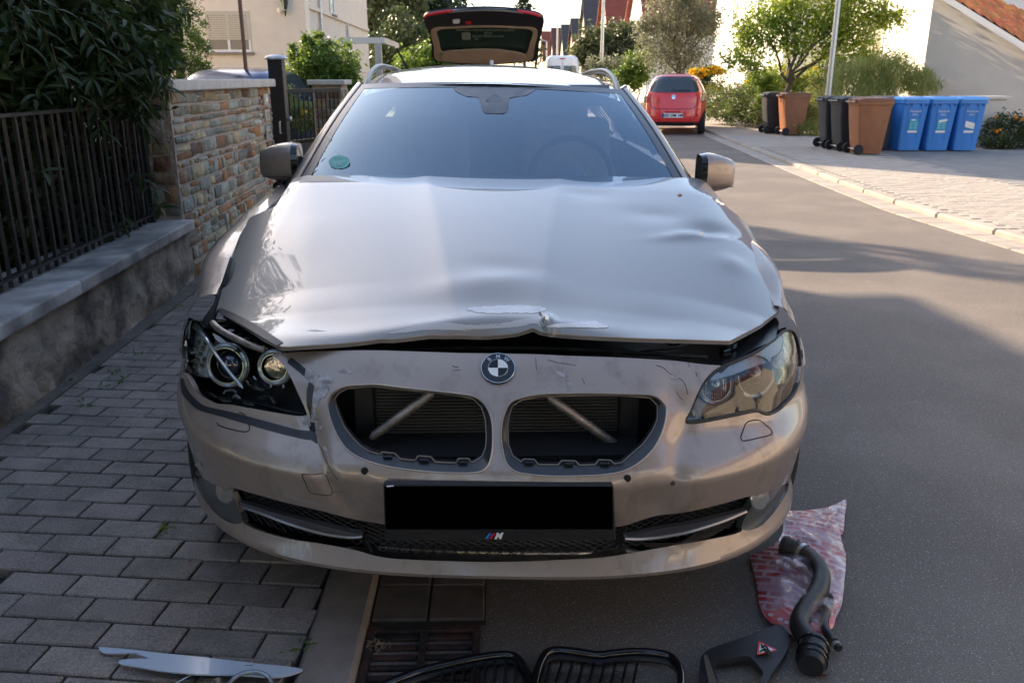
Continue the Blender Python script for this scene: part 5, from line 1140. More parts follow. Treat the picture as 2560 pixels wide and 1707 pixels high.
# sprigs whose single leaves show large: own objects
def leaf_mesh(L_, W_):
    vs = []; fs2 = []; n = 5
    for i in range(n + 1):
        t = i / n; w_ = W_ * math.sin(math.pi * min(1, t * .94 + .03)) ** .8 * (1 - .25 * t); z = -.28 * L_ * t * t; vs += [(-w_ / 2, t * L_, z + .25 * w_), (0, t * L_, z), (w_ / 2, t * L_, z + .25 * w_)]
    for i in range(n): fs2 += [(3 * i, 3 * i + 1, 3 * i + 4, 3 * i + 3), (3 * i + 1, 3 * i + 2, 3 * i + 5, 3 * i + 4)]
    o = mesh('leaf', vs, fs2, LM['laurel'], None, smooth=True); me = o.data; at = me.attributes.new('tint', 'FLOAT', 'FACE'); bpy.data.objects.remove(o); return me, at
lms = []
for L_, W_, tv in ((.105, .028, .1), (.12, .032, .5), (.095, .026, .95), (.11, .03, .3)):
    me, at = leaf_mesh(L_, W_); at.data.foreach_set('value', [tv] * len(me.polygons)); lms.append(me)
tips = [(180, 60, 2.6), (60, 120, 2.4), (330, 60, 3.0), (420, 100, 3.6), (250, 130, 2.8), (100, 220, 2.5), (300, 190, 3.0), (390, 180, 3.5), (200, 250, 2.8), (330, 250, 3.2), (420, 225, 3.6), (60, 30, 2.4), (150, 190, 2.6), (400, 40, 3.6), (470, 30, 3.9), (260, 340, 3.0), (375, 345, 3.4), (110, 430, 2.5), (385, 475, 3.6), (400, 520, 3.7), (310, 90, 3.0), (120, 90, 2.5), (230, 200, 2.8), (370, 130, 3.3), (455, 70, 3.8), (350, 210, 3.3)]
nl = 0
for u, v, y in tips:
    p = Vector(aty(u, v, y)) 
    dr_ = Vector((random.uniform(.2, .8), random.uniform(-.9, .1), random.uniform(-.9, .2))).normalized(); st = [p - dr_ * .22 + Vector((0, 0, .03)), p - dr_ * .1 + Vector((0, 0, .015)), p]
    MB().tube(st, [.003, .0022, .0012], 5).build('twig', m_bark, hs_, smooth=True)
    for k in range(11):
        if nl >= 285: break
        t = k / 10; q = st[0].lerp(st[2], t); az = k * 2.4; side = dr_.cross(Vector((0, 0, 1))).normalized(); d = (side * math.cos(az) + side.cross(dr_) * math.sin(az) * .6 + dr_ * .7 + Vector((0, 0, -.15))).normalized()
        rt = d.to_track_quat('Y', 'Z').to_matrix().to_4x4() @ Matrix.Rotation(random.uniform(-.6, .6), 4, 'Y'); o = bpy.data.objects.new('leaf', lms[k % 4]); col.objects.link(o); o.parent = hs_
        o.matrix_parent_inverse = Matrix.Translation(-Vector(hs_.location)); o.matrix_basis = Matrix.Translation(q) @ rt; nl += 1
plant('garden_tree', 'tall leafy garden tree left of the fence, rising above the picture', 'tree', (-6.6, 8.6, 0), [((-6.6, 8.6, 5.0), (1.5, 1.5, 1.6)), ((-5.7, 8.0, 4.2), (1.0, 1.1, .9)), ((-7.2, 9.2, 6.2), (1.1, 1.1, 1.0)), ((-6.0, 9.4, 6.0), (1.1, 1.0, 1.0))], 14000, .14, 'laurel', .13, clump=20, csz=.22)
# yew column
bl = []
for z in np.linspace(.5, 7.6, 12): bl.append(((-6.0 - .05 * z, 15.5, z), (.80 - .055 * z, .8 - .05 * z, .75)))
plant('yew_column', 'dense dark green upright yew behind the stone wall', 'tree', (-6.2, 15.5, 0), bl, 42000, .085, 'yew', .10, aspect=.3, droop=-.8, clump=24, csz=.08, hollow=.8)
plant('round_bush', 'round sunlit green bush behind the driveway gate', 'bush', (-3.35, 14.0, 0), [B(805, 170, 14, (.52, .5, .50)), B(840, 150, 14, (.42, .4, .40)), B(760, 190, 14, (.40, .4, .38)), B(800, 230, 14, (.45, .4, .4)), B(855, 210, 14, (.35, .35, .35)), B(770, 120, 14, (.12, .1, .28)), B(735, 140, 14, (.10, .1, .2)), B(800, 110, 14, (.15, .1, .25))], 12000, .075, 'bush', .05, clump=24, csz=.14)
plant('garden_flowers', 'low yellow-green garden plants seen through the gate bars', 'plants', (-3.5, 12.6, 0), [B(740, 290, 12.6, (.5, .3, .25)), B(790, 295, 12.8, (.4, .3, .22)), B(720, 260, 12.6, (.2, .2, .3))], 3500, .06, 'grass', None, clump=16, flowers=('yellow', 60, .04, .4))
# far trees on the left of the street
for i, (lab, u, v, y, r, n, mt, sz) in enumerate((('tall grey-green tree rising behind the raised tailgate, left part', 955, 60, 46, 2.6, 9000, 'far', .34), ('tall broad tree beyond the house corner, top out of the picture', 1015, 30, 52, 3.2, 9000, 'far', .36), ('dark tree between the broad tree and the raised tailgate', 1060, 60, 48, 2.6, 7000, 'conifer', .34), ('rounded dark shrub below the tall trees beside the house', 1000, 145, 38, 1.5, 5000, 'dark', .22))):
    p = aty(u, v, y); bl = [((p[0] + dx * r, y, p[2] + dz * r), (r * k, r * k, r * k)) for dx, dz, k in ((0, 0, .8), (-.6, -.5, .6), (.6, -.4, .6), (0, .8, .6), (-.45, .5, .55), (.5, .5, .5), (0, -1.0, .7), (.4, -1.2, .6))]
    plant('street_tree' if i < 3 else 'round_shrub', lab, 'tree' if i < 3 else 'shrub', (float(p[0]), y, 0), bl, n, sz, mt, .2 if i < 3 else .05, clump=30)
plant('light_shrub', 'light green low shrub at the foot of the far trees', 'shrub', (float(aty(1075, 150, 36)[0]), 36, 0), [B(1060, 152, 36, (1.2, 1, .5)), B(1090, 150, 36, (.8, 1, .5))], 2500, .2, 'bush', None)
# small distant conifer
cx_ = float(aty(1310, 20, 75)[0]); t = thing('far_conifer', 'small pointed conifer against the white sky above the tailgate', 'tree', (cx_, 75, 0)); p_, r_ = limb((cx_, 75, 0), (cx_, 75, 9.4), .2, .02); MB().tube(p_, r_, 6).build('trunk', m_bark, t)
P = []
for z in np.linspace(3, 9.2, 26):
    rr2 = (9.6 - z) * .32
    for a in range(9): q = random.uniform(0, 6.28); P += [(cx_ + math.cos(q) * rr2 * s, 75 + math.sin(q) * rr2 * s, z - s * .35) for s in np.linspace(.2, 1, 5)]
leaves_mesh('crown', np.array(P), .5, LM['conifer'], t, .35, .1)['kind'] = 'stuff'
# right side trees
plant('hedge_bush', 'broad green bush in front of the dark-roofed gable houses', 'bush', (float(aty(1560, 150, 46)[0]), 46, 0), [B(1490, 120, 50, (1.4, 1.2, 1.2)), B(1545, 105, 50, (1.5, 1.4, 1.3)), B(1475, 142, 50, (.9, .9, .8)), B(1590, 120, 49, (1.0, 1, .9)), B(1530, 150, 50, (1.5, 1, .7))], 11000, .26, 'far', .1, clump=30)
plant('small_bush', 'small bright bush left of the red hatchback', 'bush', (float(aty(1600, 165, 34)[0]), 34, 0), [B(1595, 165, 34, (.55, .5, .7)), B(1585, 195, 34, (.7, .5, .45)), B(1560, 190, 34, (.6, .5, .35))], 4000, .14, 'bush', .04, clump=24)
plant('dry_bush', 'brownish low bush below the broad green bush', 'bush', (float(aty(1540, 165, 40)[0]), 40, 0), [B(1520, 165, 40, (1.1, .8, .5)), B(1555, 172, 40, (.8, .8, .45))], 3000, .16, 'silver', None, clump=24)
plant('silver_tree', 'tall grey-green silvery tree behind the red hatchback', 'tree', (float(aty(1700, 160, 29)[0]), 29, 0),
      [B(1700, 60, 29, (1.0, .9, 1.0)), B(1640, 110, 29, (.75, .7, .8)), B(1745, 100, 29, (.8, .7, .9)), B(1665, 30, 29, (.8, .7, .8)), B(1740, 20, 29, (.8, .7, .8)), B(1690, 150, 29, (.95, .8, .6)), B(1770, 60, 29, (.5, .5, .5)), B(1625, 60, 29, (.4, .4, .35)), B(1700, -60, 29, (1.0, .8, .9)), B(1610, 70, 29, (.25, .2, .2)), B(1790, 30, 29, (.3, .3, .2))], 17000, .105, 'silver', .11, clump=20, csz=.2, aspect=.4)
plant('maple_tree', 'spreading tree with bright yellow-green leaves beside the lamp post', 'tree', (float(aty(1975, 190, 21)[0]), 21, 0.05),
      [B(1905, 60, 21, (.55, .5, .5)), B(1880, 110, 21, (.45, .5, .35)), B(1960, 40, 21, (.6, .5, .45)), B(1990, 110, 21, (.55, .5, .4)), B(2060, 60, 21, (.6, .5, .5)), B(2130, 70, 21, (.55, .5, .45)), B(2190, 40, 21, (.5, .4, .35)), B(2150, 120, 21, (.5, .4, .35)), B(2080, 130, 21, (.5, .4, .25)), B(2000, -20, 21, (.8, .6, .5)), B(2120, -10, 21, (.8, .6, .45)), B(2230, 50, 21, (.35, .3, .2)), B(1860, 75, 21, (.3, .3, .2)), B(1840, 150, 20.5, (.35, .3, .28)), B(1880, 160, 20.5, (.3, .3, .2))], 15000, .09, 'maple', .09, clump=12, csz=.36, hollow=.25, aspect=.6)
plant('goldenrod', 'tall bush with a mass of golden yellow flowers behind the red hatchback', 'flowers', (float(aty(1770, 190, 27)[0]), 27, 0), [B(1750, 195, 27, (.45, .4, .35)), B(1785, 190, 27, (.4, .4, .35)), B(1725, 205, 27, (.3, .3, .25)), B(1770, 235, 27, (.6, .4, .35))], 2600, .09, 'bed', None, flowers=('yellow', 4200, .06, .45), clump=20)
plant('flower_bed', 'mixed green flower bed above the low concrete edge', 'plants', (8.6, 25, .3), [B(1790, 250, 25.5, (.7, .6, .5)), B(1830, 255, 24.5, (.6, .6, .5)), B(1870, 260, 23.5, (.6, .6, .48)), B(1900, 275, 22.7, (.5, .5, .40)), B(1780, 275, 25, (.5, .6, .25)), B(1840, 285, 23.5, (.6, .6, .25)), B(1860, 230, 25, (.5, .5, .3))], 13000, .075, 'bed', None, flowers=('purple', 150, .05, .5), clump=18, stems=12)
plant('yellow_shrub', 'yellow-green shrub with yellow flowers between the flower bed and the maple', 'shrub', (float(aty(1960, 210, 23)[0]), 23, .05), [B(1945, 200, 23, (.5, .4, .45)), B(1990, 215, 22.6, (.45, .4, .4)), B(1890, 215, 24, (.4, .4, .3)), B(2030, 200, 22.6, (.4, .4, .45))], 5200, .085, 'maple', .03, flowers=('yellow', 260, .05, .4), clump=14, csz=.3, hollow=.3)
plant('feathery_shrub', 'feathery bright green shrub above the flower bed', 'shrub', (float(aty(1915, 230, 22.3)[0]), 22.3, .3), [B(1900, 200, 22.3, (.35, .3, .22)), B(1925, 215, 22.3, (.36, .3, .3)), B(1915, 250, 22.3, (.3, .3, .3))], 5500, .10, 'bush', None, aspect=.16, droop=-.7, clump=22, csz=.12)
plant('verge_grass', 'tall yellow-green plants between the two groups of bins', 'plants', (float(aty(2025, 300, 20)[0]), 20, .05), [B(2010, 290, 20, (.30, .3, .38)), B(2035, 270, 20, (.32, .3, .45)), B(2040, 230, 20.4, (.28, .3, .35)), B(2020, 325, 19.6, (.36, .3, .22)), B(1995, 300, 20, (.2, .2, .3))], 6500, .10, 'grass', None, aspect=.2, droop=-.5, clump=20)
plant('garden_shrub', 'loose sunlit shrub growing above the reeds behind the bins', 'shrub', (float(aty(2150, 200, 20.4)[0]), 20.4, .05), [B(2080, 190, 20.4, (.4, .3, .4)), B(2150, 165, 20.4, (.45, .3, .4)), B(2230, 175, 20.2, (.45, .3, .45)), B(2290, 205, 19.8, (.35, .3, .35))], 5200, .08, 'maple', .03, aspect=.35, clump=12, csz=.34, hollow=.3)
plant('reed_grass', 'tall pale reed grass behind the blue bins', 'grass', (float(aty(2170, 240, 19.5)[0]), 19.5, .05), [B(2090, 215, 19.5, (.28, .3, .42)), B(2140, 205, 19.5, (.35, .3, .5)), B(2190, 200, 19.5, (.4, .3, .5)), B(2240, 200, 19.3, (.4, .3, .45)), B(2290, 215, 19.2, (.35, .3, .35)), B(2310, 225, 19, (.38, .3, .25)), B(2180, 240, 19.3, (.7, .3, .35))], 9000, .17, 'grass', None, aspect=.09, droop=-1.2, up=np.array([0, 0, .9]), clump=14, csz=.22, stems=14)
plant('coneflower_patch', 'orange-yellow coneflowers over dark foliage at the right edge', 'flowers', (float(aty(2510, 330, 15.6)[0]), 15.6, .05), [B(2500, 315, 15.6, (.32, .3, .30)), B(2545, 320, 15.6, (.3, .3, .3)), B(2490, 350, 15.3, (.3, .3, .2)), B(2580, 330, 15.6, (.4, .3, .3)), B(2540, 360, 15.3, (.4, .3, .15))], 6000, .06, 'dark', None, flowers=('orange', 90, .05, .75), clump=20)
# weeds in the paving joints
WL = ['small weed at the foot of the garden wall, nearest the picture edge', 'weed tuft in the middle of the paver path near the wall', 'leafy weed closest to the car headlight on the pavers', 'tiny sprout at the very edge of the paver path', 'weed growing right against the low garden wall', 'weed on the path below the corner of the garden wall coping', 'farthest small weed on the path beside the stone wall', 'thin sprout between pavers near the path centre', 'small moss tuft in the joint under the bumper corner', 'green weed in the joint beside the kerb stone', 'second sprout next to the leafy one in the path centre']
for (u, v), wl_ in zip(((222, 1015), (285, 930), (340, 888), (205, 1012), (178, 955), (390, 815), (445, 770), (262, 965), (400, 1330), (755, 1615), (300, 948)), WL):
    p = atz(u, v, .036); t = thing('paving_weed', wl_, 'weed', tuple(p), 'weeds in the paving joints'); P = p + rng.normal(size=(16, 3)) * np.array([.018, .018, .002]); leaves_mesh('weed_leaves', P, .032, LM['bush'], t, .25, -.15)
# ================================================================ BUILDINGS
def house(name, label, x0, x1, y0, y1, eave, ridge, axis, wall, roofm, group=None, wins=(), oh=.3, rot=0, origin=None):
    """box with gable roof; axis = direction of the ridge"""
    t = thing(name, label, 'house', ((x0 + x1) / 2, (y0 + y1) / 2, 0), group)
    if axis == 'x':
        ym = (y0 + y1) / 2; prof_ = [(y0, 0), (y1, 0), (y1, eave), (ym, ridge), (y0, eave)]; w_ = MB().loft([[(x, y, z) for y, z in prof_] for x in (x0, x1)]); k = (ridge - eave) / (ym - y0)
        for s, nm in ((-1, 0), (1, 1)):
            ye = ym + s * (ym - y0 + oh); MB().loft([[(x, ym, ridge + .03), (x, ye, eave - k * oh + .03), (x, ye, eave - k * oh + .18), (x, ym, ridge + .20)] for x in (x0 - oh, x1 + oh)]).build('roof', roofm, t)
    else:
        xm = (x0 + x1) / 2; prof_ = [(x0, 0), (x1, 0), (x1, eave), (xm, ridge), (x0, eave)]; w_ = MB().loft([[(x, y, z) for x, z in prof_] for y in (y0, y1)]); k = (ridge - eave) / (xm - x0)
        for s in (-1, 1):
            xe = xm + s * (xm - x0 + oh); MB().loft([[(xm, y, ridge + .03), (xe, y, eave - k * oh + .03), (xe, y, eave - k * oh + .18), (xm, y, ridge + .20)] for y in (y0 - oh, y1 + oh)]).build('roof', roofm, t)
    recalc(w_.build('wall', wall, t))
    for (face, a, z, w_, h_) in wins: window(t, face, a, z, w_, h_, (x0, x1, y0, y1))
    return t
def window(t, face, a, z, w_, h_, bb, shut=0, mull=1):
    x0, x1, y0, y1 = bb
    def P(da, dz, out):
        return (a + da, y0 - out, z + dz) if face == '-y' else (x0 - out, a + da, z + dz) if face == '-x' else (x1 + out, a + da, z + dz)
    def bx_(nm, ca, cz, sa_, sz, o0, o1, m, par):
        c = P(ca, cz, (o0 + o1) / 2); d = (sa_, abs(o1 - o0), sz) if face == '-y' else (abs(o1 - o0), sa_, sz); return box(nm, c, d, m, par)
    wdw = bx_('window', 0, 0, w_, h_, -.02, .012, m_win, t); f = .06
    for q in ((0, h_ / 2 - f / 2, w_, f), (0, -h_ / 2 + f / 2, w_, f), (-w_ / 2 + f / 2, 0, f, h_ - 2 * f), (w_ / 2 - f / 2, 0, f, h_ - 2 * f)): bx_('frame', *q, .0, .03, m_frame, wdw)
    if mull: bx_('frame', 0, 0, f, h_ - 2 * f, .0, .028, m_frame, wdw)
    bx_('sill', 0, -h_ / 2 - .03, w_ + .12, .06, .0, .10, m_kerb, wdw)
    if shut:
        n = int(h_ * shut / .055)
        for i in range(n): bx_('shutter_slat', 0, h_ / 2 - .03 - i * .055, w_ - .04, .048, .031, .043 + .002 * (i % 2), m_shut, wdw)
    return wdw
m_rdark = M('roof_slate', (.065, .055, .055), .8, var=.15, scale=2, rand=.1); m_rred = M('roof_red', (.26, .06, .035), .8, var=.15, scale=2); m_rbr = M('roof_brown', (.13, .05, .04), .8, var=.15, scale=2)
def tiled(m, sx_=3.0, sz=3.4):
    """tile courses as relief bump"""
    N = m.node_tree.nodes; L = m.node_tree.links; b = N['Principled BSDF']; tc = N.new('ShaderNodeTexCoord'); br = N.new('ShaderNodeTexBrick'); mp = N.new('ShaderNodeMapping'); mp.inputs['Scale'].default_value = (1, 1, 1)
    L.new(tc.outputs['Object'], mp.inputs[0]); cx2 = N.new('ShaderNodeSeparateXYZ'); L.new(mp.outputs[0], cx2.inputs[0]); cb = N.new('ShaderNodeCombineXYZ'); L.new(cx2.outputs[0], cb.inputs[0]); L.new(cx2.outputs[2], cb.inputs[1]); L.new(cb.outputs[0], br.inputs['Vector'])
    br.inputs['Scale'].default_value = sx_; br.inputs['Mortar Size'].default_value = .04; br.inputs['Brick Width'].default_value = .9; br.inputs['Row Height'].default_value = .9; br.inputs['Color1'].default_value = (1, 1, 1, 1); br.inputs['Color2'].default_value = (.8, .8, .8, 1); br.inputs['Mortar'].default_value = (0, 0, 0, 1)
    bp = N.new('ShaderNodeBump'); bp.inputs['Distance'].default_value = .06; bp.inputs['Strength'].default_value = .9; L.new(br.outputs['Color'], bp.inputs['Height']); L.new(bp.outputs[0], b.inputs['Normal'])
for m_ in (m_rdark, m_rred, m_rbr): tiled(m_)
# beige house beyond the left garden
HX, HY = -4.75, 22.0
xh0 = -13.0
bh = thing('beige_house', 'large cream rendered house beyond the driveway gate on the left', 'house', (-8, 23, 0))
recalc(MB().box(((xh0 + HX) / 2, (HY + 33.5) / 2, 2.9), (HX - xh0, 33.5 - HY, 5.8)).build('wall', m_wall, bh))
MB().loft([[(x, HY - .3, 5.7), (x, 27.0, 7.2), (x, 27.0, 5.81), (x, HY, 5.81)] for x in (xh0 - .3, HX + .3)]).build('roof', m_rbr, bh)
recalc(MB().box((-6.7, 29.8, 9.2), (3.9, 5.4, 6.78)).build('added_upper_storey', m_wall, bh)); MB().loft([[(-8.8, y, 12.6), (-4.6, y, 12.6), (-6.7, y, 13.6)] for y in (27.0, 32.6)]).build('added_upper_roof', m_rbr, bh)  # unseen tall block, added so its shadow reaches the driveway
wp = aty(567, 75, HY); bb = (xh0, HX, HY, 33.5)
wz1 = float(aty(570, 28, HY)[2]); wz0 = float(aty(570, 131, HY)[2]); wxa, wxb = float(aty(515, 80, HY)[0]), float(aty(626, 80, HY)[0])
window(bh, '-y', (wxa + wxb) / 2, (wz0 + wz1) / 2, wxb - wxa, wz1 - wz0, bb, shut=.72)
pA_, pB_ = aty(770, 60, HY), aty(830, 60, HY)
for yw, zw, ww, hw in ((25.6, 3.7, .7, .9), (28.3, 2.7, .4, .9)): window(bh, '+x', yw, zw, ww, hw, bb, mull=0)
recalc(MB().box((HX - .02, HY - .015, 2.9), (.10, .03, 5.6)).build('corner_quoin', m_wallw, bh))
for k, (u, yy2) in enumerate(((852, 23.4),)):
    p = (HX + .07, yy2, 0); MB().tube([(p[0], p[1], 1.6), (p[0], p[1], 5.7)], .045, 10).build('downpipe', m_steel, bh, smooth=True)
box('cornice', (HX + .03, 27.7, 3.2), (.08, 11.4, .10), m_wall, bh)
# wall lantern
lp = aty(711, 15, HY - .18); t = thing('wall_lantern', 'black lantern hanging on the cream house wall', 'lantern', tuple(lp))
MB().lathe([(.10, .16), (.11, .15), (.075, -.10), (.05, -.12), (0, -.12)], lp, (0, 0, 1), 6).build('lamp_cage', m_dark_glass, t)
MB().lathe([(0, .27), (.03, .24), (.12, .17), (.12, .15), (.0, .15)], lp, (0, 0, 1), 6).build('lantern_roof', m_iron, t)
for a in range(6): MB().tube([Vector(lp) + Vector((.108 * math.cos(a * math.pi / 3), .108 * math.sin(a * math.pi / 3), .15)), Vector(lp) + Vector((.052 * math.cos(a * math.pi / 3), .052 * math.sin(a * math.pi / 3), -.12))], .007, 5).build('cage_bar', m_iron, t)
MB().tube([Vector(lp) + Vector((0, 0, -.12)), Vector(lp) + Vector((0, .03, -.25)), Vector(lp) + Vector((0, .17, -.10))], .015, 6).build('bracket', m_iron, t)
MB().lathe([(.07, 0), (.08, .02), (0, .03)], Vector(lp) + Vector((-.16, .16, -.10)), (0, -1, 0), 12).build('wall_plate', m_steel, t)
# brown pole and pergola beam
pp1, pp0 = aty(600, 0, 12.5), aty(615, 178, 12.5)
t = thing('brown_pole', 'thin brown metal pole standing in the garden before the cream house', 'pole', (float(pp0[0]), 12.5, 0)); MB().tube([(float(pp0[0]), 12.5, 0), (float(pp0[0]) , 12.5, 3.6)], .032, 8).build('pole_shaft', m_brownpost, t, smooth=True)
pe = thing('carport_frame', 'pale grey carport frame beside the cream house', 'carport', (-4, 18, 0))
q0, q1, q2 = aty(852, 102, 17.5), aty(962, 102, 17.5), aty(945, 108, 17.5)
box('beam', ((q0[0] + q1[0]) / 2, 17.5, q0[2]), (q1[0] - q0[0], .16, .12), M('carport_white', (.6, .6, .58), .5), pe); box('post', (float(q2[0]), 17.5, float(q2[2]) / 2), (.14, .14, float(q2[2])), m_steel, pe); box('side_beam', (float(q1[0]) - .06, 19, q0[2]), (.12, 3, .12), m_steel, pe)
# neighbouring house hidden by the hedge; its shadow covers the parked car
nb = thing('neighbour_house', 'neighbouring house whose bulk stands behind the tall hedge', 'house', (-10, 8, 0))
recalc(MB().box((-10.6, 6.6, 3.4), (8.4, 13.0, 6.8)).build('wall', m_wall, nb)); MB().loft([[(-15.2, y, 6.7), (-6.1, y, 6.7), (-10.6, y, 10.2)] for y in (-.3, 13.4)]).build('roof', m_rred, nb)
# gable row on the right of the far street
row = [(52, 9.6, m_wallw, m_rred, 8.8, 'large white house gable right of the red-roofed one'), (66, 9.3, m_wallf, m_rred, 9.0, 'cream gable house with a red tiled roof in the far row'), (82, 9.4, m_wallf, m_rdark, 8.9, 'cream gable house with a steep dark grey roof in the far row'), (104, 10.3, M('salmon_render', (.55, .32, .2), .9), m_rdark, 8.2, 'orange gable house with a dark roof in the far row'), (118, 10.3, m_wallf, m_rdark, 8.3, 'second smaller dark-roofed gable house in the far row'), (132, 9.9, m_wallf, m_rbr, 8.6, 'pale gable house with brown roof far down the street'), (150, 9.5, m_wallf, m_rred, 9.0, 'farthest gable house with reddish roof at the end of the row')]
for y, x, wm, rm, rg, lb in row:
    wn_ = [('-x', y + dy, zz, .9, 1.1) for dy in (2.6, 5.4) for zz in (1.8, 4.6)] + [('-x', y + 4, 6.6, .7, .7)]
    house('gable_house', lb, x, x + 10, y, y + 8, 4.4, rg, 'x', wm, rm, 'gable houses along the far street', wn_)
# white houses behind the trees on the right
wh = house('white_house', 'bright white house behind the silvery tree and the maple', 10.6, 19, 30, 40, 5.6, 9.5, 'x', m_wallw, m_rred, None, [('-x', 33, 4.4, 1.0, 1.5), ('-x', 36.5, 4.4, 1.0, 1.5), ('-x', 33.5, 1.5, 1.4, 1.2), ('-y', 13.0, 4.3, 1.1, 1.4), ('-y', 12.7, 1.6, 1.2, 1.3), ('-y', 16, 4.3, 1.1, 1.4)])
w2 = house('sunlit_house', 'white sunlit house wall behind the reeds next to the tiled roof', 11.5, 20, 20.8, 26.5, 5.6, 8.5, 'x', m_wallw, m_rred, None, [('-x', 24.6, 2.0, 1.3, 2.0)])
# near right house: wall facing the street corner, tiled roof above with verge board
nr = thing('tiled_roof_house', 'low grey-beige house with red clay roof at the upper right corner', 'house', (14, 19, 0))
P0 = aty(2297, 260, 20.0); d1 = Vector((.60, -.80, 0)).normalized(); nrm = Vector((-.80, -.60, 0)); o0 = Vector((float(P0[0]), 20.0, 0))
def on_wall(u, v, off=0.):
    r = Vector(rays([(u, v)])[0]); c = Vector(CAM); n = nrm; t = ((o0 + n * off) - c).dot(n) / r.dot(n); return c + r * t
V1, V2 = on_wall(2350, -12, .35), on_wall(2575, 128, .35)
k = (V2.z - V1.z) / ((V2 - V1).xy.length); s1 = (V1 - o0).dot(d1)
zr = lambda s: V1.z + k * (s - s1)
s_l, s_r = 0.0, 4.2
MB().loft([[o0 + d1 * s_l + nrm * q, o0 + d1 * s_r + nrm * q, o0 + d1 * s_r + nrm * q + Vector((0, 0, max(.2, zr(s_r) - .12))), o0 + d1 * s_l + nrm * q + Vector((0, 0, zr(s_l) - .12))] for q in (0, -7)]).build('wall', m_wallg, nr)
sd_ = Vector((d1.x, d1.y, k)).normalized(); back_ = -nrm; upn = sd_.cross(back_).normalized()
if upn.z < 0: upn = -upn
org = o0 + d1 * (-1.5) + nrm * .35 + Vector((0, 0, zr(-1.5)))
L_ = (s_r - .6 + 1.5) / sd_.to_2d().length
MB().loft([[org + sd_ * a + upn * h for a, h in ((0, -.02), (L_, -.02), (L_, .07), (0, .07))], [org + back_ * 7 + sd_ * a + upn * h for a, h in ((0, -.02), (L_, -.02), (L_, .07), (0, .07))]]).build('roof_deck', m_bark, nr)
MB().loft([[org + sd_ * a - back_ * .03 + upn * h for h in (-.06, .07)] + [org + sd_ * a + back_ * .02 + upn * h for h in (.07, -.06)] for a in (0, L_)]).build('verge_board', M('verge_white', (.66, .64, .6), .6), nr)
gt_ = org + sd_ * L_; MB().tube([gt_ + back_ * -.1 + upn * -.02, gt_ + back_ * 7 + upn * -.02], .07, 10).build('roof_gutter', m_steel, nr, smooth=True)
# clay pantiles, each a curved piece
tv = []; tf = []; nn_ = 7
for j, (a, ht) in enumerate(((0, .0), (.35, .035))):
    for i in range(nn_ + 1):
        t = i / nn_; h = .055 * math.sin(math.pi * t * 1.0) ** 1.0 + (-.015 * math.sin(math.pi * 2 * t)); tv.append((t * .235, -a, h + (.048 if j == 0 else .0) * 1))
    for i in range(nn_ + 1):
        t = i / nn_; h = .055 * math.sin(math.pi * t) - .015 * math.sin(math.pi * 2 * t); tv.append((t * .235, -a, h + (.048 if j == 0 else 0) - .015))
m4 = nn_ + 1
for i in range(nn_): tf += [(i, i + 1, 2 * m4 + i + 1, 2 * m4 + i), (m4 + i, i + m4 + 1, i + 1, i)]
to = mesh('roof_tile', tv, tf, m_tile, None, smooth=True, sharp=50); tme = to.data; bpy.data.objects.remove(to)
FR = Matrix((back_, -sd_, upn)).transposed().to_4x4()     # tile x along back_, tile -y downhill
cnt = 0; rest = MB(); cc = []
nrow = int(L_ / .30)
for r_ in range(nrow):
    for c_ in range(30):
        o_ = org + sd_ * (L_ - .30 - r_ * .30) + back_ * (c_ * .22) + upn * .075; ok = vis(o_, 80)[0]; cc.append((vis(o_)[3], ok, o_))
cc.sort(key=lambda q: (not q[1], q[0]))
for i, (d_, ok, o_) in enumerate(cc):
    if i < 230 and ok:
        o = bpy.data.objects.new('roof_tile', tme); col.objects.link(o); o.parent = nr; o.matrix_parent_inverse = Matrix.Translation(-Vector(nr.location)); o.matrix_basis = Matrix.Translation(o_ + upn * random.uniform(-.003, .003)) @ FR @ Matrix.Rotation(random.uniform(-.02, .02), 4, 'Z')
    else:
        X = Matrix.Translation(o_) @ FR; rest.add([X @ Vector(v) for v in tv], tf)
if rest.v: tag(rest.build('roof_tiles_beyond', m_tile, nr), kind='stuff')
# low concrete edge round the flower bed
rw = thing('concrete_edge', 'low concrete retaining edge in front of the flower bed', 'retaining wall', (8, 26, 0))
a, b = Vector((7.75, 21.9, 0)), Vector((9.2, 35, 0)); cc_ = (a + b) / 2; L2 = (b - a).length
n_ = 9
for i in range(n_): q = a.lerp(b, (i + .5) / n_); box('edge_block', (q.x, q.y, .21), (.14, L2 / n_ - .012, .42), m_kerb, rw, rot=rotz(-math.atan2(b.x - a.x, b.y - a.y)), bevel=.008)
box('edge_block', (8.25, 21.85, .21), (1.05, .14, .42), m_kerb, rw, bevel=.008)
bed = mesh('bed_soil', [(7.8, 22, .36), (11, 22, .36), (12, 36, .36), (9.3, 35, .36)], [(0, 1, 2, 3)], m_soil); bed['kind'] = 'structure'
# lamp post right
def lamp_post(label, u0, v0, y, h, r, arm=False, group='street lamp posts'):
    p = aty(u0, v0, y); x = float(p[0]); t = thing('lamp_post', label, 'lamp post', (x, y, 0), group)
    MB().tube([(x, y, 0), (x, y, 1.0), (x, y, 1.02), (x, y, h)], [r * 1.35, r * 1.3, r, r * .7], 14).build('pole_shaft', m_steel, t, smooth=True)
    MB().tube([(x, y, h), (x - .5, y - .1, h + .15)], r * .5, 8).build('arm', m_steel, t, smooth=True); MB().lathe([(.0, .0), (.10, .02), (.13, .09), (.10, .13), (0, .15)], (x - .65, y - .12, h + .08), (0, 0, 1), 14).build('lamp_head', m_steel, t, smooth=True); return t
lamp_post('thick galvanised lamp post standing behind the dark and brown bins', 2070, 240, 17.6, 6.5, .062)
lamp_post('slim lamp post in front of the dark-roofed gable houses', 1504, 160, 40, 6.5, .09)
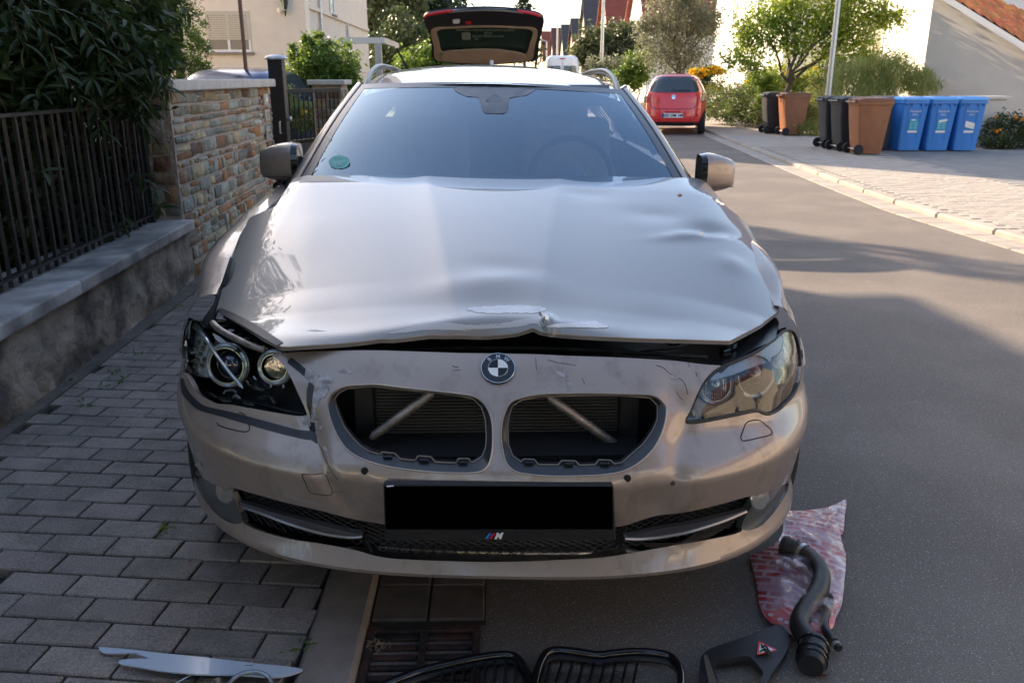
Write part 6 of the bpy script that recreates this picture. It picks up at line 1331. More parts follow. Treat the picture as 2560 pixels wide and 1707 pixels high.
lamp_post('small distant lamp post with an arm between far gables', 1393, 130, 85, 6.4, .10); lamp_post('distant lamp post just right of the raised tailgate', 1367, 130, 80, 4.6, .09)
# concrete bin shelter post
q0, q1, qt = aty(2433, 380, 16.0), aty(2480, 383, 16.0), aty(2470, 258, 16.0)
t = thing('concrete_pillar', 'beige concrete bin enclosure with a flat cap right of the blue bins', 'pillar', (float((q0[0] + q1[0]) / 2) - .15, 16.2, 0))
box('pillar_body', (float(q1[0]) - .32, 16.25, .51), (.9, .5, .98), m_wallg, t, bevel=.008); box('pillar_cap', (float(q1[0]) - .29, 16.25, 1.03), (1.0, .6, .06), m_capst, t, bevel=.006)

# the street behind the photographer: houses, hedge and trees that the car paint mirrors, nearest trees added to block skylight
house('street_house', 'cream house behind the photographer on the left of the street', -14, -5.5, -34, -22, 5.5, 9.5, 'y', m_wall, m_rred, 'houses behind the camera', [('-x', -28, 2, 1.2, 1.4)])
house('street_house', 'white house behind the photographer on the right of the street', 9.5, 19, -30, -18, 5.5, 9.5, 'y', m_wallw, m_rdark, 'houses behind the camera', [('-x', -24, 2, 1.2, 1.4), ('-x', -27, 2, 1.2, 1.4)])
house('street_house', 'grey house to the right across the street', 10.5, 19, -8, 3, 5.2, 8.8, 'y', m_wallg, m_rbr, 'houses behind the camera', [('-x', -3, 2, 1.2, 1.4), ('-x', 0, 2, 1.2, 1.4)])
for x_, y_, r_, lb in ((-3.6, -6.0, 2.4, 'broad tree added close behind the photographer on the left to block skylight'), (3.2, -9.5, 2.8, 'broad tree added close behind the photographer, crown over the road blocking skylight'), (-6.5, -16, 2.0, 'round street tree behind the photographer on the left'), (8.8, -13, 1.8, 'round street tree behind the photographer on the right'), (1.5, -46, 4.0, 'large tree closing the street behind the photographer'), (-4, -42, 3.5, 'large tree at the left end of the street behind')):  # first two are invented, unseen crowns darkening the bumper and near ground
    plant('street_tree', lb, 'tree', (x_, y_, 0), [((x_ + dx * r_, y_, 2.6 + r_ * .6 + dz * r_), (r_ * k, r_ * k, r_ * k)) for dx, dz, k in ((0, 0, .9), (-.6, -.3, .6), (.6, -.2, .6), (0, .8, .6))], 9000, .24 if r_ < 3 else .4, 'dark', .14, clump=30)
plant('street_tree', 'very broad tree added on the right pavement, its unseen crown blocking skylight', 'tree', (6.3, -5.6, 0), [((2.4, -4.8, 6.3), (1.9, 2.0, 1.3)), ((3.8, -5.4, 6.6), (2.4, 2.2, 1.6)), ((5.9, -5.8, 7.0), (2.2, 2.2, 1.8)), ((.8, -7.0, 5.8), (2.0, 1.6, 1.3))], 26000, .2, 'dark', .2, clump=24, csz=.22, hollow=.2)  # out-of-view crown added to darken the ground before the bumper
# ================================================================ BINS
m_lidcol = {}
def make_bin(name, label, body, lid, x, y, rz, group, print_=None):
    """240 litre two-wheeled bin: front faces local -Y, wheels and hinge at local +Y"""
    t = thing(name, label, 'wheelie bin', (0, 0, 0), group); H = 1.0
    def ring(w_, d0, d1, z, r=.04):
        pts = []
        for cx, cy, a0 in ((w_ / 2 - r, d1 - r, 0), (-w_ / 2 + r, d1 - r, 90), (-w_ / 2 + r, -d0 + r, 180), (w_ / 2 - r, -d0 + r, 270)):
            for k in range(4): a = R(a0 + k * 30); pts.append((cx + r * math.cos(a), cy + r * math.sin(a), z))
        return pts
    rg = [ring(.46, .24, .22, .02), ring(.475, .245, .225, .10), ring(.52, .30, .30, .60), ring(.555, .335, .335, .93), ring(.585, .36, .35, .94), ring(.585, .36, .35, H)]
    MB().loft(rg).build('bin_body', body, t, smooth=True, sharp=30)
    for sx_ in (-1, 1): MB().loft([[(sx_ * .10, -.262, .20), (sx_ * .13, -.262, .20), (sx_ * .13, -.25, .20)], [(sx_ * .12, -.345, .92), (sx_ * .15, -.345, .92), (sx_ * .15, -.33, .92)]]).build('front_rib', body, t)
    for sx_ in (-.21, -.1, .1, .21): box('rim_rib', (sx_, -.349, .915), (.012, .03, .05), body, t)
    lr = [ring(.60, .38, .345, H + .003, .05), ring(.60, .38, .345, H + .03, .05), ring(.56, .33, .30, H + .055, .06), ring(.40, .2, .2, H + .072, .06)]
    l_ = MB().loft(lr).build('bin_lid', lid, t, smooth=True, sharp=35)
    MB().tube([(-.22, .345, .985), (-.22, .40, .99), (.22, .40, .99), (.22, .345, .985)], .016, 8).build('handle_bar', lid, t, smooth=True)
    for sx_ in (-.14, .14): box('hinge', (sx_, .36, H + .012), (.06, .05, .05), lid, t, bevel=.008)
    MB().tube([(-.27, .245, .10), (.27, .245, .10)], .012, 8).build('axle', m_steel, t)
    for sx_ in (-1, 1):
        w_ = MB().lathe([(.05, -.025), (.092, -.025), (.10, -.015), (.10, .015), (.092, .025), (.05, .025)], (sx_ * .265, .25, .10), (1, 0, 0), 22).build('wheel', m_tyre, t, smooth=True)
        MB().lathe([(0, .03), (.02, .03), (.03, .012), (.06, .012), (.06, -.012), (0, -.012)], (sx_ * .265, .25, .10), (sx_, 0, 0), 16).build('hub', m_black, w_, smooth=True)
    fp = lambda x_, z: (x_, -.262 - (z - .2) * .1165 - .004, z)
    if print_:
        fx_ = lambda x_, z: frame(fp(x_, z), (1, 0, 0), (0, -.116, 1))
        text('Meinhardt', .058, fx_(0, .79), m_white, t, 'print'); text('240 L', .055, fx_(0, .725), m_white, t, 'print')
        def card(x0, x1, z0, z1, m, nm, off=.0015, tilt=0):
            q = [(x0, z0 + tilt), (x1, z0), (x1, z1), (x0, z1 + tilt)]; V = [Vector(fp(a, b)) + Vector((0, -off, 0)) for a, b in q] + [Vector(fp(a, b)) for a, b in q]; return mesh(nm, V, [(0, 1, 2, 3), (7, 6, 5, 4), (0, 4, 5, 1), (1, 5, 6, 2), (2, 6, 7, 3), (3, 7, 4, 0)], m, t)
        card(-.10, .10, .37, .415, m_white, 'white_label')
        if print_ < 3:
            c_ = card(-.095, .10, .425, .63, m_stk, 'info_sticker'); 
            for r_ in range(3):
                for cx in (-.05, .05): card(cx - .03, cx + .03, .46 + r_ * .045, .475 + r_ * .045, m_stk2, 'sticker_print', .003)
            if print_ == 1: card(-.06, .03, .61, .635, m_white, 'torn_label', .004)
            else: card(-.07, .10, .60, .645, m_white, 'torn_label', .004, -.03)
        else: card(-.10, .10, .44, .56, m_white, 'white_label', .003, .045)
    t.location = (x, y, .056); t.rotation_euler = (0, 0, rz); t.scale = (.93, .93, .955); return t
m_stk = M('sticker_cyan', (.05, .36, .52), .4); m_stk2 = M('sticker_pale', (.3, .6, .7), .4)
mbk = M('bin_black', (.022, .023, .026), .5, var=.2, scale=6, bump=.1, bscale=90); mbkl = M('bin_black_lid', (.035, .037, .042), .4)
mbr = M('bin_brown', (.27, .105, .045), .5, var=.12, scale=5, bump=.1, bscale=90); mbrl = M('bin_brown_lid', (.20, .075, .035), .4)
mbl = M('bin_blue', (.04, .22, .62), .45, var=.08, scale=5, bump=.05, bscale=90); mbll = M('bin_blue_lid', (.08, .36, .80), .35); mgr = M('bin_grey', (.11, .12, .14), .5)
G1, G2, G3 = 'bins standing on the pavement', 'blue recycling bins in a row', 'bins farther up the pavement'
make_bin('wheelie_bin', 'black bin at the left end of the near dark group', mbk, mbkl, 7.02, 15.72, R(88), G1)
make_bin('wheelie_bin', 'black bin between another black one and the big brown bin', mbk, mbkl, 7.00, 14.97, R(92), G1)
bb_ = make_bin('wheelie_bin', 'large brown bin with a small white label, nearest of the group', mbr, mbrl, 7.04, 14.22, R(90), G1)
box('label', (.292, -.02, .90), (.004, .10, .06), m_white, bb_); bb_.children[-1]
make_bin('wheelie_bin', 'dark grey bin half hidden between the brown bin and the blue ones', mgr, mgr, 7.80, 15.35, R(90), G1)
for i, (x, y, lb) in enumerate(((8.14, 15.02, 'leftmost of the three blue bins, with a cyan sticker'), (8.685, 14.99, 'middle one of the three blue bins, with a half torn sticker'), (9.23, 14.96, 'rightmost blue bin with a tilted white label'))): make_bin('recycling_bin', lb, mbl, mbll, x, y, R(3 - 2 * i), G2, i + 1)
make_bin('wheelie_bin', 'small-looking black bin far up the pavement behind the brown one', mbk, mbkl, 7.35, 20.5, R(88), G3)
make_bin('wheelie_bin', 'brown bin far up the pavement beside the flower bed', mbr, mbrl, 7.55, 19.75, R(92), G3)

# ================================================================ OTHER VEHICLES
def hull(zs, w_, yr, yf, n=5, seg=48):
    Wf = lambda z: np.interp(z, zs, w_); Rf = lambda z: np.interp(z, zs, yr); Ff = lambda z: np.interp(z, zs, yf)
    def ring(z):
        a, b, m = Wf(z), (Ff(z) - Rf(z)) / 2, (Ff(z) + Rf(z)) / 2; return [(a * abs(math.cos(q)) ** (2 / n) * (1 if math.cos(q) > 0 else -1), m + b * abs(math.sin(q)) ** (2 / n) * (1 if math.sin(q) > 0 else -1), z) for q in [2 * math.pi * k / seg for k in range(seg)]]
    def rear(x, z, l=0.):
        b = (Ff(z) - Rf(z)) / 2; m = (Ff(z) + Rf(z)) / 2; s = np.clip(np.abs(x) / Wf(z), 0, .9999); return np.stack([x, m - b * (1 - s ** n) ** (1 / n) - l, z + 0 * x], -1)
    def side(sg, y, z, l=0.):
        b = (Ff(z) - Rf(z)) / 2; m = (Ff(z) + Rf(z)) / 2; s = np.clip(np.abs(y - m) / b, 0, .9999); return np.stack([sg * (Wf(z) * (1 - s ** n) ** (1 / n) + l), y, z + 0 * y], -1)
    return ring, rear, side
def patch(name, poly, f, m, parent, step=.05, smooth=True, holes=()):
    q = resamp(poly, step * .7, True, smooth); hs = [resamp(h, step * .7, True, smooth) for h in holes]; vs, tr = fill(q, hs, step); P = f(vs[:, 0], vs[:, 1]); o = mesh(name, P, [tuple(t) for t in tr], m, parent, smooth=True); return o
def place(t, x, y, rz): t.location = (x, y, 0); t.rotation_euler = (0, 0, rz)
zs = [.24, .32, .45, .60, .80, .95, 1.05, 1.20, 1.38, 1.46, 1.52, 1.535]
# --- red hatchback
rc = thing('hatchback', 'small red hatchback parked at the far kerb seen from behind', 'car')
w_ = [.74, .80, .83, .845, .845, .835, .80, .74, .66, .60, .48, .30]; yr = [.06, .02, .0, .02, .07, .10, .14, .22, .33, .42, .62, .9]; yf = [3.9, 3.98, 4.0, 4.0, 3.85, 3.2, 2.95, 2.65, 2.3, 2.1, 1.9, 1.6]
w_[6:] = [.80, .73, .62, .53, .38, .2]; ring, rear, side = hull(zs, w_, yr, yf, 4)
zz = sorted(set(list(np.linspace(.24, 1.535, 34))))
recalc(MB().loft([ring(z) for z in zz]).build('body', m_red, rc, smooth=True, sharp=50))
sc_ = lambda P: [(x * .84, z) for x, z in P]
gl = patch('rear_window', [(-.60, 1.08), (-.63, 1.12), (-.52, 1.42), (-.45, 1.45), (.45, 1.45), (.52, 1.42), (.63, 1.12), (.60, 1.08), (.3, 1.06), (-.3, 1.06)], lambda x, z: rear(x, z, .006), m_win, rc)
MB().tube([rear(np.array(x), np.array(1.11 - .02 * x * x), .015) for x in np.linspace(-.05, .42, 8)], .009, 6).build('wiper', m_black, gl)
m_tl = M('tail_light', (.50, .03, .03), .15, coat=1); m_tlw = M('tail_light_clear', (.62, .50, .50), .12, coat=1)
for s in (-1, 1):
    tl = patch('tail_light', [(s * .70, .80), (s * .835, .83), (s * .842, .95), (s * .80, 1.07), (s * .73, 1.08), (s * .66, .98)], lambda x, z: rear(x, z, .012), m_tl, rc, .03)
    patch('reversing_lamp', [(s * .73, .86), (s * .81, .88), (s * .80, .98), (s * .72, .97)], lambda x, z: rear(x, z, .018), m_tlw, tl, .03)
pl = patch('number_plate', [(-.27, .44), (.27, .44), (.27, .55), (-.27, .55)], lambda x, z: rear(x, z, .02), m_white, rc, .05, False); patch('euro_band', [(-.268, .442), (-.225, .442), (-.225, .548), (-.268, .548)], lambda x, z: rear(x, z, .023), m_db, pl, .03, False)
text('GG DM 149', .098, frame(rear(np.array(.022), np.array(.495), .026), (1, 0, 0), (0, 0, 1)), m_rblack, pl, 'plate_lettering', bold=.002)
recalc(MB().loft([[rear(np.array(x), np.array(z), l) for z, l in ((.60, .012), (.625, .03), (.60, .05), (.57, .03))] for x in np.linspace(-.2, .2, 5)]).build('plate_lamp_trim', m_red, rc))
patch('badge', [(-.05, 1.0), (.05, 1.0), (.05, .95), (.03, .90), (-.03, .90), (-.05, .95)], lambda x, z: rear(x, z, .014), m_chrome, rc, .02, False)
text('sandero', .05, frame(rear(np.array(-.42), np.array(.83), .016), (1, 0, 0), (0, 0, 1)), m_chrome, rc, 'badge_lettering'); text('mpi', .05, frame(rear(np.array(.50), np.array(.80), .016), (1, 0, 0), (0, 0, 1)), m_chrome, rc, 'badge_lettering')
for pts in ([(-.56, 1.03), (-.60, .95), (-.60, .80), (-.52, .68), (-.2, .655), (.2, .655), (.52, .68), (.60, .80), (.60, .95), (.56, 1.03)], [(-.84, .63), (-.6, .645)], [(.84, .63), (.6, .645)]):
    q = resamp(pts, .05, False, True); MB().tube(rear(q[:, 0], q[:, 1], .0), .006, 5).build('panel_gap', m_blackm, rc)
patch('bumper_recess', [(-.50, .40), (-.42, .60), (.42, .60), (.50, .40)], lambda x, z: rear(x, z, .008), m_red, rc, .05)
patch('lower_bumper', [(-.80, .23), (.80, .23), (.80, .33), (-.80, .33)], lambda x, z: rear(x, z, .006), m_black, rc, .06, False)
for s in (-1, 1):
    sg = lambda y, z, s=s: side(s, y, z, .006)
    patch('side_window', [(.55, 1.08), (.62, 1.30), (.80, 1.42), (1.25, 1.44), (1.3, 1.06)], sg, m_win, rc, .07); patch('side_window', [(1.36, 1.06), (1.32, 1.44), (2.0, 1.42), (2.55, 1.08)], sg, m_win, rc, .07)
    patch('side_moulding', [(.75, .58), (3.0, .58), (3.0, .64), (.75, .64)], lambda y, z, s=s: side(s, y, z, .008), m_red, rc, .08, False)
    for y_ in (.70, 3.2): wheel(rc, (s * .74, y_, .30), .30, .19, (s, 0, 0))
MB().tube([(-.45, .10, .24), (-.45, .0, .22)], .022, 8).build('exhaust', m_steel, rc); MB().lathe([(0, .004), (.03, .002), (.03, -.01)], rear(np.array(.62), np.array(.50), .01), (0, -1, 0), 12).build('tow_cap', m_black, rc)
place(rc, 4.72, 20.6, R(-14))
# --- white van
vn = thing('white_van', 'white panel van parked far down the street', 'van')
zv = [.3, .5, 1.0, 1.5, 2.0, 2.35, 2.52, 2.58]; ring, rear, side = hull(zv, [.92, .97, .98, .97, .94, .90, .84, .70], [.04, 0, 0, .02, .05, .09, .16, .3], [5.2, 5.25, 5.2, 4.6, 4.1, 3.9, 3.8, 3.6], 6)
recalc(MB().loft([ring(z) for z in np.linspace(.3, 2.58, 22)]).build('body', m_white, vn, smooth=True, sharp=50))
for s in (-1, 1):
    patch('door_window', [(s * .08, 1.55), (s * .80, 1.55), (s * .76, 2.05), (s * .08, 2.05)], lambda x, z: rear(x, z, .01), m_win, vn, .1, False); patch('tail_light', [(s * .86, .9), (s * .95, .9), (s * .92, 1.5), (s * .84, 1.5)], lambda x, z: rear(x, z, .02), m_tl, vn, .06, False)
    for y_ in (.9, 4.2): wheel(vn, (s * .85, y_, .34), .34, .22, (s, 0, 0))
MB().tube([rear(np.array(0.), np.array(z), .004) for z in np.linspace(.5, 2.4, 8)], .008, 5).build('door_gap', m_blackm, vn); box('high_brake_lamp', (0, .10, 2.42), (.3, .05, .05), m_tl, vn)
place(vn, 3.95, 46.0, R(-4))
# --- blue car in the yard, dark car beyond the right garden
def plain_car(name, label, m, x, y, rz, cat='car'):
    t = thing(name, label, cat); ring, rear, side = hull(zs, [.76, .82, .87, .89, .89, .87, .84, .78, .70, .64, .5, .3], [.08, .02, .0, .02, .04, .10, .18, .35, .6, .75, .95, 1.2], [4.3, 4.4, 4.4, 4.35, 4.1, 3.3, 3.0, 2.7, 2.3, 2.1, 1.95, 1.7], 5)
    recalc(MB().loft([ring(z) for z in np.linspace(.24, 1.53, 26)]).build('body', m, t, smooth=True, sharp=50))
    patch('rear_window', [(-.62, 1.02), (-.50, 1.40), (.50, 1.40), (.62, 1.02)], lambda x, z: rear(x, z, .006), m_win, t, .06, False)
    for s in (-1, 1):
        patch('side_window', [(.8, 1.06), (1.1, 1.42), (2.1, 1.42), (2.8, 1.06)], lambda y, z, s=s: side(s, y, z, .006), m_win, t, .07, False); patch('tail_light', [(s * .62, .75), (s * .86, .75), (s * .84, .95), (s * .60, .92)], lambda x, z: rear(x, z, .012), m_tl, t, .05)
        for y_ in (.8, 3.4): wheel(t, (s * .78, y_, .31), .31, .2, (s, 0, 0))
    t.location = (x, y, 0); t.rotation_euler = (0, 0, rz); return t
c = plain_car('parked_car', 'dark blue car parked in the yard behind the stone wall', M('blue_paint', (.012, .03, .12), .3, metal=.3, coat=1), -4.35, 11.6, R(-12)); c.location.z = .05
c = plain_car('parked_car', 'dark car with a red tail light behind the coneflowers at the right edge', M('dark_paint', (.015, .016, .02), .3, metal=.3, coat=1), float(aty(2640, 300, 18)[0]) + 1.5, 17.8, R(40)); c.location.z = -.05
c = plain_car('parked_car', 'pale car almost hidden behind the flower bed', M('pale_paint', (.45, .47, .5), .3, metal=.5, coat=1), float(aty(1860, 200, 29)[0]), 28.6, R(-60)); c.location.z = .0
# --- dark estate behind, with raised tailgate
de = thing('dark_estate_car', 'dark estate car behind with its tailgate raised, beige trim showing', 'car', (0, 9, 0))
ring, rear, side = hull(zs, [.78, .84, .88, .90, .90, .88, .86, .80, .70, .63, .5, .3], [.10, .03, .0, .03, .06, .12, .18, .28, .42, .55, .8, 1.1], [4.5, 4.6, 4.6, 4.55, 4.3, 3.5, 3.2, 2.9, 2.6, 2.5, 2.4, 2.2], 6)
m_dred = M('dark_red_black_paint', (.02, .008, .010), .25, coat=1)
o = MB().loft([[(x - .15, y + 7.75, z) for x, y, z in ring(z)] for z in np.linspace(.24, 1.50, 24)]).build('body', m_dred, de, smooth=True, sharp=50); recalc(o)
tp = plane_skin((0, 8.25, 1.50), (0, .61, .79)); tpo = lambda o_: plane_skin((0, 8.25 - .61 * o_, 1.50 - .79 * o_), (0, .61, .79))
m_beige = M('beige_trim', (.42, .30, .20), .7, var=.08, scale=6); m_dtrim = M('dark_trim', (.018, .018, .022), .45)
hole = Z2([(765, 205), (900, 188), (1080, 182), (1260, 188), (1388, 205), (1370, 290), (1340, 362), (1200, 335), (1080, 328), (940, 333), (800, 348), (778, 280)])
gate = panel('tailgate', Z2([(680, 116), (700, 100), (780, 84), (900, 70), (1080, 62), (1250, 70), (1380, 88), (1445, 108), (1464, 135), (1455, 190), (1430, 290), (1395, 400), (755, 400), (725, 260), (700, 190), (682, 150)]), tp, m_dtrim, de, [hole], step=12, thick=.04)
panel('beige_trim', Z2([(728, 198), (850, 182), (1080, 174), (1300, 182), (1416, 198), (1405, 300), (1372, 398), (765, 398), (742, 300)]), tpo(.012), m_beige, gate, [hole], step=12, thick=.02)
panel('gate_glass', hole, tpo(-.02), M('green_tinted_glass', (.022, .045, .035), .15, spec=.6), gate, step=12, thick=.004)
panel('beige_sill', Z2([(800, 350), (940, 335), (1080, 330), (1200, 337), (1340, 364), (1336, 398), (810, 398)]), tpo(.03), m_beige, gate, step=12, thick=.02)
for px, m_, nm in ((Z2([(684, 112), (700, 100), (780, 84), (870, 72)]), m_red, 'red_edge'), (Z2([(1290, 74), (1380, 88), (1440, 106)]), m_red, 'red_edge'), (Z2([(840, 76), (960, 68), (1080, 64), (1200, 68), (1330, 82)]), m_steel, 'spoiler_edge')): MB().tube(tpo(-.01)(resamp(px, 6, False, True)), .016, 8).build(nm, m_, gate, smooth=True)
panel('white_label', corner(Z2([(866, 130), (914, 128), (914, 156), (868, 158)]), 1), tpo(.01), m_white, gate, step=9, thick=.003); panel('red_lens', Z2([(950, 143), (990, 143), (990, 160), (950, 160)]), tpo(.01), m_tl, gate, step=9, thick=.003)
gs_ = M('glass_print', (.20, .24, .17), .5); panel('printed_logo', corner(Z2([(925, 215), (983, 213), (985, 262), (928, 264)]), 1), tpo(.0), gs_, gate, step=9, thick=.002)
for (u, v), s_, sz in ((Z2([(1098, 220)])[0], 'KFZ', .05), (Z2([(1098, 240)])[0], 'SACHVERSTAND', .045), (Z2([(1022, 257)])[0], '24', .045), (Z2([(1080, 200)])[0], 'KFZ-GUTACHTEN RHEIN-NECKAR', .04)):
    text(s_, sz, frame(tpo(.002)(np.array([(u, v)]))[0], (1, 0, 0), (0, -.79, .61)), gs_, gate, 'printed_lettering', flip=True)
for s, u in ((-1, 990), (1, 1345)):
    a = tpo(.03)(np.array([(u, 120.)]))[0]; MB().tube([a, (s * .62 - .15, 8.1, 1.25)], .012, 8).build('gas_strut', m_black, gate, smooth=True)

# ================================================================ THINGS ON THE GROUND
def on_ground(z): return lambda uv: CAM + rays(uv) * ((z - CAM[2]) / rays(uv)[:, 2])[:, None]
LLb = lambda pts: [(x / 3.92, 1307 + y / 3.92) for x, y in pts]
ZE = lambda pts: [(400 + x / 2.6133, 1107 + y / 2.6133) for x, y in pts]
Z8 = lambda pts: [(1300 + x / 2.6133, 1107 + y / 2.6133) for x, y in pts]
def curved(z0, h, u0, u1):
    def f(uv):
        t = (uv[:, 0] - u0) / (u1 - u0); z = z0 + h * np.sin(np.pi * np.clip(t, 0, 1)); r = rays(uv); return CAM + r * ((z - CAM[2]) / r[:, 2])[:, None]
    return f
t = thing('trim_shard', 'long pale blue-white broken plastic trim lying on the pavers', 'broken part', tuple(atz(500, 1660, .045)))
panel('shard_body', [(247, 1617), (290, 1619), (331, 1623), (450, 1636), (520, 1643), (640, 1657), (757, 1671), (730, 1684), (684, 1691), (610, 1686), (500, 1684), (470, 1682), (400, 1675), (330, 1663), (297, 1657), (297, 1651), (310, 1647), (345, 1645), (372, 1644), (350, 1636), (340, 1631), (262, 1631), (250, 1625)], curved(.045, .02, 230, 780), M('pale_plastic', (.50, .57, .66), .25, coat=.4), t, step=8, thick=.004)
t = thing('lens_fragment', 'curved clear headlight cover fragment lying under the pale shard', 'broken part', tuple(atz(560, 1700, .04)))
panel('fragment_body', [(420, 1725), (446, 1704), (480, 1685), (520, 1673), (580, 1664), (632, 1661), (600, 1672), (560, 1684), (640, 1690), (700, 1712), (690, 1740), (500, 1760)], curved(.04, .02, 400, 720), glassmat('fragment_plastic', (.80, .86, .86), 1.4, .12, .0), t, step=8, thick=0)
p = atz(623, 1722, .06); MB().torus(p, (.1, -.15, 1), .052, .005, 40, 8).build('clear_ring', m_clearpl, t, smooth=True)
MB().tube(on_ground(.06)(resamp([(430, 1712), (480, 1686), (540, 1671), (632, 1662)], 6, False, True)), .0018, 5).build('fragment_edge', m_clearpl, t, smooth=True)

def kidney(label, path, y_far, slats, m_slat):
    t = thing('grille_insert', label, 'car part', tuple(path.mean(0)), 'grille inserts lying on the road'); MB().tube(path, .011, 10).build('outer_frame', m_gblack, t, smooth=True)
    MB().tube(path * np.array([1, 1, 1]) + np.array([0, -.012, -.012]), .008, 8).build('inner_frame', m_black, t, smooth=True)
    for a, b in slats: MB().loft([[Vector(a) + Vector((dx, 0, dz)) for dx, dz in ((-.003, -.010), (.003, -.010), (.003, .012), (-.003, .012))], [Vector(b) + Vector((dx, 0, dz)) for dx, dz in ((-.003, -.010), (.003, -.010), (.003, .012), (-.003, .012))]]).build('slat', m_slat, t)
    return t
pa = on_ground(.03)(resamp(Z8([(90, 1600), (110, 1500), (130, 1440), (170, 1375), (230, 1352), (330, 1358), (520, 1385), (600, 1375), (760, 1362), (900, 1372), (990, 1400), (1040, 1470), (1052, 1540), (1050, 1620)]), 8, False, True))
sl = [(atz(1320 + k * 27 + 30, 1664, .02), atz(1305 + k * 28 + 20, 1740, .02)) for k in range(10)]
kidney('black kidney-shaped grille insert, the right one of the two on the asphalt', pa, 0, sl, m_gblack)
pb = on_ground(.03)(resamp(ZE([(1440, 1590), (1560, 1540), (1700, 1490), (1900, 1440), (2060, 1405), (2200, 1384), (2290, 1384), (2350, 1420), (2395, 1500), (2410, 1600)]), 8, False, True))
sl = [(atz(1110 + k * 26, 1678 - k * 4, .018), atz(1095 + k * 27, 1745, .018)) for k in range(8)]
kidney('black curved grille insert next to the drain grate, left of the other', pb, 0, sl, m_black)
for k in range(5):
    q = atz(1572 + k * 13, 1685, .032); 
# black trim panel with warning triangle
t = thing('trim_panel', 'black plastic trim panel with a red-edged warning triangle', 'car part', tuple(atz(1850, 1640, .02)))
po = Z8([(1178, 1600), (1175, 1480), (1182, 1400), (1225, 1352), (1320, 1312), (1400, 1288), (1560, 1228), (1690, 1182), (1725, 1186), (1752, 1240), (1760, 1300), (1740, 1360), (1690, 1440), (1640, 1510), (1590, 1600)])
hi = Z8([(1275, 1425), (1340, 1408), (1420, 1395), (1490, 1390), (1530, 1420), (1565, 1462), (1590, 1500), (1560, 1560), (1540, 1620), (1320, 1620), (1285, 1520)])
panel('panel_body', po, curved(.028, .012, 1740, 1980), M('trim_black', (.022, .021, .023), .5, bump=.3, bscale=300, bdist=.003), t, [hi], step=8, thick=.018, tdir=(0, 0, -1))
panel('foam_edge', corner(Z8([(1198, 1385), (1222, 1380), (1290, 1568), (1290, 1600), (1240, 1600)]), 2), on_ground(.036), M('brown_foam', (.10, .075, .06), .8), t, step=8, thick=.004)
tri = Z8([(1556, 1290), (1682, 1350), (1548, 1382)])
st = panel('warning_sticker', corner(tri, 3), on_ground(.046), m_red, t, step=8, thick=.001)
cen = np.mean(tri, 0); panel('sticker_face', corner([tuple(cen + (np.array(q) - cen) * .74) for q in tri], 2), on_ground(.0475), m_white, st, step=8, thick=.001)
for px in ([(1575, 1312), (1590, 1330), (1600, 1345), (1630, 1352)], [(1568, 1362), (1590, 1350), (1610, 1362), (1635, 1358)], [(1580, 1335), (1600, 1320), (1620, 1342)]): MB().tube(on_ground(.049)(resamp(Z8(px), 3, False, True)), .0022, 5).build('sticker_glyph', m_rblack, st)
# plastic bag
bag = thing('plastic_bag', 'crumpled clear plastic bag with red print lying by the bumper corner', 'plastic bag', tuple(atz(1830, 1380, 0)))
bo = Z8([(1720, 470), (1750, 445), (1850, 440), (2000, 420), (2070, 395), (2130, 370), (2122, 480), (2110, 590), (2095, 600), (2115, 680), (2130, 740), (2120, 900), (2100, 1060), (2060, 1150), (2040, 1210), (1960, 1250), (1840, 1268), (1760, 1250), (1690, 1200), (1620, 1160), (1565, 1060), (1550, 950), (1530, 860), (1510, 780), (1500, 742), (1545, 722), (1590, 700), (1680, 640), (1715, 580), (1720, 520)])
def crumple(base, amp, seed, h):
    from mathutils import noise as nz
    bo_ = np.array(bo)
    def f(uv):
        P = on_ground(base)(uv); out = []; 
        dmin = np.full(len(uv), 1e9)
        for i in range(len(bo_)): a, b = bo_[i], bo_[(i + 1) % len(bo_)]; ab = b - a; tt = np.clip(((uv - a) @ ab) / (ab @ ab), 0, 1); dmin = np.minimum(dmin, np.linalg.norm(uv - a - tt[:, None] * ab, axis=1))
        for p, d in zip(P, dmin):
            k = min(1, d / 60); r_ = 1 - abs(nz.noise(Vector((p[0] * 9 + seed, p[1] * 6, seed)))) * 2; r2 = 1 - abs(nz.noise(Vector((p[0] * 22 + p[1] * 9, p[1] * 16 + seed, seed)))) * 2; z = base + h * k ** .6 + amp * (r_ * .6 + r2 * .4) * (.35 + .65 * k); out.append(z)
        z = np.array(out); r = rays(uv); return CAM + r * ((z - CAM[2]) / r[:, 2])[:, None]
    return f
def bagmat():
    m = bpy.data.materials.new('bag_film'); m.use_nodes = True; N = m.node_tree.nodes; L = m.node_tree.links; b = N['Principled BSDF']; b.inputs['Base Color'].default_value = (.62, .52, .56, 1); b.inputs['Roughness'].default_value = .12; b.inputs['Coat Weight'].default_value = 1
    t_ = N.new('ShaderNodeBsdfTransparent'); t_.inputs[0].default_value = (.97, .9, .92, 1); mx = N.new('ShaderNodeMixShader'); n = N.new('ShaderNodeTexNoise'); n.inputs['Scale'].default_value = 14; n.inputs['Detail'].default_value = 6; tc = N.new('ShaderNodeTexCoord'); L.new(tc.outputs['Object'], n.inputs['Vector'])
    mr = N.new('ShaderNodeMapRange'); mr.inputs[1].default_value, mr.inputs[2].default_value, mr.inputs[3].default_value, mr.inputs[4].default_value = .40, .72, .05, .60; L.new(n.outputs[0], mr.inputs[0]); L.new(mr.outputs[0], mx.inputs[0]); L.new(t_.outputs[0], mx.inputs[1]); L.new(b.outputs[0], mx.inputs[2]); L.new(mx.outputs[0], N['Material Output'].inputs[0]); return m
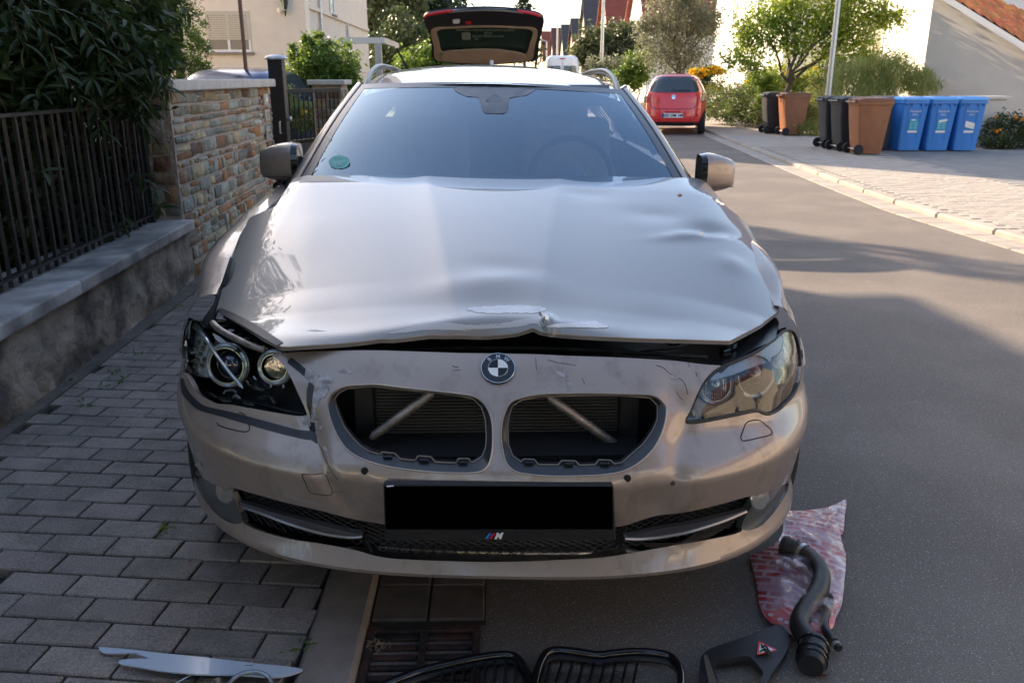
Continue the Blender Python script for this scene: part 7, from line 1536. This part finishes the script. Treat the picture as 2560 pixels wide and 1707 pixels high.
def printmat():
    m = M('bag_red_print', (.55, .03, .03), .35, coat=.6); N = m.node_tree.nodes; L = m.node_tree.links; b = N['Principled BSDF']; tc = N.new('ShaderNodeTexCoord'); mp = N.new('ShaderNodeMapping'); mp.inputs['Rotation'].default_value = (0, 0, .5); L.new(tc.outputs['Object'], mp.inputs[0])
    br = N.new('ShaderNodeTexBrick'); br.inputs['Scale'].default_value = 8; br.inputs['Color1'].default_value = (.50, .012, .02, 1); br.inputs['Color2'].default_value = (.30, .012, .02, 1); br.inputs['Mortar'].default_value = (.50, .38, .40, 1); br.inputs['Mortar Size'].default_value = .045; L.new(mp.outputs[0], br.inputs[0])
    n = N.new('ShaderNodeTexNoise'); n.inputs['Scale'].default_value = 7; L.new(tc.outputs['Object'], n.inputs['Vector']); mr = N.new('ShaderNodeMapRange'); mr.inputs[1].default_value, mr.inputs[2].default_value = .50, .62; L.new(n.outputs[0], mr.inputs[0]); mx = N.new('ShaderNodeMix'); mx.data_type = 'RGBA'; L.new(mr.outputs[0], mx.inputs[0]); L.new(br.outputs[0], mx.inputs[6]); mx.inputs[7].default_value = (.42, .30, .34, 1); L.new(mx.outputs[2], b.inputs['Base Color']); return m
panel('printed_layer', bo, crumple(.006, .010, 3.3, .012), printmat(), bag, step=7, thick=0)
panel('red_band', Z8([(1560, 1040), (1600, 1095), (1690, 1085), (1780, 1070), (1860, 1130), (1960, 1190), (2050, 1120), (2060, 1150), (2040, 1205), (1960, 1245), (1840, 1262), (1760, 1245), (1690, 1195), (1620, 1155)]), crumple(.010, .014, 3.3, .018), m_red, bag, step=7, thick=0)
for q in ((1640, 1120), (1700, 1150), (1780, 1215), (1830, 1225), (1745, 1170)): panel('white_print', corner(Z8([(q[0] - 16, q[1] - 12), (q[0] + 16, q[1] - 8), (q[0] + 14, q[1] + 12), (q[0] - 18, q[1] + 8)]), 1), crumple(.012, .014, 3.3, .018), m_white, bag, step=6, thick=0)
panel('film_layer', [tuple(np.array(q)) for q in bo], crumple(.014, .032, 8.1, .030), bagmat(), bag, step=6, thick=0)
# hoses
def gtube(px, z, step=6): return on_ground(z)(resamp(Z8(px), step, False, True))
m_hose = M('hose_rubber', (.020, .018, .017), .45, var=.4, scale=10, c2=(.05, .042, .03), c2scale=9, c2w=(.5, .62), bump=.15, bscale=120)
t = thing('coolant_hose', 'thick bent black rubber hose with metal clamps lying on the bag', 'hose', tuple(atz(2000, 1480, .05)))
hp = gtube([(1722, 668), (1760, 680), (1840, 702), (1920, 758), (1968, 840), (1955, 930), (1895, 1010), (1850, 1075), (1832, 1140), (1868, 1205), (1918, 1255), (1932, 1300)], .065)
hp[:, 2] -= np.linspace(0, .03, len(hp)); MB().tube(hp, .0265, 18).build('hose_body', m_hose, t, smooth=True)
d = Vector(hp[0] - hp[3]).normalized(); MB().tube([Vector(hp[4]), Vector(hp[1]), Vector(hp[0]) + d * .004, Vector(hp[0]) + d * .008], [.0285, .030, .0295, .024], 18).build('hose_cuff', m_rubber, t, smooth=True)
for k in (1, 5): MB().torus(hp[k], d, .031, .002, 26, 6).build('cuff_rib', m_rubber, t, smooth=True)
def clamp(i): a, b = Vector(hp[i]), Vector(hp[i + 1]); dd = (b - a).normalized(); return MB().lathe([(.0283, -.006), (.029, -.006), (.029, .006), (.0283, .006)], a, dd, 28, False).build('hose_clamp', m_steel, t, smooth=True)
clamp(8); clamp(len(hp) - 5)
e = hp[-1]; cp = gtube([(1930, 1295), (1918, 1340), (1908, 1400), (1900, 1455)], .035); MB().tube(cp, [.029, .034, .036, .035][:1] + [.035] * (len(cp) - 2) + [.030], 18).build('connector', m_black, t, smooth=True)
for k in (2, len(cp) // 2, len(cp) - 3): MB().torus(cp[k], Vector(cp[k] - cp[k - 1]), .036, .0035, 26, 6).build('connector_ring', m_gblack, t, smooth=True)
t = thing('thin_hose', 'thin black ribbed hose with a silver tip next to the thick one', 'hose', tuple(atz(2070, 1560, .02)))
h2 = gtube([(2015, 1015), (2020, 1060), (2000, 1110), (1985, 1170), (2000, 1225), (2030, 1265), (2050, 1300)], .030); MB().tube(h2, [.012 + .0012 * (k % 2) for k in range(len(h2))], 12).build('hose_body', m_hose, t, smooth=True)
MB().tube(on_ground(.022)(np.array(Z8([(2050, 1300), (2066, 1322), (2086, 1342)]))), [.008, .011, .010], 12).build('hose_tip', m_black, t, smooth=True); MB().tube(on_ground(.024)(np.array(Z8([(2058, 1312), (2070, 1325)]))), .0125, 12).build('tip_ring', m_steel, t, smooth=True)
MB().tube(gtube([(1975, 1030), (2000, 1020), (2030, 1015)], .032), .016, 12).build('elbow', m_rubber, t, smooth=True)
# dry debris
t = thing('dry_debris', 'small heap of dry straw and leaf bits beside the drain grate', 'debris', tuple(atz(940, 1610, .01)))
for k in range(22): c = atz(*ZE([(1400 + random.gauss(0, 55), 1310 + random.gauss(0, 25))])[0], .018); a = random.uniform(0, 3.14); d = Vector((math.cos(a), math.sin(a), random.uniform(-.2, .4))) * random.uniform(.004, .016); MB().tube([Vector(c) - d, Vector(c) + d], .0008, 4).build('straw', M('straw', (.32, .24, .15), .8) if k == 0 else bpy.data.materials['straw'], t)
for u, v, lb in ((2058, 1688, 'small dark red leaf on the asphalt below the thick hose'), (475, 1392 + 10, 'tiny reddish leaf on a grey paver'), (283, 1372, 'tiny brown leaf bit on a grey paver near the bumper')):
    c = atz(u, v, .008 if u > 900 else .045); L_ = .018 if u > 900 else .009; o = mesh('fallen_leaf', [c + np.array(q) * L_ for q in ((-1, 0, 0), (-.2, .4, .15), (1, .1, 0), (0, -.4, .1))], [(0, 1, 2), (0, 2, 3)], M('dry_red_leaf', (.12, .02, .015), .7)); tag(o, lb, 'leaf')
bpy.context.view_layer.update()
print('objects', len(bpy.data.objects), 'tris', sum(len(o.data.polygons) for o in bpy.data.objects if o.type == 'MESH'))
